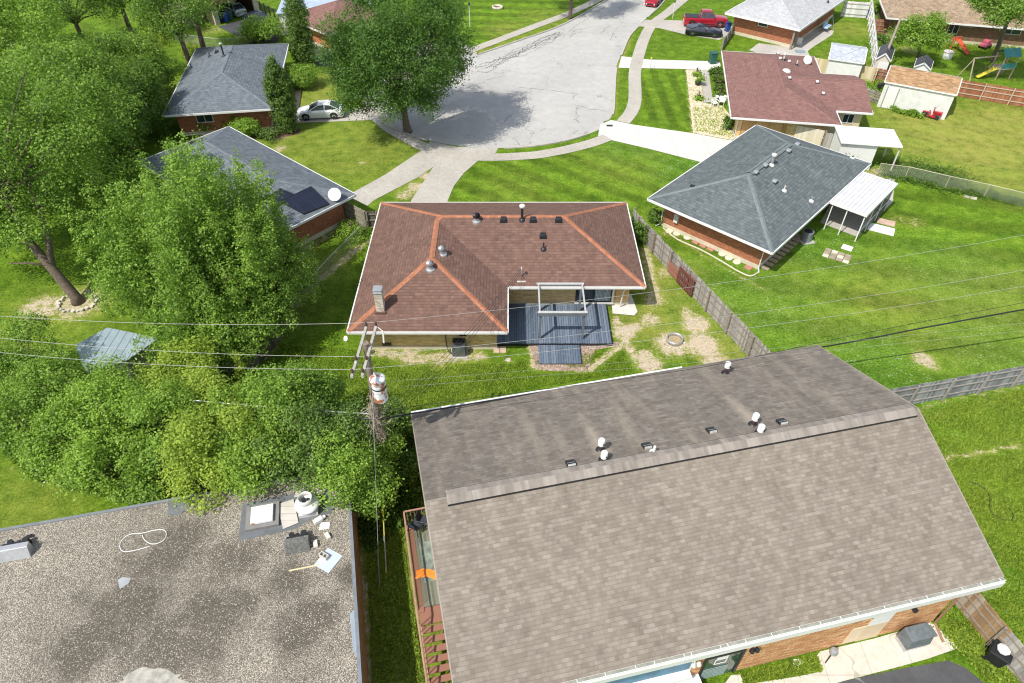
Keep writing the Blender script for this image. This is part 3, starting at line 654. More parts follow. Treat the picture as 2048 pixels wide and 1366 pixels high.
# --- shingle palettes
S_red = m_shingle('red brown shingles', [(.122,.070,.055),(.158,.092,.071),(.200,.119,.094)], row=.21, tab=.34, line=.5, big=.10)
S_red2 = m_shingle('faded red shingles', [(.175,.092,.080),(.215,.115,.100),(.255,.142,.125)], row=.24, tab=.4, line=.42, big=.12)
S_orange = m_shingle('orange ridge shingles', [(.29,.12,.068),(.345,.145,.083),(.41,.185,.112)], row=.5, tab=.2, line=.12)
S_blue = m_shingle('slate blue shingles', [(.10,.118,.138),(.135,.158,.182),(.18,.205,.23)], row=.24, tab=.36, line=.42, big=.14)
S_slate = m_shingle('green grey shingles', [(.082,.098,.102),(.113,.134,.138),(.152,.175,.179)], row=.24, tab=.36, line=.5, big=.12)
S_slatecap = m_shingle('green grey ridge shingles', [(.14,.165,.17),(.16,.19,.195),(.185,.215,.22)], row=.4, tab=.25, line=.1)
S_bluecap = m_shingle('blue ridge shingles', [(.13,.15,.17),(.155,.18,.205),(.18,.21,.235)], row=.4, tab=.25, line=.1)
S_light = m_shingle('light grey shingles', [(.34,.345,.355),(.41,.415,.425),(.48,.485,.495)], row=.24, tab=.4, line=.2, big=.07)
S_tan = m_shingle('tan shingles', [(.21,.15,.10),(.30,.22,.15),(.39,.30,.21)], row=.26, tab=.5, line=.3, big=.14)
S_brown = m_shingle('mixed brown shingles', [(.22,.13,.065),(.36,.22,.115),(.48,.33,.19)], row=.15, tab=.5, line=.3, big=.1)
S_taupe = m_shingle('taupe architectural shingles', [(.178,.150,.120),(.222,.191,.156),(.288,.253,.212)], row=.165, tab=.34, line=.34, big=.10, streak=(.36,.315,.25), streak_amt=.2)
B_buff = m_brick('buff brick', [(.50,.33,.12),(.62,.44,.18),(.72,.55,.28)], (.62,.52,.34), .40,.10)
B_red = m_brick('red brick', [(.26,.075,.035),(.36,.11,.05),(.44,.16,.075)], (.36,.22,.14), .215,.075)
B_orange = m_brick('orange brick', [(.48,.22,.10),(.62,.33,.15),(.74,.46,.25)], (.26,.15,.09), .40,.115, .010)
WOODP = m_lines('orange wood panelling', (.42,.25,.09), (.58,.38,.16), 1.2, .04, axis=0)

# ================= MAIN HOUSE
e = 2.45; k = 27.55/27.3
cx = lambda x: x*k
t = thing('brick_house', 'buff brick house with L-shaped red brown roof and orange ridge lines, in the middle', 'house', (cx(-9.78), cx(30.03), 0), math.radians(-.0))
F = Frame(t); f = F
X1, X2, X3 = 9.5*k, 18.31*k, 0; Y1, Y2 = 4.28*k, 14.34*k; p = .41; h1 = X1/2; h2 = (Y2-Y1)/2; z1 = e+p*h1; z2 = e+p*h2
SW=(0,0,e); SE1=(X1,0,e); IN=(X1,Y1,e); SE=(X2,Y1,e); NE=(X2,Y2,e); NW=(0,Y2,e)
W1=(h1,h1,z1); W2=(h1,Y1+X1-h1,z1); R2=(h2,Y2-h2,z2); R1=(X2-h2,Y2-h2,z2)
faces=[[NW,SW,W1,W2,R2],[NW,NE,R1,R2],[NE,SE,R1],[SE,IN,W2,R2,R1],[IN,SE1,W1,W2],[SW,SE1,W1]]
roof_parts(f, [(0,Y1,X2,Y2),(0,0,X1,Y2)], e, p, faces, [q[:2] for q in (SW,SE1,IN,SE,NE,NW)], S_red, S_orange, lines=[(SW,W1),(SE1,W1),(W1,W2),(W2,R2),(NW,R2),(R2,R1),(NE,R1),(SE,R1)], cap_w=.18)
mb = MB().prism([(.7,1.05),(X1-.7,1.05),(X1-.7,Y1+1.05),(X2-.75,Y1+1.05),(X2-.75,Y2-.9),(.7,Y2-.9)], .3, e-.14)
build('wall', mb, B_buff, t)
mb = MB().prism([(.66,1.01),(X1-.66,1.01),(X1-.66,Y1+1.01),(X2-.71,Y1+1.01),(X2-.71,Y2-.86),(.66,Y2-.86)], 0, .3); build('foundation', mb, M['found'], t)
wb = (.7,1.05,X1-.7,Y1+1.05)
for a, b in ((3.2,5.1),(5.9,7.9)):
    window(f, 's', a, b, 1.85, 2.28, 'black', 1, box=wb)
b2 = (X1-.7, Y1+1.05, X2-.75, Y2)
window(f, 's', X1+.05, X1+1.1, 1.7, 2.25, 'black', 0, box=b2)
# sliding door
d0, d1 = 14.15, 16.6
o = window(f, 's', d0, d1, .33, 2.3, 'black', 1, box=b2, name='sliding_door')
build('blinds', m_blind if False else MB().box(d0+1.3,b2[1]-.028,.4,d1-.1,b2[1]-.022,2.2), m_lines('vertical blinds', (.25,.32,.36), (.42,.50,.54), .09, .03, axis=0), o)
build('door_frame', MB().box(d1,b2[1]-.06,.3,d1+.12,b2[1]+.02,2.31), M['white'], t)
build('door_sill', MB().box(d0-.05,b2[1]-.2,.24,d1+.12,b2[1]+.02,.33), M['trim'], t)
build('wall_panel', MB().box(d1+.16,b2[1]-.03,.45,X2-.85,b2[1]+.02,2.28), WOODP, t)
build('porch_post', MB().tube([(X2-1.0,Y1+.12,e-.14),(X2-1.25,Y1+.4,1.8),(X2-1.3,Y1+.8,.05)],.05,8), M['white'], t)
for x_, y_ in ((1.7,1.02),(6.6,1.02)): build('crawl_vent', MB().box(x_,y_-.03,.32,x_+.55,y_+.03,.55) if x_<2 else MB().box(x_,y_-.03,1.15,x_+.42,y_+.03,1.5), M['dark'], t)
build('wall_lamp', MB().box(X1+1.3,b2[1]-.16,1.95,X1+1.5,b2[1],2.15), M['black'], t, bevel=.03)
for (u,v) in ((1007,440),(1066,440),(1117,440),(1086,472)): box_vent(f, u, v, s=.19)
turbine(f, 953, 442, 'dark'); turbine(f, 885, 508, 'steel'); turbine(f, 861, 538, 'steel')
pipe_vent(f, 1044, 440, 1.0, .09, 'dark', 'white'); pipe_vent(f, 1087, 498, .5, .05, 'black')
q = f.ra(1043, 553); mast = build('service_mast', MB().tube([(q.x,q.y,q.z-.2),(q.x,q.y,q.z+.75)],.04,8).tube([(q.x,q.y,q.z+.75),(q.x,q.y-.12,q.z+.82),(q.x,q.y-.2,q.z+.72)],.05,8), M['steel'], t, smooth=True)
mast_top = t.matrix_basis @ Vector((q.x,q.y,q.z+.6))
build('bracket', MB().box(q.x-.28,q.y-.4,q.z-.2,q.x+.28,q.y-.33,q.z-.1), M['trim'], mast)
# chimney
q = f.ra(762, 618); x,y,z = q; s=.24
ch = build('chimney', MB().box(x-s,y-s,z-.6,x+s,y+s,z+1.35), m_brick('pale chimney brick', [(.36,.30,.22),(.55,.48,.38),(.68,.62,.52)], (.5,.46,.4), .22,.11), t)
build('flue_cap', MB().box(x-s-.04,y-s-.04,z+1.35,x+s+.04,y+s+.04,z+1.43).box(x-s+.04,y-s+.04,z+1.43,x+s-.04,y+s-.04,z+1.56).box(x-s-.03,y-s-.03,z+1.58,x+s+.03,y+s+.03,z+1.62), M['steel'], ch, bevel=.01)
build('flashing', MB().box(x-s-.08,y-s-.12,z-.25,x+s+.08,y+s+.08,z+.0), S_red, ch)
# junction box and conduit on the wall by the AC
ac_x = (f.l(918, 690).x)
build('conduit', MB().tube([(ac_x-.75,.98,1.5),(ac_x-.75,.98,.4),(ac_x-.6,.6,.25),(ac_x-.3,.3,.2)],.03,6).box(ac_x-.65,.95,1.4,ac_x-.45,1.04,1.6), M['black'], t)
# satellite dish on the left corner
dish(f, (.0,-.25,e-.5), .17, math.radians(230), mast=.15)
# deck
dk = m_wood('slate blue deck boards', [(.075,.10,.14),(.115,.15,.20),(.17,.205,.255)], 4)
_nt=dk.node_tree; _b=_nt.nodes['Principled BSDF']; _s=_b.inputs['Base Color'].links[0].from_socket; _p=possrc(_nt)
L(_nt,mix(_nt,ramp(_nt,tex_noise(_nt,mapping(_nt,_p,scale=(1,2.2,1)),3.2,5,.7),[(.60,0.),(.72,.8)]),_s,(.34,.38,.42)),_b.inputs['Base Color'])
t = thing('wooden_deck', 'blue grey painted plank deck behind the middle house with a lower step', 'deck', tuple(at(985,686)))
D = Frame(t)
mb = MB(); y1 = D.l(1100,608,.28).y; yb = D.l(1100,686,.28).y; xl = D.l(985,684,.28).x; xr1 = D.l(1216,608,.28).x; xr0 = D.l(1229,686,.28).x; xr=(xr1+xr0)/2
n = int((xr-xl)/.155)
for i in range(n):
    x0 = xl+i*.155; j = random.uniform(-.01,.012); ys = y1
    if x0 < D.l(1015,600,.28).x - .0: ys = D.l(1000,650,.28).y+1.2
    mb.box(x0,yb+j,.22,x0+.137,ys,.28+random.uniform(0,.004))
db = build('deck_boards', mb, dk, t)
build('deck_frame', MB().box(xl+.02,yb+.03,.0,xr-.1,y1-.1,.21), M['dark'], t)
x0 = D.l(1078,728,.1).x; x1 = D.l(1168,728,.1).x; y0 = D.l(1100,727,.12).y; mb = MB()
for i in range(int((x1-x0)/.155)): mb.box(x0+i*.155,y0+random.uniform(-.01,.01),.09,x0+i*.155+.137,yb-.02,.13)
build('deck_step', mb, dk, t); build('step_frame', MB().box(x0+.02,y0+.03,0,x1-.1,yb-.03,.085), M['dark'], t)
deck_fr = D
# pergola frame
t = thing('pergola_frame', 'open grey timber pergola frame with four posts standing on the blue deck', 'pergola', tuple(at(1077,683,.28)))
G = Frame(t); zt = 2.6
pts = [G.l(u,v,zt) for u,v in ((1079,624),(1172,624),(1165,566),(1075,568))]
x0=pts[0].x; x1=pts[1].x; y0=pts[0].y; y1=(pts[2].y+pts[3].y)/2
greyp = m_plain('dark grey painted timber', (.13,.15,.165), .7, var=.15, scale=5)
pale = m_plain('pale pergola timber', (.42,.42,.41), .8, var=.15, scale=8)  # beam tops and side beams in a paler tone than the posts
for x_ in (x0+.08, x1-.08):
    for y_ in (y0+.08, y1-.08): build('post', MB().box(x_-.07,y_-.07,0,x_+.07,y_+.07,zt-.28-.28), greyp, t)
for y_ in (y0,y1): 
    o = build('beam', MB().box(x0-.1,y_-.09,zt-.56,x1+.1,y_+.09,zt-.3), greyp, t); build('beam_top', MB().box(x0-.1,y_-.1,zt-.298,x1+.1,y_+.1,zt-.28), pale, o)
for x_ in (x0+.02,x1-.02): build('side_beam', MB().box(x_-.045,y0+.1,zt-.46,x_+.045,y1-.1,zt-.27), pale, t)

# ================= GREY HOUSE (right)
f = rect_frame('brick_house', 'red brick house under a green grey hip roof with a white covered patio', 'house', (1296,397), (1545,505), (1742,327), 2.5); Bh = f; t = f.root
hip_roof(f, 2.5, .37, S_slate, S_slatecap, cap_w=.17)
box_walls(f, 1.0, 1.0, f.L-1.0, f.W-.9, 2.36, B_red, M['found'])
for u,v in ((1511,346),(1530,332),(1577,303),(1594,290),(1549,364)): box_vent(f, u, v, 'dark', .17, lid='steel')
pipe_vent(f, 1543, 330, .75, .09, 'steel', 'trim', 'trim'); pipe_vent(f, 1568, 381, .4, .05, 'trim', None, 'trim'); pipe_vent(f, 1622, 402, .35, .06, 'steel', None, 'trim'); pipe_vent(f, 1704, 317, .2, .06, 'dark', None, 'trim')
q = f.ra(1388,373); build('roof_patch', MB().box(q.x-.3,q.y-.12,q.z-.03,q.x+.35,q.y+.12,q.z+.045), M['black'], t)
h = f.L/2
ridge = MB(); 
for s_ in (-1,1): ridge.add([(h+s_*.02,h+.2,f.rz(h,h+.5)+.10),(h+s_*.28,h+.2,f.rz(h,h)-.01),(h+s_*.28,f.W-h-.1,f.rz(h,h)-.01),(h+s_*.02,f.W-h-.1,f.rz(h,h)+.10)], [(0,1,2,3)])
build('ridge_vent', ridge, S_slatecap, t)
pipe_to_ground(f, f.L-.1, .1, 2.5, kick=(-.85,.85)); pipe_to_ground(f, .1, .1, 2.5, kick=(.85,.85))
build('electric_meter', MB().box(2.0,.8,.9,2.35,1.0,1.6).cyl(2.18,.86,1.2,1.45,.12), M['trim'], t)
window(f, 'e', 6.5, 8.0, 1.0, 2.2); window(f, 'e', 10.4, 12.6, .35, 2.25, bars=1, name='sliding_door')
window(f,'n',2,4,.9,2.2)
# patio cover
f2 = rect_frame('patio_cover', 'white flat patio roof on thin white posts with mesh screens', 'patio cover', (1734,430), (1794.5,368), (1663,399), 2.45); t = f2.root
LW = f2.L; WW = f2.W
build('roof_panel', MB().box(0,-.0,2.38,LW,WW+.3,2.47), m_lines('white metal roof panels', (.54,.54,.55), (.62,.62,.63), .3, .02, .5, axis=1, grain=False), t)
build('fascia', MB().box(-.05,-.05,2.27,LW+.05,-.0,2.49).box(-.05,0,2.27,0,WW+.3,2.49).box(LW,0,2.27,LW+.05,WW+.3,2.49), M['white'], t)
for x_, y_ in ((.1,.1),(LW*.33,.1),(LW*.66,.1),(LW-.1,.1),(.1,WW*.9),(.1,WW*.5),(LW-.1,WW*.9)): build('post', MB().box(x_-.035,y_-.035,0,x_+.035,y_+.035,2.3), M['white'], t)
scr, nt, b_ = new_mat('insect screen'); b_.inputs['Base Color'].default_value=(.05,.055,.06,1); tb=N(nt,'ShaderNodeBsdfTransparent'); mx=N(nt,'ShaderNodeMixShader'); mx.inputs[0].default_value=.62
L(nt,tb.outputs[0],mx.inputs[1]); L(nt,b_.outputs[0],mx.inputs[2]); L(nt,mx.outputs[0],nt.nodes['Material Output'].inputs[0])
build('screen', MB().add([(.1,.1,.1),(LW-.1,.1,.1),(LW-.1,.1,2.25),(.1,.1,2.25)],[(0,1,2,3)]).add([(LW-.1,.1,.1),(LW-.1,WW,.1),(LW-.1,WW,2.25),(LW-.1,.1,2.25)],[(0,1,2,3)]), scr, t)
build('rail', MB().box(.1,.06,.9,LW-.1,.1,.95), M['white'], t)

# ================= RED ROOFED HOUSE (upper right) with extension
f = rect_frame('brick_house', 'long faded red roofed house with a rear wing and tan wood panels, upper right', 'house', (1463,234), (1683,250), (1431,101), 2.5); Ch = f; t = f.root
e=2.5; p=.27; L1,W1_=f.L,f.W; h=L1/2; z=e+p*h
# rear wing runs east from the main roof as a low hip
a = f.l(1634,205,e); b_w = f.l(1747,229,e); c_w = f.l(1706,162,e)
wx = b_w.x; wy0 = min(b_w.y, a.y)+.3; wy1 = f.l(1630,146,e).y
c = [(0,0,e),(L1,0,e),(L1,W1_,e),(0,W1_,e)]; r1=(h,h,z); r2=(h,W1_-h,z)
hw=(wy1-wy0)/2; ym=(wy0+wy1)/2; zw=e+p*hw; xin=L1-hw
V1=(L1,wy0,e); V2=(L1,wy1,e); WI=(L1-hw,ym,zw); WE0=(wx,wy0,e); WE1=(wx,wy1,e); WR=(wx-.2,ym,zw)
faces=[[c[0],c[1],r1],[c[1],V1,WI,V2,c[2],r2,r1],[c[2],c[3],r2],[c[3],c[0],r1,r2],[V1,WE0,WR,WI],[WI,WR,WE1,V2],[WE0,WE1,WR]]
roof_parts(f, [(0,0,L1,W1_),(L1-2*hw,wy0,wx+hw,wy1)], e, p, faces, [c[0][:2],c[1][:2],V1[:2],WE0[:2],WE1[:2],V2[:2],c[2][:2],c[3][:2]], S_red2, S_red2, lines=[(c[0],r1),(c[1],r1),(r1,r2),(c[2],r2),(c[3],r2),(WI,WR)])
box_walls(f, .8,.8,L1-.8,W1_-.8,e-.14, B_buff, M['found']); build('wall', MB().box(L1-1,wy0+.6,0,wx-.6,wy1-.6,e-.13), M['wood_pale'], t)
build('wall_panel', MB().box(1.2,.74,.3,5.2,.8,2.3), WOODP, t)
window(f,'s',L1-.6,L1+.4,1.0,2.1,'white',0,box=(0,wy0+.6,wx,wy1)); window(f,'s',L1+1.0,L1+2.0,1.1,2.0,'white',1,box=(0,wy0+.6,wx,wy1))
window(f,'w',4,5.6,.9,2.1); window(f,'w',9,10.6,.9,2.1); build('front_door', MB().box(.73,7.2,.3,.8,8.2,2.3), M['white'], t)
for u,v in ((1556,108),(1560,118),(1578,124),(1579,157),(1634,165),(1646,188)): box_vent(f, u, v, 'dark', .13, lid='trim')
pipe_vent(f,1593,130,.45,.06,'trim'); pipe_vent(f,1567,120,.5,.08,'trim','trim')
q=f.ra(1572,142); build('skylight_dome', MB().lathe(q.x,q.y,[(.45,q.z-.12),(.45,q.z+.02),(.3,q.z+.14),(.01,q.z+.2)],18), M['trim'], t, smooth=60)
q=f.ra(1612,126); dish(f,(q.x,q.y,q.z-.3),.45,math.radians(285),mast=.55)
pipe_to_ground(f,.1,.1,2.5,'trim',(.7,.7))

# ================= BLUE-GREY HOUSE upper left
f = rect_frame('brick_house', 'red brick house with slate blue hip roof behind the tall columnar evergreen, upper left', 'house', (326,231), (546,217), (580,86.4), 2.5); Fh=f; t=f.root
hip_roof(f, 2.5, .36, S_blue, S_bluecap); box_walls(f,.8,.9,f.L-.8,f.W-.8,2.36,B_red,M['found'])
pipe_vent(f,448,112,1.1,.08,'dark','steel'); pipe_vent(f,420,113,.4,.05,'dark'); pipe_vent(f,383,135,.4,.05,'dark'); box_vent(f,434,105,'black',.17)
pipe_to_ground(f,f.L-.1,.1,2.5,'white',(-.8,.9)); window(f,'s',2.5,4,1.2,2.1); window(f,'e',3,5,.9,2.1); window(f,'e',9,11,.9,2.1)

# ================= SOLAR HOUSE behind the maple
f = rect_frame('brick_house', 'red brick house with slate blue roof and black solar panels, behind the maple', 'house', (273,319), (711,388.5), (457,253), 2.5)
bpy.data.objects.remove(f.root)
a=at(273,319,2.5); b=at(604.6,437,2.5); c=at(711,388.5,2.5); d=at(457,253,2.5)
# plan: long side from the lower left to (b); c,d the far side
ang=math.atan2((c-d).y,(c-d).x); t=thing('brick_house','red brick house with slate blue roof and black solar panels, behind the maple','house',(0,0,0),ang); 
t.location=(d.x,d.y,0); t.matrix_basis=Matrix.Translation((d.x,d.y,0))@Matrix.Rotation(ang,4,'Z'); f=Frame(t); Gh=f
Lg=(c-d).length; wl=-(f.inv@a).y; 
# re-origin at the near corner
o_=t.matrix_basis@Vector((0,-wl,0)); t.location=o_; t.matrix_basis=Matrix.Translation(o_)@Matrix.Rotation(ang,4,'Z'); f=Frame(t); Gh=f; f.L=Lg; f.W=wl
hip_roof(f,2.5,.36,S_blue,S_bluecap); box_walls(f,.8,.8,f.L-.8,f.W-.8,2.36,B_red,M['found'])
box_vent(f,384,287,'black',.18); q=f.ra(662,398); 
q=f.ra(672,397); dish(f,(q.x,q.y,q.z),.50,math.radians(310),mast=.3,c='white',el=40)
sol,nt,b_=new_mat('solar cells'); uv=uvsrc(nt); bt=N(nt,'ShaderNodeTexBrick',offset=0.); bt.inputs['Color1'].default_value=(.010,.013,.03,1); bt.inputs['Color2'].default_value=(.014,.018,.038,1); bt.inputs['Mortar'].default_value=(.05,.055,.07,1)
bt.inputs['Scale'].default_value=1; bt.inputs['Brick Width'].default_value=.99; bt.inputs['Row Height'].default_value=.16; bt.inputs['Mortar Size'].default_value=.006; L(nt,uv,bt.inputs['Vector']); L(nt,bt.outputs[0],b_.inputs['Base Color']); b_.inputs['Roughness'].default_value=.18
def solar(pix):
    mb=MB(); qs=[f.ra(*p_) for p_ in pix]; 
    # force to a plane a hand above the roof
    n_=(qs[1]-qs[0]).cross(qs[3]-qs[0]).normalized(); n_=n_ if n_.z>0 else -n_
    qs=[Vector((q.x,q.y,f.rz(q.x,q.y)+.13)) for q in qs]; up_poly(mb,qs); o=build('solar_panel',mb,sol,t); 
    fr=MB()
    for i in range(4): fr.bar(qs[i]+Vector((0,0,.015)),qs[(i+1)%4]+Vector((0,0,.015)),.05,.09)
    build('panel_frame',fr,M['black'],o)
solar([(562,405),(623,376),(658,410),(608,430)]); solar([(533,402),(561,380),(588,391),(558,413)])
pipe_to_ground(f,f.L-.1,.1,2.5,'white',(-.8,.9))
window(f,'s',3,5,1.1,2.1); window(f,'s',8,9.5,1.1,2.1)

# ================= LIGHT GREY HOUSE top right
f = rect_frame('brick_house', 'orange brick house with pale grey hip roof, top right beside the parked cars', 'house', (1451,25),(1600,59),(1699,1),2.5); Dh=f; t=f.root
f.W=max(f.W,15.5); hip_roof(f,2.5,.30,S_light,S_light,fh=.22); box_walls(f,.9,.9,f.L-.9,f.W-.9,2.28,B_red,M['found'])
window(f,'s',4.0,5.2,1.6,2.2,'white',0); window(f,'e',7,8.2,1.2,2.1)
pipe_vent(f,1655,5,.6,.07,'dark'); build('carport_post', MB().box(f.L-.7,.2,0,f.L-.5,.4,2.3).box(f.L-.7,1.4,0,f.L-.5,1.6,2.3), M['post'], t)
build('roof_hook', MB().tube([(2.6,f.W-1,3.2),(2.6,f.W-1,4.0)],.04), M['dark'], t)

# ================= TAN HOUSE far top right
f = rect_frame('brick_house', 'long tan roofed house with brown walls behind the green garden tree, top right corner', 'house', (1774,35),(2030,56),(1760,0),2.5); Eh=f; t=f.root
f.L=22; f.W=11; hip_roof(f,2.5,.36,S_tan,S_tan); box_walls(f,.8,.9,f.L-.8,f.W-.8,2.36,m_brick('brown brick',[(.13,.07,.04),(.2,.11,.06),(.27,.16,.09)],(.2,.14,.1)),M['found'])
window(f,'s',7.2,8.4,1.0,2.2,'trim',1); window(f,'s',13.0,15.0,1.5,2.2,'trim',1); window(f,'s',3.5,4.7,1.,2.2,'trim',1)

# ================= GARAGE HOUSE top left
a=at(438,50); b=at(515,29); d=(b-a); ang=math.atan2(d.y,d.x)
t=thing('garage','brown sided garage with an open door and cream pillars at the top left','garage',tuple(a),ang); f=Frame(t); Hh=f; Wd=(b-a).length
cream=m_plain('cream stucco',(.50,.46,.36),.85,var=.12); 
SID=m_lines('brown cedar siding',(.28,.14,.09),(.40,.22,.15),.2,.02)
mb=MB().box(-.35,0,0,.25,.3,2.3); build('pillar',mb,cream,t); build('pillar',MB().box(Wd-.2,0,0,Wd+.45,.3,2.3),cream,t)
x0,x1=-.9,Wd+1.0; xm=(x0+x1)/2; 
build('gable_wall',MB().add([(-.35,.02,2.3),(Wd+.45,.02,2.3),(Wd+.45,.02,2.6),(xm,.02,3.7),(-.35,.02,2.6),(-.35,.25,2.3),(Wd+.45,.25,2.3),(Wd+.45,.25,2.6),(xm,.25,3.7),(-.35,.25,2.6)],[(0,1,2,3,4),(9,8,7,6,5),(0,5,6,1)]),SID,t)
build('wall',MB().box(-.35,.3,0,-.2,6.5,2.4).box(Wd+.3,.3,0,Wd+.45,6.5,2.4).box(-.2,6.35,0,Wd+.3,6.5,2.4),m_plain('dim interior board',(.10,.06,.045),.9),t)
mb=MB(); up_poly(mb,[(x0,-.5,2.42),(x0,7,2.42),(xm,7,3.85),(xm,-.5,3.85)]); up_poly(mb,[(x1,-.5,2.42),(x1,7,2.42),(xm,7,3.85),(xm,-.5,3.85)]); build('roof',mb,S_brown,t)
t=thing('wooden_shed','grey boarded lean-to shed beside the garage, top left under the trees','shed',tuple(at(376,57)),math.atan2(*( (at(408,44)-at(376,57)).yx)))
sh=M['wood_tan']; Ls=(at(408,44)-at(376,57)).length
gb=m_lines('grey green plank wall',(.22,.21,.16),(.36,.34,.27),.2,.02,axis=0)
build('wall',MB().box(0,0,0,Ls,3.0,2.0),gb,t); mb=MB(); up_poly(mb,[(-.15,-.2,2.02),(Ls+.15,-.2,2.02),(Ls+.15,3.2,2.5),(-.15,3.2,2.5)]); build('roof',mb,S_taupe,t); build('door',MB().box(.9,-.03,.05,1.7,.0,1.8),cream,t)

# ================= ORANGE BRICK HOUSE behind the street tree
a=at(605,47.6,2.5); b=at(657.8,70.3,2.5); ang=math.atan2((b-a).y,(b-a).x)
n_=Vector((-math.sin(ang),math.cos(ang),0)); far=a-(b-a).normalized()*4
t=thing('brick_house','orange brick house with dark red roof between the columnar evergreen and the street tree','house',(far.x,far.y,0),ang); f=Frame(t); Ih=f; f.L=(b-far).length; f.W=9.5
hip_roof(f,2.5,.36,S_red2,S_red2); box_walls(f,.7,.9,f.L-.7,f.W-.8,2.36,m_brick('bright orange brick',[(.42,.12,.045),(.55,.17,.065),(.66,.24,.1)],(.45,.25,.15)),M['found'])
build('garage_door',MB().box(f.L-.72,1.6,.05,f.L-.66,5.8,2.1),m_lines('white sectional door',(.66,.68,.68),(.74,.76,.76),.5,.02),t)
# bright flat roofed shed far behind
a=at(556,26,2.6); t=thing('white_annex','white rendered annex with a pale blue sheet metal roof at the top edge','annex',(a.x,a.y,0),.12)
build('wall',MB().box(0,0,0,11,9,2.5),M['white'],t); build('roof',MB().box(-.2,-.2,2.5,11.2,9.2,2.6),m_lines('pale blue metal sheet',(.48,.56,.70),(.55,.63,.76),.5,.02,.3,metal=.3,grain=False),t); build('window',MB().box(1.2,-.03,1.0,2.0,.0,1.9),M['glass'],t)
# ------------------------------------------------------------------ BIG TAUPE BUILDING
e=3.5; D_=at(822,826,e); Cc=at(1635,690,e); A_=at(2015,1152,e)
ang=math.atan2((Cc-D_).y,(Cc-D_).x); nrm=Vector((math.sin(ang),-math.cos(ang),0)); Wb=(A_-Cc).dot(nrm)
Fc=D_+nrm*Wb; Lb=(Cc-D_).length
t=thing('apartment_block','large taupe shingled gable roof building with orange brick front, filling the lower right','building',(Fc.x,Fc.y,0),ang); f=Frame(t); Big=f; f.L=Lb; f.W=Wb
rz=6.1; mb=MB(); hm=Wb/2
up_poly(mb,[(0,0,e),(Lb,0,e),(Lb-.0,hm,rz),(0,hm,rz)]); rf=build('roof',mb,S_taupe,t); 
S_taupe2=m_shingle('darker streaked taupe shingles',[(.140,.120,.100),(.178,.156,.132),(.230,.205,.175)],row=.19,tab=.42,line=.34,big=.16,streak=(.36,.31,.24),streak_amt=.45)  # rear slope in darker tones than the front, with pale streaks
_nt=S_taupe2.node_tree; _b=_nt.nodes['Principled BSDF']; _src=_b.inputs['Base Color'].links[0].from_socket; _p=objsrc(_nt); _sx=N(_nt,'ShaderNodeSeparateXYZ'); L(_nt,_p,_sx.inputs[0]); _w=tex_noise(_nt,_p,1.4,5,.65); _m=None
for (_u,_v) in ((1206,905),(1512,852)):      # pale runoff marks washed down the slope below the flues
    _q=f.l(_u,_v,5.6); _dx=mth(_nt,'ABSOLUTE',mth(_nt,'SUBTRACT',_sx.outputs[0],_q.x)); _k=mth(_nt,'SUBTRACT',1.,mth(_nt,'DIVIDE',_dx,.62),True)
    _dy=mth(_nt,'SUBTRACT',_sx.outputs[1],_q.y); _k=mth(_nt,'MULTIPLY',_k,mth(_nt,'MULTIPLY',mth(_nt,'GREATER_THAN',_dy,-.1),mth(_nt,'SUBTRACT',1.15,mth(_nt,'DIVIDE',_dy,4.6),True)))
    _m=_k if _m is None else mth(_nt,'MAXIMUM',_m,_k)
L(_nt,mix(_nt,mth(_nt,'MULTIPLY',ramp(_nt,mth(_nt,'ADD',_m,mth(_nt,'MULTIPLY',mth(_nt,'SUBTRACT',_w,.5),1.2)),[(.25,0.),(.9,1.)]),.75),_src,(.36,.31,.245)),_b.inputs['Base Color'])
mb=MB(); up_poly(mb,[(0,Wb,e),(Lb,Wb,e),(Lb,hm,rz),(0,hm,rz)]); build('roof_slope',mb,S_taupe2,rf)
f.rects=None; f.rz=lambda x,y: e+(rz-e)*min(y,Wb-y)/hm
def ra_(u,v):
    z=e+1
    for _ in range(30):
        q=f.l(u,v,z); z=.5*z+.5*max(e,f.rz(q.x,q.y))
    q=f.l(u,v,z); return Vector((q.x,q.y,z))
f.ra=ra_
# underside and gable boards
build('soffit',MB().add([(0,0,e-.03),(Lb,0,e-.03),(Lb,hm,rz-.05),(0,hm,rz-.05)],[(0,3,2,1)]).add([(0,hm,rz-.05),(Lb,hm,rz-.05),(Lb,Wb,e-.03),(0,Wb,e-.03)],[(0,3,2,1)]),M['trim'],rf)
for x_ in (0,Lb):
    o=build('bargeboard',MB().bar((x_,0,e+.004),(x_,hm,rz+.004),.05,.2).bar((x_,hm,rz+.004),(x_,Wb,e+.004),.05,.2),m_plain('aged fascia',(.30,.26,.22),.8),rf)
# ridge vent cap: raised band slightly this side of the ridge, with dark slots either side
g=.36; rcap=m_shingle('ridge cap shingles',[(.19,.165,.145),(.26,.23,.20),(.33,.295,.26)],row=2,tab=.3,line=.25)
slope=(rz-e)/hm
mb=MB(); mb.add([(.9,hm-g,rz-slope*g+.10),(Lb-.25,hm-g,rz-slope*g+.10),(Lb-.25,hm,rz+.12),(.9,hm,rz+.12)],[(0,1,2,3)]); mb.add([(.9,hm,rz+.12),(Lb-.25,hm,rz+.12),(Lb-.25,hm+g,rz-slope*g+.10),(.9,hm+g,rz-slope*g+.10)],[(0,1,2,3)])
rv=build('ridge_vent',mb,rcap,rf)
mb=MB(); 
for s_ in (-1,1): mb.box(.92,hm+s_*g-.02,rz-slope*g-.02,Lb-.27,hm+s_*g+.02,rz-slope*g+.092)
mb.box(.9,hm-g,rz-slope*g-.1,.93,hm+g,rz-slope*g+.09); build('vent_slot',mb,M['black'],rv)
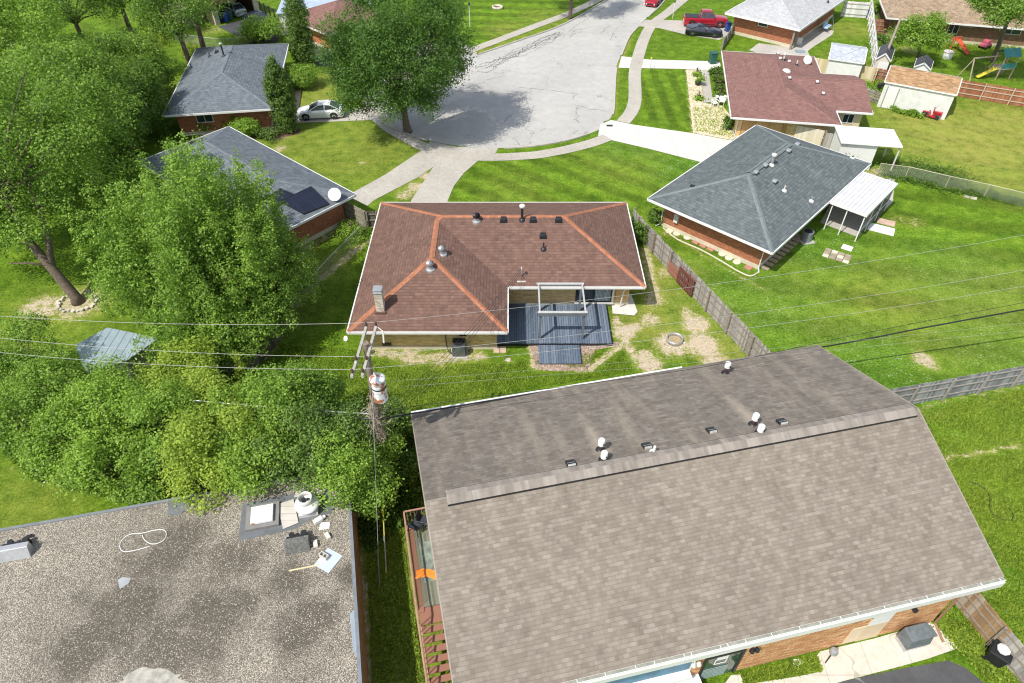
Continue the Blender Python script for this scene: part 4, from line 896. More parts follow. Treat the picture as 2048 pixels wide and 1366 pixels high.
# front gutter with leaf guard strips and clips, broad white fascia
gu=MB().box(-.02,-.14,e-.13,Lb+.02,-.125,e-.005).box(-.02,-.14,e-.13,Lb+.02,0,e-.118)
build('gutter',gu,M['white'],rf); build('gutter_guard',MB().box(0,-.125,e-.04,Lb,-.01,e-.028),m_plain('dull gutter mesh',(.27,.27,.23),.8,var=.3,scale=2),rf)
mb=MB(); rr=random.Random(3); x_=.3
while x_<Lb: mb.box(x_,-.13,e-.02,x_+.03,-.0,e-.012); x_+=rr.choice((.3,.9,1.1,.75,1.2))
build('gutter_clip',mb,M['white'],rf)
build('fascia_board',MB().box(-.0,-.19,e-.50,Lb+.0,-.12,e-.135),M['white'],rf)
build('rear_gutter',MB().box(0,Wb,e-.12,Lb*.645,Wb+.1,e-.0),M['white'],rf)
wx0,wx1,wy0,wy1=2.1,Lb-1.75,.06,Wb-.6
f.w=(wx0,wy0,wx1,wy1)
w_=MB().box(wx0,wy0,0,wx1,wy1,e-.02); 
for x_ in (wx0,wx1): w_.add([(x_,wy0,e-.02),(x_,wy1,e-.02),(x_,hm,rz-.15)],[(0,1,2)])
build('wall',w_,B_orange,t)
build('frieze_board',MB().box(wx0-.1,wy0-.10,e-.50,wx1+.1,wy0-.0,e-.13),M['white'],t)
zo=.0
def fx(u,v,z): return f.l(u,v,z).x
def wall_quad(name,pix_x,z0,z1,mat,out=.03,parent=None):
    return build(name,MB().box(pix_x[0],wy0-out,z0,pix_x[1],wy0+.02,z1),mat,parent or t)
def xw(u,v):  # x on the front wall plane under pixel
    z=1.5
    for _ in range(40):
        q=f.l(u,v,z); z+= (wy0-q.y)*.9*-1 if False else 0
        # march z so that local y equals the wall plane
        q2=f.l(u,v,z+.01); dy=(q2.y-q.y)/.01; z+= (wy0-q.y)/dy
    q=f.l(u,v,z); return q.x, z
P_=lambda u,v: xw(u,v)
pb=m_plain('bare plywood panel',(.62,.49,.33),.8,var=.08,scale=2)
a=P_(1672,1302); b=P_(1686,1279); c=P_(1722,1268); d=P_(1695,1299)
build('boarded_window',MB().box(a[0],wy0-.03,.12,d[0]-.02,wy0+.02,1.55),m_plain('cream board',(.68,.55,.38),.7,var=.05),t)
build('front_door',MB().box(d[0],wy0-.035,.05,d[0]+1.05,wy0+.02,2.1),pb,t)
build('door_panel',MB().box(d[0]+.02,wy0-.045,1.55,d[0]+1.03,wy0-.036,2.55),M['white'],t)
# glazed entrance with house number sign
a=P_(1415,1366); b=P_(1462,1350); gx0,gx1=b[0]-1.75,b[0]+.0
ent=build('entrance_door',MB().box(gx1-.10,wy0-.07,.05,gx1,wy0+.0,2.3).box(gx0,wy0-.07,2.2,gx1-.10,wy0,2.3).box(gx0,wy0-.07,.05,gx0+.1,wy0,2.2),M['black'],t)
build('pane',MB().box(gx0+.1,wy0-.02,.05,gx1-.1,wy0-.015,2.2),m_glass('green glass',(.03,.06,.055)),ent)
mb=MB()
for i in range(7): mb.box(gx0+.12,wy0-.06,.15+i*.15,gx1-.5,wy0-.03,.19+i*.15)
build('louvre',mb,m_plain('grey green slats',(.20,.27,.25),.5),ent)
nt_=build('notice',MB().box(gx0+.55,wy0-.05,1.45,gx0+1.0,wy0-.035,1.5).box(gx0+.55,wy0-.05,1.85,gx0+1.0,wy0-.035,1.9).box(gx0+.5,wy0-.05,1.45,gx0+.55,wy0-.035,1.9).box(gx0+1.0,wy0-.05,1.45,gx0+1.05,wy0-.035,1.9).box(gx0+.55,wy0-.05,1.95,gx0+1.05,wy0-.035,2.12),M['white'],ent)
build('door_canopy',MB().box(gx0-1.5,wy0-.9,.75,gx0-.02,wy0-.02,.83),M['white'],t)
build('low_wall',MB().box(gx0-1.6,wy0-.5,0,gx0-.05,wy0,.7),m_lines('brown boards',(.16,.12,.08),(.28,.22,.15),.16,.02),t)
a=P_(1225,1360); b=P_(1380,1330)
blue=m_glass('blue tinted glass',(.02,.14,.26),.45)
wn=build('window',MB().box(a[0]-.4,wy0-.05,1.5,b[0],wy0+.02,1.62).box(a[0]-.4,wy0-.05,2.55,b[0],wy0+.02,2.62).box(b[0],wy0-.05,1.5,b[0]+.07,wy0+.02,2.62),M['white'],t); build('pane',MB().box(a[0]-.4,wy0-.03,1.62,b[0],wy0-.02,2.55),blue,wn)
build('window_sill',MB().box(a[0]-.4,wy0-.32,1.3,b[0]+.05,wy0,1.48),M['white'],wn)
for u,v in ((1384,1322),(1503,1288)):
    q=P_(u,v); build('floodlight',MB().tube([(q[0],wy0,2.62),(q[0],wy0-.2,2.6)],.03,6).lathe(q[0]-.06,wy0-.22,[(.04,2.65),(.1,2.55),(.11,2.45)],10).lathe(q[0]+.16,wy0-.22,[(.04,2.65),(.1,2.55),(.11,2.45)],10),M['trim'] if u<1400 else M['dark'],t,smooth=40)
q=P_(1836,1205); build('wall_lamp',MB().box(q[0]-.07,wy0-.2,2.2,q[0]+.08,wy0,2.4),M['dark'],t,bevel=.02)
cp=m_plain('copper brown pipe',(.36,.20,.14),.5,.3)
build('downspout',MB().tube([(wx1-.1,.0,e-.15),(wx1+.0,.1,e-.5),(wx1+.05,wy0-.1,e-.9),(wx1+.05,wy0-.1,.2),(wx1-.1,wy0-.9,.1)],.05,8),cp,t)
# roof vents (far slope)
def bigpipe(u,v,h,capc,tall=True):
    q=f.ra(u,v); x,y,z=q
    o=build('flue_pipe',MB().cyl(x,y,z-.1,z+h,.10,n=16),m_plain('maroon flue',(.07,.035,.035),.5) if 'maroon' not in M else M['maroon'],t,smooth=40)
    build('collar',MB().lathe(x,y,[(.24,z-.06),(.22,z+.02),(.14,z+.09),(.11,z+.1)],16),M['dark'],o,smooth=40)
    cp_=build('cap',MB().lathe(x,y,[(.13,z+h-.02),(.155,z+h),(.155,z+h+.28),(.13,z+h+.33),(.05,z+h+.36),(.002,z+h+.36)],18),M['white'],o,smooth=40)
    build('slot',MB().box(x+.03,y-.165,z+h+.08,x+.08,y-.12,z+h+.2),M['black'],cp_)
M['maroon']=m_plain('maroon flue',(.07,.035,.035),.5)
bigpipe(1451,746,.45,0); bigpipe(1506,849,.38,0); bigpipe(1519,866,.18,0); bigpipe(1201,900,.40,0); bigpipe(1207,920,.22,0)
M['ventpale']=m_plain('pale vent face',(.52,.52,.50),.5)
for u,v in ((1422,862),(1563,845),(1293,893),(1141,928)):
    q=f.ra(u,v); x,y,z=q; s=.2; sl_=slope
    o=build('roof_vent',MB().add([(x-s,y-s,z-.02+sl_*s),(x+s,y-s,z-.02+sl_*s),(x+s,y+s,z-.02-sl_*s),(x-s,y+s,z-.02-sl_*s),(x-s,y-s+.05,z+.13+sl_*s),(x+s,y-s+.05,z+.13+sl_*s),(x+s,y+s,z+.13-sl_*s),(x-s,y+s,z+.13-sl_*s)],[(4,5,6,7),(0,1,5,4),(1,2,6,5),(2,3,7,6),(3,0,4,7)]),M['dark'],t,bevel=.02)
    build('lens',MB().box(x-.17,y-s-.012+.0,z+.0+sl_*s,x+.17,y-s+.04,z+.10+sl_*s).add([(x-.17,y-.19,z+.14+sl_*s),(x+.17,y-.19,z+.14+sl_*s),(x+.17,y-.02,z+.142+sl_*.02),(x-.17,y-.02,z+.142+sl_*.02)],[(0,1,2,3)]),M['ventpale'],o)
q=f.ra(1307,905); o=build('vent_pipe',MB().cyl(q.x,q.y,q.z-.1,q.z+.42,.06,n=14),M['white'],t,smooth=40); build('flashing',MB().lathe(q.x,q.y,[(.2,q.z-.07),(.19,q.z+.03),(.09,q.z+.06)],14),M['trim'],o,smooth=40)
build('side_window',MB().box(wx0-.06,Wb-2.9,1.9,wx0+.02,Wb-1.9,3.0),M['white'],t)
# ---- raised timber deck and stairs on the left gable
rw=m_wood('faded red deck timber',[(.17,.075,.05),(.27,.13,.09),(.36,.20,.145)],4); rp=m_plain('worn red paint',(.36,.20,.15),.8,var=.2,scale=6)
zd=1.9
t2=thing('raised_deck','raised brown timber deck with railings and open stairs beside the taupe building','deck',(at(808,1024,zd).x,at(808,1024,zd).y,0),0)
t2.rotation_euler=(0,0,ang); t2.matrix_basis=Matrix.Translation(t2.location)@Matrix.Rotation(ang,4,'Z'); g_=Frame(t2)
cor=g_.l(806,1022,zd+1.05); fr=g_.l(863,1366,zd-1.0)
x0=cor.x+.0; ytop=cor.y; xr_=x0+1.75
# deck length from pixel rows
yend=g_.l(845,1215,zd).y
mb=MB(); n=int((ytop-yend)/.12)
greyb=m_wood('grey green deck boards',[(.10,.10,.08),(.17,.17,.14),(.25,.25,.215)],4)
xx=x0+.35
while xx<xr_: mb.box(xx,yend,zd-.04,xx+.088,ytop-.05,zd+random.uniform(0,.004)); xx+=.1
build('deck_boards',mb,greyb,t2); build('edge_board',MB().box(x0+.08,yend-.2,zd-.2,x0+.33,ytop-.05,zd+.012),rw,t2)
build('joist',MB().box(x0+.1,yend,zd-.25,x0+.15,ytop,zd-.06).box(x0+.15,ytop-.1,zd-.25,xr_,ytop-.05,zd-.06).box(x0+.15,yend,zd-.25,xr_,yend+.06,zd-.06),rw,t2)
for y_ in (ytop-.15,(ytop+yend)/2,yend+.1):
    for x_ in (x0+.12,xr_-.1): build('post',MB().box(x_-.06,y_-.06,0,x_+.06,y_+.06,zd-.05),rp,t2)
zr=zd+1.0
rl=build('railing',MB().bar((x0+.03,ytop,zr),(x0+.03,yend-.1,zr),.07,.05).bar((x0+.03,ytop,zr),(xr_,ytop,zr),.07,.05).bar((x0+.03,ytop,zd+.15),(x0+.03,yend-.1,zd+.15),.05,.05),rp,t2)
mb=MB(); y_=ytop
while y_>yend-.1: mb.box(x0+.015,y_-.015,zd+.1,x0+.045,y_+.015,zr-.05); y_-=.17
xx=x0+.15
while xx<xr_: mb.box(xx-.015,ytop-.015,zd+.1,xx+.015,ytop+.015,zr-.05); xx+=.17
build('baluster',mb,rp,rl)
# stairs towards the viewer
nst=11; run=.31; rise=zd/(nst+.0)
mb=MB()
build('landing',MB().box(x0+.1,yend-.75,zd-.08,xr_,yend-.02,zd-.03),rw,t2)
ys=yend-.8
for i in range(nst):
    zz=zd-rise*(i+.6); yy=ys-run*i*1.12
    build('stair_tread',MB().box(x0+.14,yy-.27,zz-.05,xr_,yy,zz),rw,t2)
ye=ys-run*1.12*nst
build('stringer',MB().bar((x0+.1,ys+.1,zd-.05),(x0+.1,ye,.25),.06,.28).bar((xr_,ys+.1,zd-.05),(xr_,ye,.25),.06,.28),rp,t2)
r2=build('stair_railing',MB().bar((x0+.03,yend-.1,zr),(x0+.03,ys,zr),.07,.05).bar((x0+.03,ys,zr),(x0+.03,ye,1.0),.07,.05),rp,t2)
mb=MB(); i=0; yy=ys
while yy>ye: 
    zc=zr-(zr-1.0)*(ys-yy)/(ys-ye); mb.box(x0+.015,yy-.015,zc-.95,x0+.045,yy+.015,zc-.04); yy-=.19
build('baluster',mb,rp,r2)
# things lying on the deck
def deckpt(u,v,z=zd): 
    return at(u,v,z)
p0=deckpt(835,1052); 
def patio_chair(name,label,loc,rz,c,group=None):
    t=thing(name,label,'chair',tuple(loc),rz,group)
    build('seat',MB().box(-.25,-.24,.42,.25,.24,.46),c,t,bevel=.03)
    build('backrest',MB().add([(-.25,.22,.44),(.25,.22,.44),(.23,.34,.92),(-.23,.34,.92),(-.25,.25,.44),(.25,.25,.44),(.23,.37,.92),(-.23,.37,.92)],[(0,1,2,3),(7,6,5,4),(0,4,5,1),(2,6,7,3),(0,3,7,4),(1,5,6,2)]),c,t)
    for sx in (-1,1):
        build('armrest',MB().tube([(sx*.28,-.22,.42),(sx*.28,-.22,.64),(sx*.28,.26,.66)],.018,6),M['black'],t)
        for sy in (-1,1): build('leg',MB().tube([(sx*.25,sy*.2,.44),(sx*.29,sy*.28,0)],.015,6),M['black'],t)
    return t
cd_=m_plain('charcoal sling fabric',(.035,.045,.06),.7)
patio_chair('folding_chair','black folding chair on the raised deck, nearest the railing corner',deckpt(833,1060),2.6,cd_,'chairs on the raised deck')
patio_chair('folding_chair','black folding chair on the raised deck, closer to the taupe roof edge',deckpt(851,1050),1.4,cd_,'chairs on the raised deck')
og=m_plain('orange tarp',(.85,.25,.03),.6); mb=MB(); rr=random.Random(8); G0=[[None]*7 for _ in range(5)]
base=deckpt(862,1150); 
for i in range(5):
    for j in range(7): G0[i][j]=(base.x-.65+j*.25+rr.uniform(-.03,.03),base.y-.22+i*.1+.12*math.sin(j)+rr.uniform(-.02,.02),zd+.03+rr.uniform(0,.08))
mb.add([g for r in G0 for g in r],[(i*7+j,i*7+j+1,i*7+j+8,i*7+j+7) for i in range(4) for j in range(6)])
solo('orange_cloth',mb,og,'crumpled orange cloth lying across the raised deck','cloth',smooth=True)
mb=MB(); a=deckpt(842,1085); c_,s_=math.cos(ang),math.sin(ang)
def rot2(x,y,o,z): return (o.x+x*c_-y*s_,o.y+x*s_+y*c_,z)
mb.add([rot2(x,y,a,zd+.012) for x,y in ((-.1,.0),(1.2,.0),(1.2,-2.0),(-.1,-2.0))]+[rot2(x,y,a,zd+.02) for x,y in ((-.1,.0),(1.2,.0),(1.2,-2.0),(-.1,-2.0))],[(4,7,6,5),(0,1,5,4),(1,2,6,5),(2,3,7,6),(3,0,4,7)])
solo('door_mat',mb,m_plain('mottled green mat',(.20,.24,.20),.8,var=.5,scale=3),'mottled grey green mat lying on the raised deck','mat')

# ------------------------------------------------------------------ GRAVEL ROOFED BUILDING
z=3.2; TL=at(0,1057,z); TR=at(698,934,z); BR=at(725,1366,z); ang=math.atan2((TR-TL).y,(TR-TL).x)
dx=Vector((math.cos(ang),math.sin(ang),0)); nyv=Vector((math.sin(ang),-math.cos(ang),0))
org=TR-dx*30+nyv*22
t=thing('flat_roof_building','flat gravel roofed building with metal edge, lower left','building',(org.x,org.y,0),ang); f=Frame(t); Fl=f; L_,W_=30,22
def m_gravel():
    m,nt,b=new_mat('roof gravel'); p=objsrc(nt)
    v=N(nt,'ShaderNodeTexVoronoi'); v.inputs['Scale'].default_value=29; v.inputs['Randomness'].default_value=1; L(nt,p,v.inputs['Vector'])
    sx=N(nt,'ShaderNodeSeparateXYZ'); L(nt,v.outputs['Color'],sx.inputs[0])
    base=ramp(nt,sx.outputs[0],[(0,(.20,.165,.125)),(.3,(.31,.275,.215)),(.65,(.46,.41,.335)),(1,(.70,.645,.54))])
    base=mix(nt,1.,base,ramp(nt,v.outputs['Distance'],[(.25,1.05),(.62,.42)]),'MULTIPLY')
    dirt=None; wob=tex_noise(nt,p,.7,6,.68)
    for (u_,v_,r_) in ((340,1105,2.0),(470,1120,1.5),(250,1225,2.3),(420,1235,2.0),(170,1290,1.6),(580,1160,1.1),(610,1255,1.4),(700,1150,.7),(330,1300,1.6)):
        q_=f.l(u_,v_,z); dn=N(nt,'ShaderNodeVectorMath',operation='DISTANCE'); L(nt,p,dn.inputs[0]); dn.inputs[1].default_value=(q_.x,q_.y,z-.05)
        k_=mth(nt,'SUBTRACT',1.25,mth(nt,'DIVIDE',dn.outputs['Value'],r_),True); dirt=k_ if dirt is None else mth(nt,'MAXIMUM',dirt,k_)
    dirt=ramp(nt,mth(nt,'ADD',dirt,mth(nt,'MULTIPLY',mth(nt,'SUBTRACT',wob,.5),2.4)),[(.15,0.),(.75,1.)])
    stone=mth(nt,'LESS_THAN',sx.outputs[1],.78)
    base=mix(nt,mth(nt,'MULTIPLY',mth(nt,'MULTIPLY',dirt,stone),.86),base,(.088,.075,.056))
    n2=tex_noise(nt,p,.5,4,.6); base=mix(nt,1.,base,ramp(nt,n2,[(.3,.84),(.7,1.15)]),'MULTIPLY')
    L(nt,base,b.inputs['Base Color']); b.inputs['Roughness'].default_value=.9
    bump(nt,b,mth(nt,'SUBTRACT',1.,v.outputs['Distance']),.9,.03); return m
build('gravel_roof',MB().box(.14,.14,z-.2,L_-.14,W_-.14,z-.05),m_gravel(),t)
mem=m_plain('dark roofing membrane',(.13,.14,.15),.7,var=.2,scale=2)
build('roof_edge',MB().box(0,W_-.14,z-.22,L_,W_,z).box(L_-.14,0,z-.22,L_,W_-.14,z).box(0,0,z-.22,.14,W_-.14,z),m_plain('grey metal flashing',(.22,.24,.26),.5,.3,var=.15),t)
build('wall',MB().box(.12,.12,0,L_-.12,W_-.12,z-.21),m_brick('tan brown block',[(.30,.17,.08),(.38,.22,.11),(.45,.28,.15)],(.3,.2,.12),.4,.2),t)
zg=z-.05
def pl(u,v,zz=zg): return f.l(u,v,zz)
def patch(name,pix,zz,mat,h=.008,label=None):
    q=[pl(*p) for p in pix]; o=build(name,MB().prism([(a.x,a.y) for a in q],zz,zz+h),mat,t)
    if label:o['label']=label
    return o
patch('membrane_patch',[(338,1006),(345,998),(405,984),(380,1012),(360,1030),(336,1030)],zg,mem); patch('membrane_patch',[(478,1066),(486,1008),(560,992),(650,976),(664,990),(665,1026),(625,1036),(590,1058),(478,1082)],zg,mem)
wet=m_plain('dry puddle silt',(.36,.345,.30),.8,var=.3,scale=4); patch('membrane_patch',[(700,1228),(716,1210),(722,1330),(706,1300)],zg,m_plain('grey blue membrane',(.27,.32,.37),.5))
bc=[(305+(66+9*math.sin(5*a)+5*math.sin(11*a+1))*math.cos(a),1363+(25+4*math.sin(4*a+2)+3*math.sin(9*a))*math.sin(a)) for a in np.linspace(0,2*math.pi,70)[:-1]]
patch('silt_patch',bc,zg,wet); patch('silt_patch',[(236,1160),(245,1154),(262,1156),(258,1166),(240,1178)],zg,m_plain('blue grey patch',(.34,.36,.38),.6))
# hatch
def boxthing(name,label,cat,pix,z0,h,mat,group=None,bevel=.0,topname=None):
    q=[at(*p,z0+h) for p in pix]; cx_=sum(a.x for a in q)/4; cy_=sum(a.y for a in q)/4
    mb=MB().prism([(a.x,a.y) for a in q],z0,z0+h); return solo(name,mb,mat,label,cat,group,bevel=bevel)
rust,nt,b_=new_mat('white hatch paint with rust'); n_=tex_noise(nt,objsrc(nt),3.5,5,.6); L(nt,mix(nt,ramp(nt,n_,[(.60,0.),(.66,1.)]),(.74,.77,.80),(.42,.20,.08)),b_.inputs['Base Color']); b_.inputs['Roughness'].default_value=.5
q=[at(*p,zg) for p in ((487,1068),(497,1010),(560,1000),(562,1062))]
t3=thing('roof_hatch','white square roof hatch lid with rust patches on a grey curb','roof hatch',(sum(a.x for a in q)/4,sum(a.y for a in q)/4,zg),ang); h_=Frame(t3)
build('curb',MB().box(-.72,-.62,.0,.72,.62,.16),m_plain('grey curb membrane',(.20,.19,.18),.8),t3); build('lid',MB().box(-.47,-.44,.18,.49,.44,.32),rust,t3,bevel=.02)
ply=m_lines('grey plywood',(.46,.43,.38),(.58,.55,.50),.35,.01)
boxthing('plywood_board','weathered plywood sheet lying beside the white roof hatch','board',[(566,1058),(597,1045),(587,998),(555,1008)],zg+.03,.03,ply)
boxthing('plywood_board','grey board lying behind the round exhaust fan at the tree edge','board',[(588,994),(649,986),(650,962),(598,968)],zg+.02,.03,ply)
q=at(618,1018,zg); 
t3=thing('exhaust_fan','white mushroom shaped exhaust fan with an open top on the gravel roof','exhaust fan',(q.x,q.y,zg),ang)
build('base',MB().box(-.42,-.42,0,.42,.42,.2),M['trim'],t3); build('housing',MB().lathe(0,0,[(.30,.2),(.46,.28),(.55,.38),(.56,.46),(.48,.56),(.32,.62),(.3,.66)],24),M['white'],t3,smooth=50)
o=build('drum',MB().tube([(0,0,.6),(0,0,.95)],.31,20,cap=False),M['trim'],t3,smooth=40); md=o.modifiers.new('t','SOLIDIFY'); md.thickness=.02
build('motor',MB().cyl(-.08,0,.6,.82,.1).cyl(.1,.05,.6,.7,.07),M['dark'],t3,smooth=40)
def cond(name,label,u,v,s,rzz,c):
    q=at(u,v,zg); t3=thing(name,label,'air conditioner',(q.x,q.y,zg),rzz)
    build('cabinet',MB().add([(-s*.55,-.35,0),(s*.55,-.35,0),(s*.55,.15,0),(-s*.55,.15,0),(-s*.55,-.12,.5),(s*.55,-.12,.5),(s*.55,.15,.5),(-s*.55,.15,.5)],[(0,1,5,4),(4,5,6,7),(1,2,6,5),(2,3,7,6),(3,0,4,7)]),c,t3,bevel=.02)
    build('coil',MB().box(-s*.45,.15,.05,s*.45,.3,.4),M['dark'],t3); build('compressor',MB().cyl(-s*.25,.45,0,.3,.12).cyl(s*.3,.42,0,.34,.13),M['black'],t3,smooth=40)
    build('fan_bracket',MB().box(-s*.5,.32,.0,-s*.32,.6,.12),M['steel'],t3)
cond('air_conditioner','silver rooftop air conditioner with slanted front at the left edge of the gravel roof',35,1106,1.15,ang,M['steel'])
cond('air_conditioner','dark rusted rooftop air conditioner in front of the round exhaust fan',597,1092,.95,ang,m_plain('dark rusty cabinet',(.13,.13,.12),.7,var=.5,scale=9))
wh=m_plain('pale stone grey',(.60,.57,.50),.8)
for i,(u,v,lab) in enumerate(((632,1090,'small white block right of the dark rooftop air conditioner'),(656,1074,'white block lying near the corner edge of the gravel roof'))):
    q=at(u,v,zg); t3=solo('concrete_block',MB().box(-.09,-.17,0,.09,.17,.16),wh,lab,'block','blocks on the gravel roof',loc=(q.x,q.y,zg),rz=ang+.1+i*.3,bevel=.01)
q=at(640,1042,zg); mb=MB(); mb.box(-.28,-.1,.0,.15,.12,.22); mb.box(.15,-.06,.03,.3,.08,.16); solo('vent_hood',mb,M['white'],'white metal vent elbow lying below the round exhaust fan','vent hood',loc=(q.x,q.y,zg),rz=ang+.5,bevel=.03)
q=at(648,1052,zg); solo('white_sheet',MB().prism([(-.25,-.15),(.22,-.2),(.28,.12),(-.1,.2)],0,.03),M['white'],'torn white sheet metal scrap by the vent elbow','scrap',loc=(q.x,q.y,zg),rz=.3)
q=at(657,1121,zg); t3=solo('metal_sheet',MB().box(-.46,-.40,0,.46,.40,.03),m_plain('pale blue metal',(.55,.62,.68),.45,.2,var=.06),'pale blue square metal sheet turned cornerwise on the gravel','metal sheet',loc=(q.x,q.y,zg),rz=ang+.85)
q=at(649,1114,zg+.03); mb=MB().box(-.1,-.2,0,-.07,.2,.19).box(.07,-.2,0,.1,.2,.19).box(-.07,-.2,0,.07,-.17,.19).box(-.07,.17,0,.07,.2,.19).box(-.07,-.015,0,.07,.015,.19).box(-.07,-.17,0,.07,.17,.02)
solo('cinder_block',mb,m_plain('cinder',(.50,.48,.43),.9),'two hole cinder block holding down the pale blue sheet','block',loc=(q.x,q.y,zg+.031),rz=ang+.85)
a=at(578,1142,zg); b=at(640,1130,zg); mb=MB().bar(a+Vector((0,0,.04)),b+Vector((0,0,.04)),.06,.04); solo('wooden_plank',mb,M['wood_pale'],'narrow pale plank lying left of the pale blue sheet','plank')
a=at(622,1098,zg); b=at(648,1092,zg); mb=MB().bar(a+Vector((0,0,.05)),b+Vector((0,0,.05)),.07,.05); solo('wooden_plank',mb,M['post'],'short dark plank beside the dark air conditioner','plank')
cab=[at(u,v,zg+.02) for u,v in ((300,1092),(272,1100),(248,1103),(240,1092),(246,1078),(262,1068),(285,1066),(310,1060),(328,1060),(333,1070),(325,1082),(305,1088),(290,1080),(285,1070))]
solo('loose_cable',MB().tube(smooth_path(cab,5),.018,6),M['white'],'white cable lying in a loop on the gravel roof','cable',smooth=True)
q=at(60,1073,zg); solo('debris',MB().box(-.14,-.06,0,.08,.08,.06).box(.05,-.1,.0,.18,.02,.04),M['black'],'small black debris near the rear edge of the gravel roof','debris',loc=(q.x,q.y,zg),rz=.5)
# ------------------------------------------------------------------ vegetation
def leaf_obj(name, pts, nrm, size, mat, parent, aspect=.62, rng=RNG):
    n = len(pts); nrm = nrm/np.linalg.norm(nrm, axis=1)[:,None]
    r = rng.normal(size=(n,3)); u = np.cross(nrm, r); u /= np.linalg.norm(u, axis=1)[:,None]; v = np.cross(nrm, u)
    s = size*rng.uniform(.6, 1.35, (n,1)); u = u*s*.5; v = v*s*.5*aspect
    lift = nrm*s*.12
    V = np.stack([pts-u, pts-v+lift, pts+u, pts+v+lift], 1).reshape(-1,3); Fc = np.arange(4*n).reshape(-1,4)
    if parent is not None: V = V - np.array(parent.location)[None,:]
    me = np_mesh(name, V, Fc, [mat]); o = bpy.data.objects.new(name, me); C.objects.link(o); o.parent = parent; return o
def clump_leaves(clumps, dens, tuft=.28, up=.55, rng=RNG, shell=(.72,1.03), per=14, gap=0.0):
    """clumps: rows of (x,y,z, rx,ry,rz). Leaves sit in small tufts spread over each clump"""
    P_, N_ = [], []
    for c in clumps:
        c = np.array(c, float); R = c[3:6]; area_ = 4*math.pi*((R[0]*R[1])**1.6/3+(R[0]*R[2])**1.6/3+(R[1]*R[2])**1.6/3)**(1/1.6)
        nt = max(3, int(area_*dens/per)); d = rng.normal(size=(nt,3)); d[:,2] = d[:,2]*.9+.22; d /= np.linalg.norm(d, axis=1)[:,None]
        rad = rng.uniform(shell[0], shell[1], (nt,1)); lump = 1+.13*np.sin(d[:,:1]*7+c[0]*3)*np.sin(d[:,1:2]*6+c[1]*2)
        q = c[None,:3]+d*R[None,:]*rad*lump
        k = rng.poisson(per, nt); idx = np.repeat(np.arange(nt), k); tt = tuft*rng.uniform(.6,1.4,(nt,1))
        p = q[idx]+rng.normal(size=(len(idx),3))*tt[idx]*np.array([1,1,.75])
        nn = d[idx]*.7+rng.normal(size=(len(idx),3))*.55+np.array([0,0,up])
        P_.append(p); N_.append(nn)
    return np.concatenate(P_), np.concatenate(N_)
def tree(name, label, cat, base, clumps, mat, dens=34, size=.2, trunk=.22, tuft=.28, group=None, limbs=True, stems=None, trunk_pts=None, up=.55, per=14, shell=(.72,1.03), rng=None, bark='bark'):
    rng = rng or np.random.default_rng(abs(hash(label)) % 1 + int(base[0]*31+base[1]*17) % 9973)
    t = thing(name, label, cat, tuple(base), 0, group)
    P_, N_ = clump_leaves(clumps, dens, tuft, up, rng, shell, per); leaf_obj('crown', P_, N_, size, mat, t, rng=rng)
    if trunk:
        mb = MB(); ca = np.array(clumps); top = ca[:,:3].mean(0); zmin = ca[:,2].min()
        b0 = Vector((0,0,0)); fork = Vector(((top[0]-base[0])*.35,(top[1]-base[1])*.35, max(.8, (zmin-base[2])*.75)))
        tp = [Vector(p)-Vector(base) for p in trunk_pts] if trunk_pts else [b0-Vector((0,0,.1)), b0+Vector((0,0,.25)), fork*.5, fork]
        rs = [trunk*1.5, trunk*1.12]+[trunk*(1-.25*i/(len(tp)-2)) for i in range(1,len(tp)-1)]
        mb.tube(tp, rs[:len(tp)], 10)
        fk = tp[-1]
        if limbs:
            sel = list(range(len(clumps))); rnd = random.Random(int(base[0]*7)); rnd.shuffle(sel)
            for i in sel[:26]:
                c = Vector(clumps[i][:3])-Vector(base); m = fk.lerp(c, .5)+Vector((rnd.uniform(-.3,.3),rnd.uniform(-.3,.3),rnd.uniform(-.1,.5)))
                mb.tube([fk-Vector((0,0,.2)), fk.lerp(m,.5)+Vector((0,0,.1)), m, c], [trunk*.42, trunk*.3, trunk*.2, trunk*.07], 6)
        build('trunk', mb, M[bark], t, smooth=True)
    return t
def ell(center, R, n, cr, rng, zs=1., flat=.0, low=-.55):
    """n clumps spread through an ellipsoid shell"""
    out = []
    for i in range(n):
        while True:
            d = rng.normal(size=3); d /= np.linalg.norm(d)
            if d[2] > low: break
        k = rng.uniform(.45,.95)**.6; r = cr*rng.uniform(.7,1.25)
        out.append((center[0]+d[0]*R[0]*k, center[1]+d[1]*R[1]*k, center[2]+d[2]*R[2]*k, r, r, r*zs))
    return out
R_ = lambda s: np.random.default_rng(s)
# big maple between the two houses: upright plumes
rg = R_(5); cl = []
for i in range(86):
    a = rg.uniform(0, 2*math.pi); q = math.sqrt(rg.uniform(.02,1)); x = -19.0+5.9*q*math.cos(a); y = 33.6+5.3*q*math.sin(a)
    top = 11.9-2.9*q**2+rg.uniform(-2.4,1.2); n_ = 4; r = rg.uniform(.42,.64); fx, fy = .16*math.cos(a)*q, .16*math.sin(a)*q
    for k in range(7):      # a plume: widening downwards in ragged tiers
        zz = top-.5-k*.95
        if zz < 1.6: break
        rr_ = r*(.55+.26*k)*rg.uniform(.8,1.15)
        cl.append((x-fx*k*.9+rg.uniform(-.22,.22), y-fy*k*.9+rg.uniform(-.22,.22), zz, rr_, rr_, .62))
for i in range(34):
    a = rg.uniform(0, 2*math.pi); cl.append((-19.0+6.1*math.cos(a), 33.4+5.4*math.sin(a), rg.uniform(1.5,5.0), .85, .85, .8))
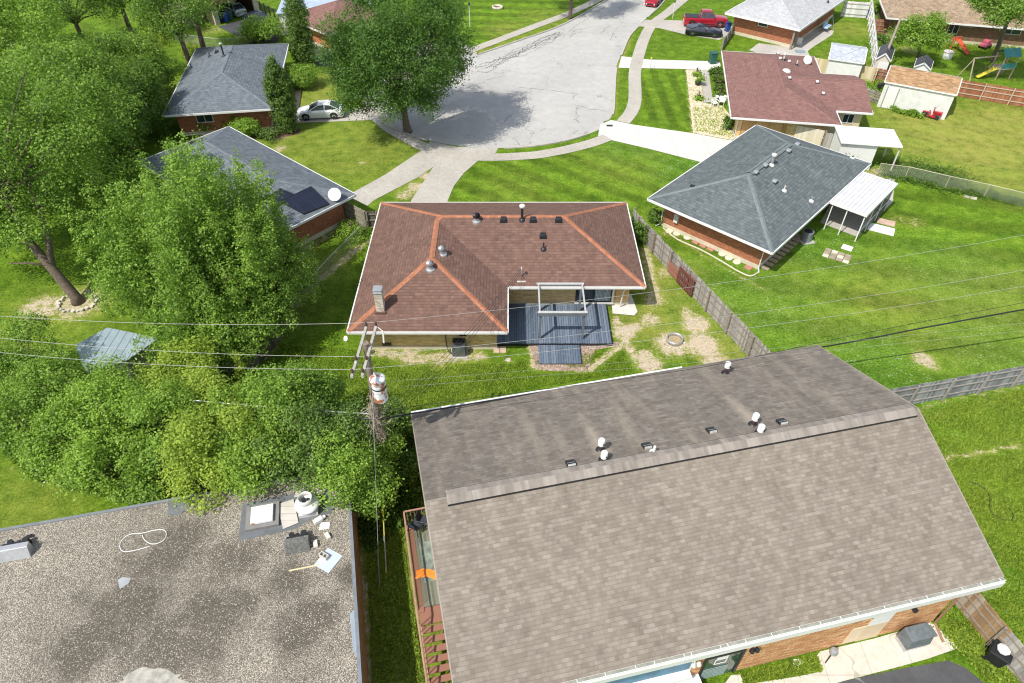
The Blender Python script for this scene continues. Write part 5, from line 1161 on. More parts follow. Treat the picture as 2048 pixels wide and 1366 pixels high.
for i in range(40):
    a = rg.uniform(math.pi*1.05, math.pi*1.95); q = rg.uniform(.6,1.05); cl.append((-19.4+5.6*q*math.cos(a), 33.4+5.4*q*math.sin(a), rg.uniform(1.6,4.2), .8, .8, .8))
cl = [c for c in cl if not (c[0] < -20.6 and c[1] < 31.8 and c[2] < 5)]
tree('maple_tree','big light green maple with upright plumes in front of the solar panelled roof','tree',(-19,33.4,0),cl,M['leafA'],dens=70,size=.14,trunk=.32,tuft=.14,rng=rg,shell=(.75,1.15),per=11)
# leaning tree with visible trunk in the left garden
rg = R_(6); base = at(157,604); tp=[base+Vector((0,0,-.1)), base+Vector((-.1,.1,.4)), base+Vector((-1.0,.6,2.4)), base+Vector((-2.3,1.4,4.6)), base+Vector((-3.2,2.6,6.8))]
cl = [(-33.5+rg.uniform(-5,3.5),39.5+rg.uniform(-3,2.5),rg.uniform(4.6,8),rg.uniform(.8,1.4),rg.uniform(.8,1.4),.8) for _ in range(22)]+[(c[0]+rg.uniform(-.9,.9),c[1]+rg.uniform(-.9,.9),c[2]+rg.uniform(-1.5,1.3),c[3]*rg.uniform(.6,1.1),c[4]*rg.uniform(.6,1.1),c[5]) for c in ell((-32.3,42.4,8.6),(6.8,5.4,4.2),72,1.25,rg,.8)]+[(-34.5,38.2,4.6,1.3,1.3,.6),(-33.3,37.0,4.2,.9,.9,.5),(-36,40,5.4,1.4,1.4,.7),(-37,38,5.0,1.6,1.4,.8),(-35.5,36.5,5.6,1.3,1.2,.7),(-38.5,40,6.5,1.8,1.8,1.0),(-30.5,39.5,6.4,1.2,1.2,.8),(-33,38.5,6.6,1.5,1.2,.8),(-29.5,44,5.5,1.5,1.5,1.2),(-31.5,37.6,5.8,.9,.9,.5)]
t=tree('leaning_tree','tall leaning tree with bare forked trunk rising from a stone ring, left side','tree',base,cl,M['leafA'],dens=50,size=.16,trunk=.33,tuft=.34,trunk_pts=tp,rng=rg,up=.8)
mb=MB(); b2=base+Vector((-1.0,.6,2.4)); mb.tube([(0-1.,.6,2.4),(-1.0,1.6,4.0),(-1.2,2.4,5.6),(-2.2,4.2,8)],[.24,.2,.16,.08],9); mb.tube([(-1.2,.7,2.6),(-2.2,.4,3.0),(-3.4,.2,3.1)],[.1,.07,.03],6); build('limb',mb,M['bark'],t,smooth=True)
# stone ring at its foot
rr=random.Random(4)
stonem=m_plain('pale field stone',(.50,.46,.37),.9,var=.35,scale=2,bmp=.3)
t=thing('stone_ring','ring of pale stones around the foot of the leaning tree','stone ring',tuple(base))
for k in range(26):
    a=2*math.pi*k/26; r=1.15+rr.uniform(-.08,.08); x,y=r*math.cos(a)*1.1,r*math.sin(a)*.85-.1; s=rr.uniform(.1,.17)
    if 60<math.degrees(a)<115: continue
    mb=MB(); n=6; pts=[(x+s*rr.uniform(.7,1.2)*math.cos(q),y+s*rr.uniform(.7,1.2)*math.sin(q)) for q in [2*math.pi*j/n for j in range(n)]]; mb.prism(pts,0,rr.uniform(.1,.2)); build('stone',mb,stonem,t,bevel=.02)
# wood on the left
def pxc(u,v,z): p=at(u,v,z); return (p.x,p.y,z)
G1='trees massed along the left edge'
spec=[((-41,47,9.5),(6,5.5,4.5),34,'leafB','tall feathery tree at the far left edge above the leaning tree'),
      ((-35.8,53.0,7.2),(4.8,4.4,3.8),34,'leafA','dense tree just left of the solar panelled roof'),
      ((-35.2,59.4,4.0),(3.4,3.3,2.8),24,'leafC','dark low tree touching the left corner of the slate blue roof'),
      ((-41.5,60,8.0),(5.5,5.0,4.5),34,'leafB','bright green tree in the middle of the left wood'),
      ((-50,57,9),(6,6,5),30,'leafB','sunlit tree at the left edge behind the feathery tree'),
      ((-49,70,7.5),(5.5,5,4.5),30,'leafA','tree at the upper left edge beside the striped lawn'),
      ((-57,76,8),(6.5,6,5),28,'leafC','dark tree at the top left corner'),
      ((-37.5,66.5,4.5),(3.4,3.4,2.8),20,'leafA','small round tree below the thin sapling')]
for i,(c,R,n,m_,lab) in enumerate(spec):
    rg=R_(20+i); cl=ell(c,R,n,1.35,rg,.75)
    cl+=[(c[0]+q[0],c[1]+q[1],max(1.5,c[2]*q[2]),1.5,1.5,1.0) for q in [(rg.uniform(-1,1)*R[0]*.8,rg.uniform(-1,1)*R[1]*.8,rg.uniform(.3,.75)) for _ in range(16)]]
    tree('broadleaf_tree',lab,'tree',(c[0]+.3,c[1]-1.0,0),cl,M[m_],dens=42,size=.19,trunk=.24,tuft=.26,group=G1,rng=rg,up=.8,per=12)
# top left background trees
for i,(u,v,z,R,m_,lab) in enumerate([(130,-8,6,5,'leafC','dark tree cut by the top edge, left of the striped lawn'),(345,15,7,4.2,'leafC','dark tree with two dark trunks beside the grey shed'),(230,-25,6,4,'leafC','tree at the top edge right of the striped lawn'),(372,-20,7,3.6,'leafC','dark tree overhanging the garage roof')]):
    rg=R_(50+i); c=pxc(u,v,z); tree('broadleaf_tree',lab,'tree',(c[0],c[1],0),ell(c,(R,R*.9,R*.75),24,1.3,rg,.75),M[m_],dens=30,size=.2,trunk=.3,tuft=.38,group='trees along the top left edge',rng=rg)
rg=R_(60); b=at(318,152); cl=[(b.x+rg.uniform(-1.5,1.5),b.y+rg.uniform(-1.3,1.3),rg.uniform(1.6,5.4),.55,.55,.6) for _ in range(22)]
tree('sapling','thin open sapling with yellow green leaves on the lawn left of the slate blue roof','tree',tuple(b),cl,M['leafE'],dens=26,size=.2,trunk=.1,tuft=.2,rng=rg)
rg=R_(61); b=at(283,52); tree('dark_bush','small dark evergreen bush in the shade beside the striped lawn','bush',tuple(b),[(b.x,b.y,1.0,.9,.9,1.1)],M['leafC'],dens=60,size=.16,trunk=.08,tuft=.15,rng=rg)
# street tree
rg=R_(7); cl=ell((-9.9,60.8,8.6),(6.5,5.9,5.4),112,1.15,rg,.85,low=-.8)+[(-10.6+5.4*math.cos(a),60.8+4.6*math.sin(a),rg.uniform(3.8,5.4),.9,.9,.8) for a in rg.uniform(0,6.28,12)]+[(*pxc(u,v,z),1.25,1.25,1.05) for u,v,z in ((722,205,3.4),(738,200,3.4),(768,190,3.9),(722,168,5),(880,160,4.8),(905,140,5.4),(850,180,4.3),(925,105,6.6),(690,160,5.2),(790,205,3.8),(820,190,4.6))]
tree('street_tree','large dark green street tree at the end of the cul-de-sac, shading the road','tree',tuple(at(815,264)),cl,M['leafC'] if False else m_leaf('deep green leaf',(.030,.080,.014),(.120,.23,.036)),dens=60,size=.16,trunk=.36,tuft=.3,rng=rg,per=15)
rg=R_(8); b=at(1140,37); tree('street_tree','street tree at the top edge whose shadow falls across the road','tree',tuple(b),ell((b.x,b.y+.5,8.0),(4.8,4.4,3.6),34,1.2,rg,.85),M['leafC'],dens=34,size=.19,trunk=.25,tuft=.32,rng=rg)
# columnar evergreens
def column(label, b, h, r, seed):
    rg=R_(seed); cl=[]
    for i in range(60):
        z=h*(i+.5)/60; rr_=r*min(1, .75+z/h*1.2)*(1 if z<h*.62 else max(.12,math.cos((z/h-.62)/.38*math.pi/2)**.75)); a=rg.uniform(0,6.28)
        for k in range(2): a+=3.14+rg.uniform(-.6,.6); cl.append((b[0]+rr_*.5*math.cos(a), b[1]+rr_*.5*math.sin(a), z, rr_*.52, rr_*.52, .42))
    return tree('columnar_evergreen', label, 'tree', tuple(b), cl, M['leafD'], dens=62, size=.14, trunk=.12, tuft=.12, group='columnar evergreens by the slate blue roof', limbs=False, rng=rg, up=.3, per=12)
column('nearer columnar evergreen standing beside the white car', at(577,262), 6.9, 1.22, 71)
column('farther columnar evergreen beside the dark asphalt driveway', at(612,132), 8.0, 1.5, 72)
# shrubs
def shrub(label, u, v, r, h, m_, seed, name='shrub', cat='shrub', group=None, size=.13, dens=75, n=7, z0=0):
    rg=R_(seed); b=at(u,v,z0); cl=[(b.x+rg.uniform(-.55,.55)*r, b.y+rg.uniform(-.5,.5)*r, z0+h*rg.uniform(.35,.68), r*.5, r*.5, h*.33) for _ in range(n)]
    return tree(name,label,cat,tuple(b),cl,M[m_],dens=dens,size=size,trunk=.05,tuft=.11,group=group,rng=rg,per=10)
GS='shrubs along the red brick wall'
shrub('small bright shrub at the brick wall, leftmost of the sunlit ones',457,262,1.0,1.5,'leafB',80,group=GS)
shrub('largest bright shrub in front of the red brick wall',495,270,1.75,1.9,'leafB',81,group=GS,n=12)
shrub('low dark green shrub at the foot of the nearer columnar evergreen',536,277,1.2,1.1,'leafD',82,group=GS)
shrub('shaded shrub at the brick wall beside the dark low tree',420,262,1.3,1.4,'leafC',83,group=GS)
shrub('bushy yellow green shrub with mulch beside the brick path',602,175,2.1,2.3,'leafB',84,n=14)
shrub('wide bright bush above the slate blue roof beside the dark driveway',530,82,2.7,2.6,'leafB',85,n=16,size=.17,dens=45)
shrub('bright bush at the left eave of the slate blue roof',385,118,1.2,1.8,'leafE',86)
shrub('small yellow green bush above the slate blue roof, left of the wide bush',492,90,1.1,1.4,'leafE',87)
shrub('dark shrub squeezed between the middle house and the plank fence',1272,485,1.0,2.0,'leafC',88,n=9)
shrub('small dark shrub under the left eave of the green grey roof',1312,448,.8,1.3,'leafD',89)
shrub('tall weed clump by the white flat roofed carport',1697,330,.9,1.7,'leafD',90)
shrub('weeds with white flowers at the corner of the plank fence',702,468,1.3,.8,'leafB',91,n=9)
GB='plants in the straw bed'
for i,(u,v,r,h,m_,lab) in enumerate([(1430,152,.75,.9,'leafD','dark leafy plant at the wall, uppermost in the straw bed'),(1434,166,.7,.8,'leafD','dark leafy plant at the wall below the uppermost one'),(1436,180,.6,.6,'leafD','dark plant in the straw bed above the lowest wall plant'),(1439,193,.6,.5,'leafD','lowest small dark plant along the path beside the wall'),
        (1392,152,.55,.5,'leafE','yellow green plant at the top of the straw bed'),(1397,200,.6,.4,'leafB','low leafy plant in the middle of the straw bed'),(1462,258,.9,1.4,'leafD','climbing shrub at the corner of the faded red roof')]):
    shrub(lab,u,v,r,h,m_,100+i,'plant','plant',GB,size=.2)
b=at(1395,170); t=thing('potted_plant','broad leafed plant in a dark pot in the straw bed','potted plant',tuple(b)); build('pot',MB().lathe(0,0,[(.25,0),(.35,.4),(.37,.42),(.3,.42)],16),M['black'],t,smooth=40)
P2,N2=clump_leaves([(b.x,b.y,.75,.55,.55,.25)],60,.14,.8,R_(99)); leaf_obj('foliage',P2,N2,.3,M['leafB'],t,.4)
# stuff: weeds and ground cover
def weeds(name,label,pix,wd,h,m_,n,seed,size=.14,poly=None):
    rg=R_(seed); P_=[]
    if poly:
        w_=[at(*p) for p in poly]; xs=[p.x for p in w_]; ys=[p.y for p in w_]
        q=np.stack([rg.uniform(min(xs),max(xs),n*3),rg.uniform(min(ys),max(ys),n*3)],1); q=q[inpoly(q[:,0],q[:,1],w_)][:n]
    else:
        w_=[at(*p) for p in pix]; D=[0]
        for a,b in zip(w_[:-1],w_[1:]): D.append(D[-1]+(b-a).length)
        s_=rg.uniform(0,D[-1],n); q=np.zeros((n,2))
        for i,sv in enumerate(s_):
            k=max(0,min(len(w_)-2,int(np.searchsorted(D,sv)-1))); p=w_[k].lerp(w_[k+1],(sv-D[k])/(D[k+1]-D[k]+1e-6)); q[i]=(p.x,p.y)
        q+=rg.normal(size=q.shape)*wd*.5
    lump=.35+.65*np.abs(np.sin(q[:,0]*2.1+seed)*np.cos(q[:,1]*1.7)); z=rg.uniform(0,1,len(q))*h*lump
    P_=np.column_stack([q,z]); N_=rg.normal(size=P_.shape)*.8+np.array([0,0,.5])
    o=leaf_obj(name,P_,N_,size,M[m_],None); tag(o,label,'weeds',kind='stuff')
weeds('weeds','weeds along the white garage wall',[(1785,221),(1815,229),(1842,236)],.45,.7,'leafB',2400,201)
weeds('weeds','weeds by the pale board fence',[(1690,168),(1715,172),(1750,185),(1760,170)],1.3,.8,'leafB',3200,202)
weeds('weeds','brush behind the chain link fence',[(1790,335),(1850,350),(1920,365)],2.2,.6,'leafD',6000,203)
weeds('weeds','brush along the chain link fence',[(1770,350),(1900,380),(2048,408)],.7,.6,'leafC',6000,204)
weeds('weeds','straw bed ground cover',None,0,.18,'leafE',1000,205,.16,[(1385,215),(1445,215),(1462,262),(1500,285),(1460,275),(1390,262)])
weeds('weeds','flower border in front of the brown brick wall',[(1880,75),(1930,85),(1990,90),(2048,100)],1.2,.5,'leafB',3000,206)
weeds('weeds','weeds at the foot of the plank fence by the solar house',[(690,470),(715,478),(735,470)],.9,.6,'leafB',3000,207)
weeds('weeds','rough weeds by the corner of the timber walkway',[(1880,1235),(1930,1290),(1990,1340),(2040,1362)],.5,.25,'grassblade',5000,208,.12)
weeds('weeds','flowering garden border',[(1745,85),(1760,110),(1750,135)],1.6,.8,'leafB',4000,209)
weeds('weeds','dark undergrowth between the two big buildings',None,0,.7,'leafC',16000,210,.15,[(720,880),(850,870),(850,1010),(800,1060),(740,1110),(700,1050)])
weeds('weeds','tall rough grass between the two big buildings',None,0,.16,'grassblade',14000,211,.11,[(735,1120),(800,1050),(850,1366),(745,1366)])
weeds('weeds','dark ground cover under the scrub',None,0,.8,'leafC',22000,212,.2,[(0,700),(400,720),(720,820),(720,1000),(350,1040),(60,960),(0,900)])
# top right
rg=R_(9); tree('garden_tree','round bushy garden tree between the tan roof and the two little sheds','tree',tuple(at(1835,115)),ell(pxc(1838,74,3.0),(2.9,2.6,2.1),26,.85,rg,.8),M['leafB'],dens=60,size=.18,trunk=.16,tuft=.2,rng=rg)
rg=R_(10); tree('garden_tree','shady tree hanging over the tan roof in the top right corner','tree',(55,79,0),ell((50.8,74.0,8.3),(4.4,3.8,3.2),40,1.1,rg,.85),M['leafA'],dens=42,size=.19,trunk=.25,tuft=.3,rng=rg)
shrub('round grey green bush beside the whitewashed fence',1757,88,1.1,1.3,'leafD',120,size=.17)
shrub('bush behind the brown fence by the blue bin',1752,26,1.5,1.2,'leafB',121,size=.17)
# scrub belt lower left
GB2='overgrown scrub between the gardens and the flat roof'
sc=[(40,705,4.2,2.5,'leafA','scrub tree at the left edge just above the lowest power line'),(100,770,4.0,2.2,'leafA','scrub tree left of the blue metal roof'),(30,830,4.,2.4,'leafA','scrub tree at the left edge above the litter on the grass'),
    (215,800,4.4,2.5,'leafB','bright scrub tree below the blue metal roof'),(135,880,3.6,2.3,'leafB','bright scrub tree right of the litter on the grass'),(320,775,3.8,2.0,'leafE','yellow green scrub tree right of the blue metal roof'),
    (330,850,4.5,2.5,'leafB','scrub tree in the centre of the belt below the small dark shed'),(225,925,3.8,2.4,'leafB','scrub tree above the left part of the flat roof'),(325,945,3.2,1.8,'leafA','darker scrub tree above the membrane patch'),
    (430,880,5.0,2.5,'leafE','yellow green scrub tree tallest in the belt'),(430,805,4.2,1.7,'leafE','yellow green bush just below the small dark shed'),(525,835,5.0,2.4,'leafB','scrub tree below the vine covered stump'),(590,800,4.4,1.8,'leafA','darker scrub tree reaching into the lawn'),
    (520,925,4.4,2.2,'leafB','scrub tree hanging over the roof hatch'),(620,890,5.0,2.5,'leafD','dark leaved scrub tree left of the utility pole'),(690,850,3.6,1.6,'leafD','dark scrub tree at the foot of the utility pole'),
    (400,955,4.,1.5,'leafE','yellow green branch mass over the corner membrane'),(690,945,4.6,1.5,'leafB','bright scrub tree overhanging the corner of the flat roof'),(60,940,1.2,.8,'leafB','low bush at the grass corner on the left')]
sc=sc[:-1]+[(375,735,3.8,1.5,'leafE','yellow green scrub tree between the blue metal roof and the dark shed'),(385,800,3.6,1.5,'leafB','small bright scrub tree in front of the dark shed'),(735,905,3.0,1.3,'leafB','bright leafy bush wrapped round the foot of the utility pole'),(738,975,3.2,1.1,'leafB','bright leafy bush between the pole and the flat roof corner'),(640,795,3.6,1.6,'leafA','rounded scrub bush at the lawn edge left of the transformer')]
for i,(u,v,z,r,m_,lab) in enumerate(sc):
    rg=R_(300+i); c=pxc(u,v,z-.5); tree('scrub_tree',lab,'tree',(c[0],c[1],0),ell(c,(r*.85,r*.8,max(1.2,(z-.6)*.42)),20 if r>2 else 14,.72,rg,.8),M[m_],dens=88,size=.125,trunk=.1,tuft=.17,group=GB2,rng=rg,up=.75,per=11)
rg=R_(400)
for i,(u,v,z,r,lab) in enumerate([(765,905,1.6,1.2,'dark bush at the base of the utility pole'),(815,960,1.3,1.1,'dark bush against the left end of the taupe roof'),(735,990,1.2,1.1,'dark bush in the gap beside the roof corner'),(800,870,2.0,1.,'leafy bush under the cables left of the taupe roof')]):
    shrub(lab,u,v,r*1.1,z*1.35,'leafC' if i!=3 else 'leafD',401+i,group='dark bushes between the big buildings',n=9)
# vine-covered stump
b=at(505,795); cl=[(b.x-.05*i*.3,b.y+.02*i,.3+i*.3,.42-.022*i,.42-.022*i,.3) for i in range(11)]
tree('vine_covered_stump','tall dead stump wrapped in bright vines at the edge of the lawn','tree',tuple(b),cl,M['leafE'],dens=110,size=.13,trunk=.12,tuft=.1,limbs=False,rng=R_(410))
# lawn grass: real blades over the nearest lawn
def blades(label,poly,n,h,seed,m_='grassblade'):
    rg=R_(seed); w_=[at(*p) for p in poly]; xs=[p.x for p in w_]; ys=[p.y for p in w_]
    q=np.stack([rg.uniform(min(xs),max(xs),n),rg.uniform(min(ys),max(ys),n)],1); q=q[inpoly(q[:,0],q[:,1],w_)]
    ix=np.clip(np.searchsorted(gx,q[:,0]),0,nx-1); iy=np.clip(np.searchsorted(gy,q[:,1]),0,ny-1)
    pt=.5+.5*np.sin(q[:,0]*1.3+1.1*np.sin(q[:,1]*1.9+seed))*np.sin(q[:,1]*1.7+1.3*np.sin(q[:,0]*.8))
    q=q[(bare[iy,ix]<.25)&(rg.uniform(0,1,len(q))<.25+.75*pt)]
    m=len(q); a=rg.uniform(0,6.28,m); hh=h*rg.uniform(.5,1.4,m); w2=.012+hh*.12; lean=rg.normal(size=(m,2))*hh[:,None]*.5
    dx=np.stack([np.cos(a)*w2,np.sin(a)*w2],1); z0=np.zeros(m)
    V=np.stack([np.column_stack([q-dx,z0]),np.column_stack([q+dx,z0]),np.column_stack([q+dx*.3+lean,hh]),np.column_stack([q-dx*.3+lean,hh])],1).reshape(-1,3)
    me=np_mesh('grass',V,np.arange(4*m).reshape(-1,4),[M[m_]]); o=bpy.data.objects.new('grass',me); C.objects.link(o); tag(o,label,'grass',kind='stuff')
blades('short uneven lawn grass on the right beside the taupe roof',[(1830,815),(2048,780),(2150,1000),(2120,1366),(2030,1350),(1900,1190),(2010,1150),(1900,950)],150000,.10,501)
blades('uneven grass right of the entrance walk',[(1870,1230),(1905,1200),(1975,1290),(2035,1366),(1970,1366),(1925,1300)],9000,.13,502)
blades('small grass square in front of the orange brick wall',[(1482,1350),(1632,1311),(1644,1342),(1488,1369)],9000,.12,503)
blades('garden lawn behind the middle house',[(560,690),(740,700),(1000,730),(1240,700),(1300,735),(830,822),(720,815),(600,740)],90000,.09,504)
# ------------------------------------------------------------------ fences
def board_fence(name, label, a, b, h, mat, cat='fence', bw=.14, gap=.004, rails='near', post_sp=2.4, postm='post', hj=.03, lean=0, seed=1, group=None, side=1, kickboard=False, mat2=None, m2=None):
    """a,b ground points; side=+1 puts posts and rails to the left of a->b"""
    a = Vector((a[0],a[1],0)); b = Vector((b[0],b[1],0)); Lh = (b-a).length; an = math.atan2((b-a).y,(b-a).x)
    t = thing(name, label, cat, tuple(a), an, group); rr = random.Random(seed); n = int(Lh/(bw+gap)); mb = MB(); mb2 = MB()
    for i in range(n):
        x = i*(bw+gap); hh = h+rr.uniform(-hj,hj); tl = rr.uniform(-.006,.006); M_ = mb2 if (m2 and m2[0] < i/n < m2[1]) else mb
        o = rr.uniform(-.006,.006)
        M_.add([(x,o-.01,.03),(x+bw,o-.01,.03),(x+bw,o+.01,.03),(x,o+.01,.03),(x+tl,o-.01+lean,hh),(x+bw+tl,o-.01+lean,hh-rr.uniform(0,.01)),(x+bw+tl,o+.01+lean,hh),(x+tl,o+.01+lean,hh)],
             [(0,3,2,1),(4,5,6,7),(0,1,5,4),(1,2,6,5),(2,3,7,6),(3,0,4,7)])
    build('boards', mb, mat, t)
    if mb2.v: build('boards', mb2, mat2, t)['label'] = 'brown newer boards'
    s_ = side
    mb = MB()
    for z in (.35, h*.55, h-.3): mb.box(0, min(s_*.02,s_*.06)+lean*z/h, z, Lh, max(s_*.02,s_*.06)+lean*z/h, z+.09)
    build('rail', mb, M[postm] if isinstance(postm,str) else postm, t)
    k = max(1, round(Lh/post_sp))
    for i in range(k+1):
        x = Lh*i/k; y = s_*.11
        build('post', MB().box(x-.05, y-.05, 0, x+.05, y+.05, h+.02), M[postm] if isinstance(postm,str) else postm, t)
    return t
gw = M['wood_grey']
pA, pB = at(1290,490), at(1493,710)
d = (pB-pA).normalized()
board_fence('plank_fence','long weathered grey plank fence running from the middle house to the taupe roof','x' and tuple(pA-d*1.2),tuple(pB+d*2.6),1.8,gw,side=-1,seed=2,hj=.05,bw=.13)
board_fence('plank_fence','short grey plank fence joining the corner of the middle house',at(1262,455),pA-d*1.2,1.75,gw,side=1,seed=3)
# red boards and the pallet leaning on it
nn = Vector((d.y,-d.x,0)); nn = nn if nn.x < 0 else -nn
def lean_panel(name,label,u0,u1,h,mat,off,slats):
    p = at(*u0)+nn*.0; q = at(*u1); an = math.atan2((q-p).y,(q-p).x); Lh=(q-p).length; t = thing(name,label,name.replace('_',' '),tuple(p),an)
    if slats:
        n=int(Lh/.2)+1; mb=MB()
        for i in range(n): x=i*(Lh-.1)/(n-1); mb.box(x,-.03,.1,x+.11,.0,h)
        build('slat',mb,mat,t); mb=MB()
        for z in (.2,h*.5,h-.15): mb.box(0,.0,z,Lh,.05,z+.1)
        mb.box(-.02,-.02,h-.02,Lh+.02,.04,h+.05); build('rail',mb,mat,t)
    else: build('board_panel',MB().box(0,-.02,.2,Lh,.0,h),mat,t)
    return t
lean_panel('pallet','dark red slatted pallet standing against the grey plank fence',(1353,566),(1381,596),1.45,m_plain('dark red paint',(.17,.055,.045),.8,var=.2),0,True)
lean_panel('board_panel','faded red board patch on the plank fence left of the pallet',(1334,545),(1352,565),1.1,m_lines('faded red boards',(.30,.12,.09),(.38,.17,.13),.14,.02),0,False)
gw2 = m_wood('blue grey weathered boards', [(.13,.135,.14), (.24,.245,.25), (.37,.375,.38)])
board_fence('plank_fence','grey plank fence with posts, running from the taupe roof to the right edge',at(1740,824),at(2150,750),1.8,gw2,side=-1,seed=4,postm=m_plain('grey fence timber',(.30,.28,.26),.9,var=.2),hj=.04)
board_fence('plank_fence','brown and grey plank fence in the lower right corner beside the black bin',at(1898,1194),at(2062,1400),1.8,gw,side=-1,seed=5,hj=.02,bw=.15,gap=.006,mat2=M['wood_tan'],m2=(-1,.52))
board_fence('plank_fence','red brown plank fence with pale rails along the right edge',at(1903,191),at(2130,228),1.7,M['wood_red'],side=-1,seed=6,postm=m_plain('pale rail timber',(.45,.36,.27),.85))
board_fence('plank_fence','short red brown fence left of the white garage',at(1738,163),at(1777,170),1.5,M['wood_red'],side=-1,seed=7)
board_fence('plank_fence','red brown fence in the shade behind the whitewashed fence',at(1738,66),at(1800,72),1.7,M['wood_red'],side=-1,seed=8)
board_fence('plank_fence','pale new board fence behind the white shed and the faded red roof',at(1618,146),at(1745,168),1.7,M['wood_pale'],side=1,seed=9,postm='wood_pale',hj=.02)
board_fence('plank_fence','tall whitewashed fence running past the white shed',at(1745,150),at(1735,28),1.9,M['wood_white'],side=1,seed=10,postm='wood_white',bw=.2,gap=.05)
board_fence('plank_fence','whitewashed fence closing the narrow yard at the top right',at(1680,33),at(1733,37),1.9,M['wood_white'],side=-1,seed=11,postm=m_plain('pale grey timber',(.4,.38,.34),.9),bw=.22)
board_fence('picket_fence','grey picket fence between the faded red roof and the white garage',at(1722,196),at(1766,212),1.2,gw,side=-1,seed=12,bw=.1,gap=.05)
board_fence('plank_fence','grey gate boards between the faded red roof and the white carport',at(1641,302),at(1662,306),1.8,gw,side=1,seed=13)
board_fence('plank_fence','stained pale board fence below the tan wall panels',at(1583,288),at(1640,300),1.85,m_wood('cream boards',[(.55,.48,.36),(.68,.61,.48),(.76,.70,.58)]),side=1,seed=14)
board_fence('plank_fence','mossy plank fence between the solar house and the driveway',at(690,437),at(737,462),1.8,m_wood('mossy boards',[(.17,.16,.11),(.30,.29,.22),(.42,.41,.34)]),side=-1,seed=15)
board_fence('plank_fence','dark gate boards at the left corner of the middle house',at(739,463),at(758,462),1.8,m_wood('dark boards',[(.05,.045,.04),(.09,.08,.07),(.16,.15,.13)]),side=-1,seed=16)
board_fence('plank_fence','old grey fence hidden under the maple, leading to the vine covered stump',at(570,672),at(505,745),1.1,m_wood('dark mossy boards',[(.06,.05,.04),(.11,.095,.075),(.17,.15,.12)]),side=-1,seed=17)
board_fence('picket_fence','silver picket fence between the two driveways at the top right',at(1441,103),at(1466,66),1.2,m_wood('silver boards',[(.3,.31,.31),(.42,.43,.43),(.55,.56,.56)]),side=-1,seed=18,bw=.1,gap=.03)
chain,nt,b_=new_mat('chain link mesh'); uv=uvsrc(nt); b_.inputs['Base Color'].default_value=(.42,.42,.38,1); b_.inputs['Metallic'].default_value=.5; b_.inputs['Roughness'].default_value=.5
w1=N(nt,'ShaderNodeTexWave',wave_type='BANDS',bands_direction='DIAGONAL'); w1.inputs['Scale'].default_value=4.2; L(nt,uv,w1.inputs[0]); w2=N(nt,'ShaderNodeTexWave',wave_type='BANDS',bands_direction='DIAGONAL'); w2.inputs['Scale'].default_value=4.2
L(nt,mapping(nt,uv,scale=(-1,1,1)),w2.inputs[0]); mk=mth(nt,'MAXIMUM',mth(nt,'GREATER_THAN',w1.outputs['Fac'],.93),mth(nt,'GREATER_THAN',w2.outputs['Fac'],.93))
tb=N(nt,'ShaderNodeBsdfTransparent'); mx=N(nt,'ShaderNodeMixShader'); L(nt,mk,mx.inputs[0]); L(nt,tb.outputs[0],mx.inputs[1]); L(nt,b_.outputs[0],mx.inputs[2]); L(nt,mx.outputs[0],nt.nodes['Material Output'].inputs[0])
def chain_fence(label,pix,h=1.15,post=None,r=.028,rail='steel'):
    w_=[at(*p) for p in pix]; t=thing('chain_link_fence',label,'fence',tuple(w_[0])); o=w_[0]; m=MB(); rl=MB()
    q=[p-o for p in w_]
    for p in q: build('post',MB().tube([p,p+Vector((0,0,h+.04))],r,8),M[rail] if isinstance(rail,str) else rail,t,smooth=40)
    for a,b in zip(q[:-1],q[1:]):
        m.add([a+Vector((0,0,.04)),b+Vector((0,0,.04)),b+Vector((0,0,h)),a+Vector((0,0,h))],[(0,1,2,3)]); rl.tube([a+Vector((0,0,h)),b+Vector((0,0,h))],r*.85,6)
    build('mesh',m,chain,t); build('rail',rl,M[rail] if isinstance(rail,str) else rail,t); return t
gold=m_plain('weathered galvanised rail',(.55,.50,.36),.5,.3)
chain_fence('chain link fence from the white carport to the right edge',[(1752,352),(1808,359),(1888,378),(1966,395),(2060,418)],1.2,rail=gold)
chain_fence('chain link fence running from the mossy fence down past the maple',[(737,466),(700,503),(662,543),(625,585),(585,628),(548,668),(505,712),(462,758)],1.15)
chain_fence('chain link fence on the lawn above the slate blue roof',[(352,82),(377,88),(414,94),(455,98)],1.1)
chain_fence('chain link fence at the end of the dark asphalt driveway',[(455,98),(497,92),(512,80)],1.1)
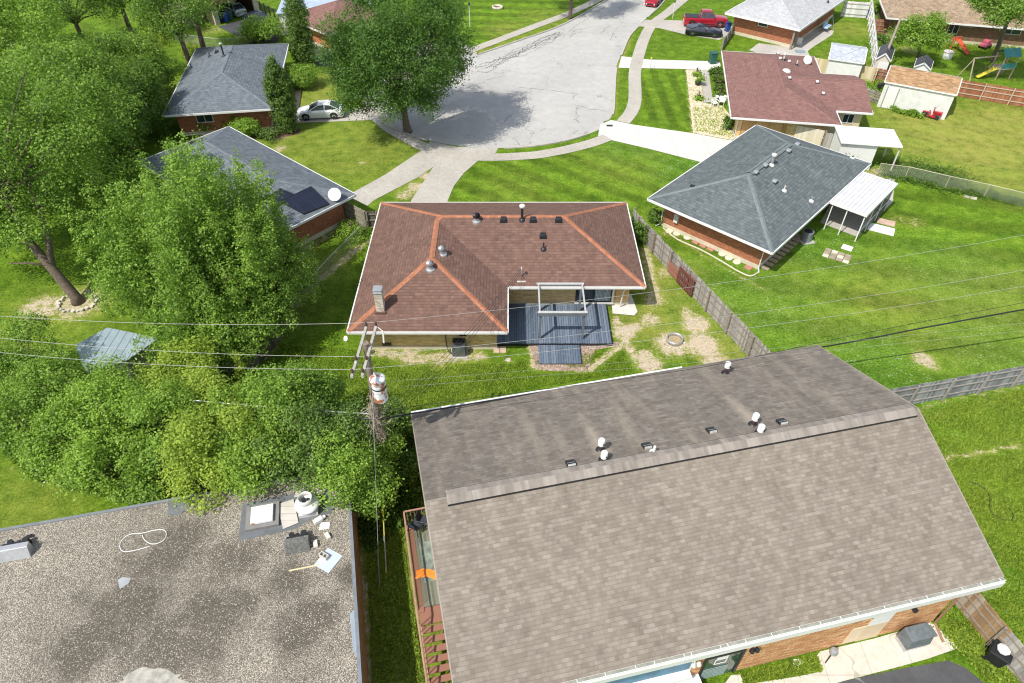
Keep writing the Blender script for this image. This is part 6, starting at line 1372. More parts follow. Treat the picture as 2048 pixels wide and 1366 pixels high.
# ------------------------------------------------------------------ small outbuildings
def gable_shed(name,label,A,B,Cc,e,rise,wall,roof,door=None,ridge='x',ov=.12,cat='shed'):
    f=rect_frame(name,label,cat,A,B,Cc,e); t=f.root; L_,W_=f.L,f.W
    mb=MB().box(ov,ov,0,L_-ov,W_-ov,e-.02)
    if ridge=='x':
        for x in (ov,L_-ov): mb.add([(x,ov,e-.02),(x,W_-ov,e-.02),(x,W_/2,e+rise-.05)],[(0,1,2)])
        rm=MB(); up_poly(rm,[(0,0,e),(L_,0,e),(L_,W_/2,e+rise),(0,W_/2,e+rise)]); up_poly(rm,[(0,W_,e),(L_,W_,e),(L_,W_/2,e+rise),(0,W_/2,e+rise)])
        edges=[((0,0,e),(0,W_/2,e+rise)),((0,W_/2,e+rise),(0,W_,e)),((L_,0,e),(L_,W_/2,e+rise)),((L_,W_/2,e+rise),(L_,W_,e)),((0,0,e),(L_,0,e)),((0,W_,e),(L_,W_,e))]
    else:
        for y in (ov,W_-ov): mb.add([(ov,y,e-.02),(L_-ov,y,e-.02),(L_/2,y,e+rise-.05)],[(0,1,2)])
        rm=MB(); up_poly(rm,[(0,0,e),(0,W_,e),(L_/2,W_,e+rise),(L_/2,0,e+rise)]); up_poly(rm,[(L_,0,e),(L_,W_,e),(L_/2,W_,e+rise),(L_/2,0,e+rise)])
        edges=[((0,0,e),(L_/2,0,e+rise)),((L_/2,0,e+rise),(L_,0,e)),((0,0,e),(0,W_,e)),((L_,0,e),(L_,W_,e))]
    build('wall',mb,wall,t); rf=build('roof',rm,roof,t); tm=MB()
    for a,b in edges: tm.bar(Vector(a)+Vector((0,0,.004)),Vector(b)+Vector((0,0,.004)),.07,.12)
    build('trim',tm,M['white'],rf); f.w=(ov,ov,L_-ov,W_-ov)
    if door: build('door',on_wall(f,*door),M['white'],t)
    return f
SW_=m_lines('white lap siding',(.66,.66,.63),(.74,.74,.72),.14,.012,axis=1,grain=False,gapc=(.40,.40,.38)); SW2=m_lines('cream lap siding',(.60,.56,.48),(.68,.64,.56),.2,.012,axis=1,grain=False)
f=gable_shed('white_garage','white sided garage with a mixed brown gable roof and white door, upper right','x' and (1769,163),(1914,190),(1923,155),2.6,.75,SW_,S_brown,('s',.55,1.5,.05,2.1),cat='garage')
build('door_trim',on_wall(f,'s',.45,.55,.02,2.18,.05),M['steel'],f.root); build('door_trim',on_wall(f,'s',1.5,1.6,.02,2.18,.05),M['steel'],f.root)
f.root['label']='white sided garage with mixed brown gable roof, red mower parked beside it'
gable_shed('white_shed','white shed with speckled pale grey roof beside the whitewashed fence',(1657,117),(1729,127),(1737,95),2.2,.6,M['white'],m_shingle('speckled grey shingles',[(.30,.33,.38),(.42,.45,.50),(.55,.58,.62)],row=.14,tab=.3,line=.2),('s',2.3,2.9,.05,1.8))
gable_shed('garden_shed','cream gable shed with dark roof under the leaning pole',(1752,117),(1782,122),(1806,101),2.1,.7,SW2,m_lines('dark sheet roof',(.04,.045,.055),(.08,.085,.095),.25,.03,axis=0),('s',.4,1.4,.05,1.8),ridge='y')
gable_shed('garden_shed','smaller white shed with dark roof right of the cream one',(1828,133),(1862,139),(1884,125),1.9,.55,M['white'],m_shingle('black shingles',[(.035,.04,.045),(.06,.065,.075),(.09,.095,.11)],row=.14),None,ridge='y')
# white carport beside the grey house
f=rect_frame('white_carport','white garage with flat white roof running out over a post, behind the green grey roof','carport',(1684,285),(1806,294),(1665,251),2.5); t=f.root; L_,W_=f.L,f.W
build('wall',MB().box(.1,.25,0,L_*.62,W_-.1,2.38),M['white'],t); build('roof',MB().box(-.05,.0,2.4,L_,W_+.1,2.5),m_plain('bright white roof coating',(.80,.80,.79),.5,var=.03),t)
build('post',MB().box(L_-.15,.2,0,L_-.05,.3,2.4),M['trim'],t); build('post',MB().box(L_-.15,W_-.3,0,L_-.05,W_-.2,2.4),M['trim'],t)
build('roof_seam',MB().bar((L_*.12,W_*.55,2.506),(L_*.2,W_*.2,2.506),.02,.02),M['dark'],t)
# blue metal lean-to roof
q=[at(*p,2.3) for p in ((165,733),(151,690),(215,655),(313,674))]; a=at(195,733,2.2)
t=thing('lean_to','lean-to with pale blue corrugated metal roof showing between the scrub trees','lean-to',(a.x,a.y,0)); Z=Frame(t)
pts=[Z.inv@at(u,v,2.25) for u,v in ((172,745),(150,690),(215,655),(318,676),(255,720))]
mb=MB(); up_poly(mb,[(p.x,p.y,2.25+.0*p.y) for p in pts]); o=build('roof',mb,m_lines('pale blue metal sheets',(.30,.38,.43),(.40,.48,.53),.5,.04,.5,axis=0,metal=.2,grain=False),t); md=o.modifiers.new('t','SOLIDIFY'); md.thickness=.06
mb=MB(); mb.prism([(p.x*.93,p.y*.93) for p in pts],0,2.15); build('wall',mb,gw,t)
a=at(392,775); t=thing('small_shed','small dark boarded shed half buried in the scrub beside the chain link fence','shed',tuple(a),math.radians(-62)); 
build('wall',MB().box(0,0,0,1.9,1.6,1.9),m_lines('charcoal boards',(.06,.065,.065),(.12,.125,.12),.18,.02,axis=0),t); mb=MB(); up_poly(mb,[(-.12,-.12,1.92),(2.02,-.12,1.92),(2.02,1.75,2.1),(-.12,1.75,2.1)]); build('roof',mb,m_plain('black felt',(.04,.04,.045),.9),t)
# ------------------------------------------------------------------ vehicles
def loft(mb, secs, mi=0, close=True):
    """secs: lists of points, same length; skins between them"""
    o=len(mb.v); n=len(secs[0])
    for s in secs: mb.v += [tuple(p) for p in s]
    for i in range(len(secs)-1):
        for k in range(n-1): a=o+i*n+k; mb.f.append((a,a+1,a+n+1,a+n)); mb.m.append(mi)
    if close:
        mb.f.append(tuple(o+k for k in range(n))); mb.m.append(mi); mb.f.append(tuple(o+(len(secs)-1)*n+k for k in range(n))[::-1]); mb.m.append(mi)
def car(name,label,loc,rz,paint,prof,cabin,Wd,wheel_r,wx,cat='car',rim='chrome',truck=None,tail=(.5,.01,.01),group=None,detail=True):
    """prof: (x, z_top of body, width factor); cabin: (x0 base rear, x1 roof rear, x2 roof front, x3 base front, z roof); +x is the nose"""
    t=thing(name,label,cat,loc,rz,group); H2=Wd/2; zb=wheel_r*.62
    mb=MB(); secs=[]
    for x,zt,wf in prof:
        hw=H2*wf; secs.append([(x,-hw*.93,zb),(x,-hw,zb+.14),(x,-hw*1.0,zt*.62+zb*.3),(x,-hw*.965,zt-.10),(x,-hw*.86,zt-.01),(x,-hw*.4,zt+.025),(x,0,zt+.03),(x,hw*.4,zt+.025),(x,hw*.86,zt-.01),(x,hw*.965,zt-.10),(x,hw,zt*.62+zb*.3),(x,hw,zb+.14),(x,hw*.93,zb)])
    loft(mb,secs); 
    xs=[p[0] for p in prof]; mb.box(xs[0]+.15,-H2*.8,zb-.06,xs[-1]-.15,H2*.8,zb+.05)
    body=build('body',mb,paint,t,smooth=38)
    x0,x1,x2,x3,zr=cabin; zbelt=max(np.interp(x0,xs,[p[1] for p in prof]),np.interp((x0+x3)/2,xs,[p[1] for p in prof]))-.02; hb=H2*.86; ht=H2*.66
    zf=np.interp(x3,xs,[p[1] for p in prof]); zr0=np.interp(x0,xs,[p[1] for p in prof])
    g=MB(); g.add([(x0,-hb,zr0-.02),(x3,-hb,zf-.02),(x3,hb,zf-.02),(x0,hb,zr0-.02),(x1,-ht,zr-.03),(x2,-ht,zr-.03),(x2,ht,zr-.03),(x1,ht,zr-.03)],[(4,5,6,7),(0,1,5,4),(1,2,6,5),(2,3,7,6),(3,0,4,7)])
    build('windows',g,M['glass'],t)
    rf=MB(); nx_=6; secs=[]
    for i in range(nx_+1):
        q=i/nx_; x=x1-.06+(x2-x1+.1)*q; zz=zr+.035*math.sin(math.pi*q)-.02; secs.append([(x,-ht-.03,zz-.03),(x,-ht*.8,zz+.015),(x,0,zz+.04),(x,ht*.8,zz+.015),(x,ht+.03,zz-.03)])
    loft(rf,secs); rf.box(x1,-ht,zr-.06,x2,ht,zr-.02)
    for s in (-1,1):
        rf.bar((x0+.02,s*(hb+.0),zr0+.0),(x1,s*(ht+.01),zr-.0),.07,.05); rf.bar((x3-.02,s*hb,zf),(x2,s*(ht+.01),zr-.0),.06,.05)
        xm=(x1+x2)/2-.05; rf.bar((xm+.02,s*(hb+.005),zbelt+.02),(xm,s*(ht+.012),zr-.01),.07,.03)
    build('roof',rf,paint,t,smooth=38)
    for x in wx:
        for s in (-1,1):
            y=s*(H2-.09); wb=MB(); ring=[(wheel_r*.62,.1),(wheel_r*.93,.105),(wheel_r,.06),(wheel_r,-.06),(wheel_r*.93,-.105),(wheel_r*.62,-.1)]; n=20; vs=[]
            for k in range(n):
                a=2*math.pi*k/n
                for r,yy in ring: vs.append((x+r*math.cos(a),y+yy,wheel_r+r*math.sin(a)))
            m_=len(ring); wb.add(vs,[(k*m_+j,k*m_+(j+1)%m_,((k+1)%n)*m_+(j+1)%m_,((k+1)%n)*m_+j) for k in range(n) for j in range(m_)])
            w_=build('wheel',wb,M['rubber'],t,smooth=40)
            rm=MB(); yo=y+s*.085; rm.tube([(x,yo-s*.03,wheel_r),(x,yo+s*.02,wheel_r)],[.07,.06],10)
            for k in range(5):
                a=2*math.pi*k/5+.3; rm.bar((x,yo,wheel_r+.0),(x+math.cos(a)*wheel_r*.64,yo,wheel_r+math.sin(a)*wheel_r*.64),.03,.06,up=Vector((0,1,0)))
            build('rim',rm,M[rim] if isinstance(rim,str) else rim,w_)
            ar=MB(); vs=[]
            for k in range(13):
                a=math.pi*k/12; 
                for r in (wheel_r*.5,wheel_r*1.16): vs.append((x+r*math.cos(a),s*(H2*1.004),wheel_r*1.02+r*math.sin(a)))
            ar.add(vs,[(2*k,2*k+1,2*k+3,2*k+2) for k in range(12)]); build('wheel_arch',ar,M['black'],body)
    xf=xs[-1]; xr=xs[0]; hwf=H2*prof[-1][2]; hwr=H2*prof[0][2]; 
    for s in (-1,1):
        build('headlight',MB().box(xf-.22,s*hwf*.93-.16*(s>0),prof[-1][1]-.22,xf+.015,s*hwf*.93+.16*(s<0)+.0,prof[-1][1]-.06),M['trim'],t,bevel=.03)
        build('tail_light',MB().box(xr-.015,s*hwr*.92-.22*(s>0),prof[0][1]-.28,xr+.12,s*hwr*.92+.22*(s<0),prof[0][1]-.13),M['tail'],t,bevel=.02)
        build('mirror',MB().box(x3-.42,s*(H2*.93)-.02,zf+.04,x3-.28,s*(H2*1.1),zf+.17),paint,t,bevel=.03)
        for xq in ((x3-.15),(x1+x2)/2-.05,x0+.25): build('door_seam',MB().box(xq-.008,s*H2*.999-.012,zb+.15,xq+.008,s*H2*.999+.003,zbelt-.1),M['black'],body)
    build('licence_plate',MB().box(xr-.02,-.26,prof[0][1]-.5,xr,.26,prof[0][1]-.36),M['white'],t); build('grille',MB().box(xf-.02,-.45,.32,xf+.012,.45,.5),M['black'],t)
    return t
M['tail']=m_plain('red lamp glass',(.30,.01,.012),.2)
p_w=m_car('white car paint',(.78,.79,.80)); p_r=m_car('crimson paint',(.42,.012,.03),.3); p_k=m_car('black blue paint',(.008,.010,.018),.1); p_b=m_car('dark navy paint',(.012,.018,.045),.3)
def dirang(u0,v0,u1,v1): a=at(u0,v0);b=at(u1,v1); return math.atan2((b-a).y,(b-a).x)
sedan=[(-2.25,.80,.80),(-2.18,.92,.88),(-1.7,.98,.97),(-.9,.97,1),(.5,.93,1),(1.1,.88,.99),(1.8,.78,.95),(2.15,.68,.86),(2.27,.56,.74)]
b=at(643,233); dk_=m_plain('black alloy',(.03,.03,.032),.35,.4)
car('parked_car','white hatchback parked on the driveway beside the nearer columnar evergreen',(b.x,b.y,.02),dirang(690,236,600,240)+0.0,p_w,sedan,(-2.05,-1.05,.05,1.15,1.40),1.80,.34,(-1.35,1.36),rim=dk_)
b=at(1406,70); sport=[(-2.2,.72,.86),(-2.1,.86,.94),(-1.4,.88,1.0),(-.4,.80,.98),(.5,.80,.99),(1.3,.78,1.0),(1.9,.64,.92),(2.22,.46,.72)]
car('sports_car','low black blue sports car parked in front of the red pickup',(b.x,b.y,.03),dirang(1375,68,1438,73),p_k,sport,(-1.75,-.75,-.25,.55,1.16),1.85,.33,(-1.32,1.34),rim='chrome')
# pickup
b=at(1409,51); pr=dirang(1372,49,1446,51)
pick=[(-2.75,1.02,.94),(-2.7,1.08,.98),(-.75,1.08,1.0),(.5,1.10,1.0),(1.25,1.10,1.0),(2.2,1.04,.98),(2.6,.95,.92),(2.72,.80,.86)]
t=car('pickup_truck','crimson extended cab pickup truck with black bed, on the driveway at the top right',(b.x,b.y,.03),pr,p_r,pick,(-.78,-.6,.55,1.25,1.78),1.95,.40,(-1.75,1.72),cat='pickup truck')
build('truck_bed',MB().box(-2.62,-.78,1.085,-.86,.78,1.13),M['black'],t,bevel=.02)
build('running_board',MB().box(-.9,-1.03,.36,1.1,1.03,.42),M['dark'],t)
b=at(1308,5.5); car('parked_car','crimson sedan cut by the top edge, parked along the right kerb',(b.x,b.y,.01),dirang(1320,-12,1300,12)+0,p_r,sedan,(-1.9,-.95,.1,1.1,1.42),1.78,.33,(-1.35,1.36))
b=at(514,46); car('parked_car','dark navy sedan parked on the asphalt in front of the open garage',(b.x,b.y,.03),dirang(530,50,493,33),p_b,sedan,(-1.95,-1.0,.1,1.1,1.42),1.8,.33,(-1.35,1.36))
gq=Hh.root.matrix_basis@Vector((Hh.root and 3.6,2.6,0)); car('parked_car','pale silver green car parked inside the open garage',(gq.x,gq.y,.01),Hh.root.rotation_euler[2]+math.pi/2,m_car('silver green paint',(.45,.55,.53),.3),sedan,(-1.95,-1.2,.1,1.1,1.45),1.75,.33,(-1.35,1.36))
# riding mower
b=at(1862,234); t=thing('riding_mower','red riding lawn mower parked against the white garage wall','lawn mower',tuple(b),dirang(1848,230,1875,238)); 
build('hood',MB().box(.05,-.26,.38,.85,.26,.72).box(.0,-.2,.5,.1,.2,.95),p_r,t,bevel=.06); build('deck',MB().box(-.35,-.48,.12,.45,.48,.28),p_r,t,bevel=.04); build('fender',MB().box(-.85,-.42,.42,-.1,.42,.56),p_r,t,bevel=.06)
build('seat',MB().box(-.6,-.22,.58,-.2,.22,.68).box(-.66,-.22,.66,-.56,.22,1.0),M['black'],t,bevel=.03); build('steering_wheel',MB().lathe(.02,0,[(.17,1.0),(.18,1.02),(.16,1.04)],14),M['black'],t); build('catcher',MB().box(-1.25,-.35,.3,-.88,.35,.9),M['black'],t,bevel=.04)
for x,r in ((-.6,.25),(.6,.19)):
    for s in (-1,1): build('wheel',MB().tube([(x,s*.3,r),(x,s*.48,r)],r,14),M['rubber'],t,smooth=40)
# bins
def bin_(label,loc,rz,c,group=None,lid=None,h=1.05,w=.58):
    t=thing('wheelie_bin',label,'bin',tuple(loc),rz,group)
    build('body',MB().add([(-w*.4,-w*.4,.06),(w*.4,-w*.4,.06),(w*.4,w*.4,.06),(-w*.4,w*.4,.06),(-w*.5,-w*.5,h),(w*.5,-w*.5,h),(w*.5,w*.5,h),(-w*.5,w*.5,h)],[(0,3,2,1),(4,5,6,7),(0,1,5,4),(1,2,6,5),(2,3,7,6),(3,0,4,7)]),c,t,bevel=.02)
    build('lid',MB().box(-w*.54,-w*.56,h,w*.54,w*.5,h+.07),lid or c,t,bevel=.03); build('handle',MB().tube([(-w*.4,w*.55,h),(w*.4,w*.55,h)],.02,6),M['black'],t)
    for s in (-1,1): build('wheel',MB().tube([(s*w*.35,w*.45,.1),(s*w*.45,w*.45,.1)],.1,10),M['black'],t)
    return t
c_bl=m_plain('blue bin plastic',(.02,.07,.30),.5); c_gn=m_plain('green bin plastic',(.02,.10,.07),.5)
R0=Hh.root.matrix_basis
bin_('blue bin at the open garage, beside the green bin',R0@Vector((1.25,.3,0)),Hh.root.rotation_euler[2],c_bl,'bins at the open garage'); bin_('blue bin deeper inside the open garage',R0@Vector((.62,.95,0)),Hh.root.rotation_euler[2]+.2,c_bl,'bins at the open garage'); bin_('green bin at the open garage beside the cars',R0@Vector((1.95,.45,0)),Hh.root.rotation_euler[2],c_gn,'bins at the open garage')
bin_('blue bin with white mark beside the red pickup',at(1454,63),.2,c_bl); bin_('dark green bin at the upper left corner of the faded red roof',at(1424,127),.1,c_gn,h=1.2,w=.8)
bin_('dark bin with white bags in it by the plank fence, lower right corner',at(1985,1318),.8,M['black'],h=.8,w=.75); 
q=at(1985,1318); solo('rubbish_bag',MB().lathe(0,0,[(.05,.0),(.24,.05),(.26,.14),(.16,.22),(.02,.25)],9),M['white'],'white rubbish bag lying on top of the dark bin','bag',loc=(q.x,q.y,.872),rz=.8,smooth=60)
bin_('blue bin standing by the bush behind the whitewashed fence',at(1737,38),0,c_bl)
# ------------------------------------------------------------------ garden and yard things
def ac_unit(label,loc,rz,c,w=.75,h=.8,round_=False):
    t=thing('air_conditioner',label,'air conditioner',tuple(loc),rz)
    build('pad',MB().box(-w*.65,-w*.65,0,w*.65,w*.65,.06),M['conc'],t)
    if round_:
        build('cabinet',MB().lathe(0,0,[(w*.5,.06),(w*.5,h-.1),(w*.52,h-.05),(w*.5,h)],24),c,t,smooth=40); build('fan_grille',MB().lathe(0,0,[(w*.42,h+.012),(w*.40,h+.03),(.1,h+.05),(.002,h+.05)],20),M['dark'],t,smooth=40)
    else:
        build('cabinet',MB().box(-w*.5,-w*.5,.06,w*.5,w*.5,h),c,t,bevel=.04); build('fan_grille',MB().lathe(0,0,[(w*.44,h+.003),(w*.42,h+.03),(.1,h+.045),(.002,h+.045)],20),M['black'],t,smooth=40)
        mb=MB()
        for i in range(11): mb.box(-w*.42+i*w*.084-.006,-w*.5-.008,.14,-w*.42+i*w*.084+.006,-w*.5,h-.08)
        build('louvre',mb,M['steel'],t)
    return t
ac_unit('black and grey air conditioner behind the wall of the middle house',at(919,706),.0,m_plain('slate cabinet',(.075,.09,.095),.45),.82,.95)
ac_unit('round grey air conditioner beside the green grey roofed house',at(1611,481),.2,m_plain('blue grey metal',(.20,.22,.25),.45),.8,.85,True)
a=at(972,694); solo('bulkhead_cover',MB().box(-.42,-.2,0,.42,.25,.28),m_plain('pale grey cover',(.40,.42,.40),.6),'pale grey window well cover against the buff wall','cover',loc=(a.x,a.y,0),bevel=.02)
pav=m_plain('pink brown paver',(.50,.36,.28),.9,var=.15)
for u,lab in ((993,'left paver by the corner of the blue deck'),(1006,'right paver by the corner of the blue deck')):
    a=at(u,700); solo('paving_slab',MB().box(-.19,-.28,0,.19,.28,.05),pav,lab,'paving slab','pavers by the deck',loc=(a.x,a.y,0),bevel=.01)
a=at(1015,720); solo('flat_stone',MB().prism([(-.2,-.1),(.15,-.15),(.22,.1),(-.05,.16)],0,.05),stonem,'pale flat stone on the lawn left of the deck step','stone',loc=(a.x,a.y,0))
a=at(1349,682); t=thing('fire_ring','galvanised steel fire ring on bare stony ground','fire ring',tuple(a)); o=build('ring',MB().tube([(0,0,.0),(0,0,.28)],.52,28,cap=False),M['steel'],t,smooth=40); md=o.modifiers.new('t','SOLIDIFY'); md.thickness=.04
build('ash',MB().lathe(0,0,[(.5,.05),(.3,.07),(.002,.06)],16),m_plain('ash and dead leaves',(.35,.27,.15),.95,var=.5,scale=12),t)
rr=random.Random(12)
for k in range(9):
    an=rr.uniform(3.4,6.2); r=rr.uniform(.6,.85); build('stone',MB().prism([(r*math.cos(an)+s*math.cos(j),r*math.sin(an)+s*math.sin(j)) for s in (rr.uniform(.05,.09),) for j in (0,1.2,2.3,3.5,5)],0,.06),stonem,t)
a=at(995,17); t=thing('fire_ring','stone fire ring on the open lawn at the top','fire ring',tuple(a)); o=build('ring',MB().tube([(0,0,.0),(0,0,.3)],.75,24,cap=False),stonem,t,smooth=40); md=o.modifiers.new('t','SOLIDIFY'); md.thickness=.22; build('ash',MB().lathe(0,0,[(.7,.05),(.002,.06)],16),M['mulch'],t)
# stepping stones by the grey roofed house
rs=m_plain('red stepping stone',(.42,.20,.15),.9,var=.15); ps=m_plain('pale stepping stone',(.60,.56,.45),.9,var=.12); gs=m_plain('grey tan stepping stone',(.34,.27,.21),.9,var=.2)
GST='stepping stones along the brick wall'
words=['first','second','third','fourth','fifth','sixth','seventh','eighth','ninth','tenth']
for i,(u,v,c,rd) in enumerate([(1338,463,ps,1),(1353,468,ps,1),(1374,476,ps,1),(1391,485,rs,0),(1406,492,rs,0),(1421,499,rs,0),(1444,509,ps,1),(1457,517,ps,1),(1473,525,ps,1),(1496,536,rs,0)]):
    a=at(u,v); mb=MB().cyl(0,0,0,.05,.29,n=12) if rd else MB().box(-.26,-.22,0,.26,.22,.05)
    solo('stepping_stone',mb,c,('round pale' if rd else 'square red')+' stepping stone, '+words[i]+' from the left along the brick wall','stepping stone',GST,loc=(a.x,a.y,.015),rz=-.75)
p0=at(1530,536); p1=at(1600,474)
for i in range(10):
    a=p0.lerp(p1,i/9); solo('stepping_stone',MB().box(-.2,-.3,0,.2,.3,.05),gs,'tan slab on the shaded side of the green grey roof, '+words[i]+' from the front corner','stepping stone','slabs along the shaded wall',loc=(a.x,a.y,.015),rz=.82+rr.uniform(-.05,.05))
t=None
a=at(1674,512); tt=thing('paver_pad','pad of tan pavers with grass between them on the right lawn','paver pad',tuple(a),math.radians(-32)); 
for i in range(4):
    for j in range(3): build('paver',MB().box(-.95+i*.48,-.6+j*.42,0,-.95+i*.48+.42,-.6+j*.42+.36,.04),gs if (i+j)%3 else ps,tt)
def flat(name,label,u,v,w,d_,h,c,rz=0,z=0.01,cat=None): a=at(u,v,z); return solo(name,MB().box(-w/2,-d_/2,0,w/2,d_/2,h),c,label,cat or name.replace('_',' '),loc=(a.x,a.y,z),rz=rz)
flat('white_slab','white square board lying above the paver pad',1694,496,.75,.65,.05,M['white'],-.6); flat('white_slab','large white board lying beside the covered patio',1762,459,1.9,1.1,.05,M['white'],-.5,.02); flat('brown_slab','red brown slab beside the large white board',1772,445,1.3,.8,.04,pav,-.5)
flat('stone_slab','pale stone slab at the foot of the chain link fence',1940,396,.95,.25,.12,stonem,-.5)
flat('litter','pale blue litter on the grass at the left edge',66,941,.28,.2,.04,m_plain('pale blue plastic',(.35,.55,.75),.5),.6); flat('litter','small white litter right of the pale blue piece',91,964,.15,.12,.03,M['white'],.2)
edge=m_plain('cream edging',(.55,.50,.38),.9)
mb=MB(); pth=smooth_path([at(*p) for p in ((1326,457),(1355,480),(1400,500),(1440,522),(1475,543),(1500,553),(1517,545))],5); mb.tube([p+Vector((0,0,.05)) for p in pth],.06,6); solo('edging','x' and mb,edge,'cream garden edging along the red brick wall of the green grey roofed house','edging')
hose=m_plain('black hose',(.02,.02,.022),.5)
solo('garden_hose',MB().tube(smooth_path([at(u,v,.06) for u,v in ((1940,963),(1962,972),(1978,990),(1980,1018),(1995,1035),(2020,1040),(2026,1030),(2018,1015))],6),.02,6),hose,'black hose snaking over the lawn right of the taupe roof','hose',smooth=True)
# ladder, bikes and mower by the light grey house
a=at(1480,58); t=thing('step_ladder','aluminium step ladder leaning on the orange brick wall','ladder',tuple(a),-.6)
for s in (-1,1): build('side_rail',MB().bar((s*.25,0,0),(s*.18,.5,1.7),.04,.06),M['steel'],t)
for i in range(5): build('rung',MB().bar((-.23,.08+i*.09,.3+i*.3),(.23,.08+i*.09,.3+i*.3),.08,.03),M['white'],t)
def bike(label,u,v,rz,c):
    a=at(u,v); t=thing('bicycle',label,'bicycle',tuple(a),rz,'bicycles against the orange brick wall')
    for x in (-.5,.5):
        n=18; pts=[(x+.33*math.cos(2*math.pi*k/n),0,.33+.33*math.sin(2*math.pi*k/n)) for k in range(n+1)]; build('wheel',MB().tube(pts,.022,6,cap=False),M['black'],t)
    build('frame',MB().tube([(-.5,0,.33),(-.05,0,.3),(.4,0,.8),(-.2,0,.85),(-.05,0,.3)],.025,6).tube([(.5,0,.33),(.38,0,.95)],.025,6).tube([(-.5,0,.33),(-.2,0,.85),(-.22,0,.95)],.02,6),c,t)
    build('saddle',MB().box(-.34,-.06,.94,-.1,.06,1.0),M['black'],t,bevel=.02); build('handlebar',MB().tube([(.38,-.28,1.0),(.38,.28,1.0)],.018,6),M['black'],t)
bike('yellow bicycle against the orange brick wall beside the ladder',1497,66,-.55,m_plain('yellow paint',(.6,.42,.1),.5)); bike('dark bicycle against the orange brick wall, right of the yellow one',1512,69,-.75,M['dark'])
b=at(1565,84); t=thing('push_mower','red push mower parked below the orange brick wall','lawn mower',tuple(b),-.5); build('deck',MB().box(-.4,-.28,.12,.3,.28,.32),p_r,t,bevel=.05); build('engine',MB().box(-.1,-.16,.32,.2,.16,.5),M['black'],t,bevel=.04); build('handle',MB().tube([(.3,-.22,.25),(1.1,-.22,.85),(1.1,.22,.85),(.3,.22,.25)],.018,6),M['black'],t)
for x in (-.32,.24):
    for s in (-1,1): build('wheel',MB().tube([(x,s*.28,.11),(x,s*.34,.11)],.11,10),M['black'],t)
a=at(1600,104); solo('grill_cover',MB().box(-.55,-.3,0,.55,.3,.12),m_plain('blue grey lid',(.22,.30,.36),.5),'low blue grey box on the concrete below the pale grey roof','box',loc=(a.x,a.y,.02),rz=-.1,bevel=.03)
a=at(1596,88); solo('storage_box',MB().box(-.3,-.25,0,.3,.25,.7),M['white'],'white box under the corner of the pale grey roof','box',loc=(a.x,a.y,.02),bevel=.02)
a=at(1652,62); t=thing('swing_seat','metal framed swing seat with blue cushion beside the pale grey roof','swing seat',tuple(a),.9)
for x in (-.9,.9): build('frame_leg',MB().tube([(x,-.6,0),(x,0,1.7),(x,.6,0)],.03,6),m_plain('rust pipe',(.25,.12,.08),.7) if x<0 else M['steel'],t)
build('crossbar',MB().tube([(-.9,0,1.7),(.9,0,1.7)],.03,6),M['steel'],t); build('seat',MB().box(-.75,-.3,.45,.75,.3,.6).box(-.75,.25,.6,.75,.4,1.1),m_plain('pale blue cushion',(.35,.5,.68),.8),t,bevel=.04)
# lamp-post like markers / mail posts
for u,v,h,lab in ((1300,138,1.1,'slim yellow topped post beside the upper driveway'),(1345,37,1.9,'white post on the lawn left of the red pickup')):
    a=at(u,v); t=thing('marker_post',lab,'post',tuple(a)); build('pole',MB().cyl(0,0,0,h,.035,n=10),M['white'] if h>1.5 else m_plain('cream pole',(.62,.60,.42),.6),t); build('head',MB().lathe(0,0,[(.05,h),(.09,h+.05),(.08,h+.16),(.01,h+.2)],10),M['dark'] if h>1.5 else m_plain('yellow head',(.7,.6,.12),.5),t,smooth=40)
a=at(940,55); t=thing('lamp_post','thin cream yard lamp post at the right side of the street tree','lamp post',tuple(a)); build('pole',MB().cyl(0,0,0,2.6,.05,n=10),M['trim'],t); build('lamp',MB().lathe(0,0,[(.06,2.6),(.14,2.65),(.12,2.9),(.02,3.0)],10),M['dark'],t,smooth=40)
# white garden set beside the straw bed
def chair_g(label,u,v,rz):
    t=thing('garden_chair',label,'chair',tuple(at(u,v)),rz,'white garden furniture'); build('seat',MB().box(-.28,-.25,.38,.28,.25,.43),M['white'],t,bevel=.03); build('backrest',MB().box(-.28,.2,.43,.28,.26,.85),M['white'],t,bevel=.03)
    for sx in (-1,1):
        build('armrest',MB().box(sx*.3-.03,-.25,.6,sx*.3+.03,.25,.64),M['white'],t)
        for sy in (-1,1): build('leg',MB().box(sx*.25-.025,sy*.22-.025,0,sx*.25+.025,sy*.22+.025,.4),M['white'],t)
chair_g('left white garden chair below the path by the faded red roof',1428,213,.3); chair_g('right white garden chair half under the eave of the faded red roof',1442,210,-.3)
a=at(1441,201); t=thing('garden_bench','white garden bench with dark cushion by the straw bed','bench',tuple(a),.05); build('seat',MB().box(-.55,-.25,.4,.55,.25,.46),M['white'],t); build('cushion',MB().box(-.25,-.22,.465,.25,.22,.52),M['black'],t,bevel=.02)
for sx in (-1,1):
    for sy in (-1,1): build('leg',MB().box(sx*.5-.03,sy*.2-.03,0,sx*.5+.03,sy*.2+.03,.4),M['white'],t)
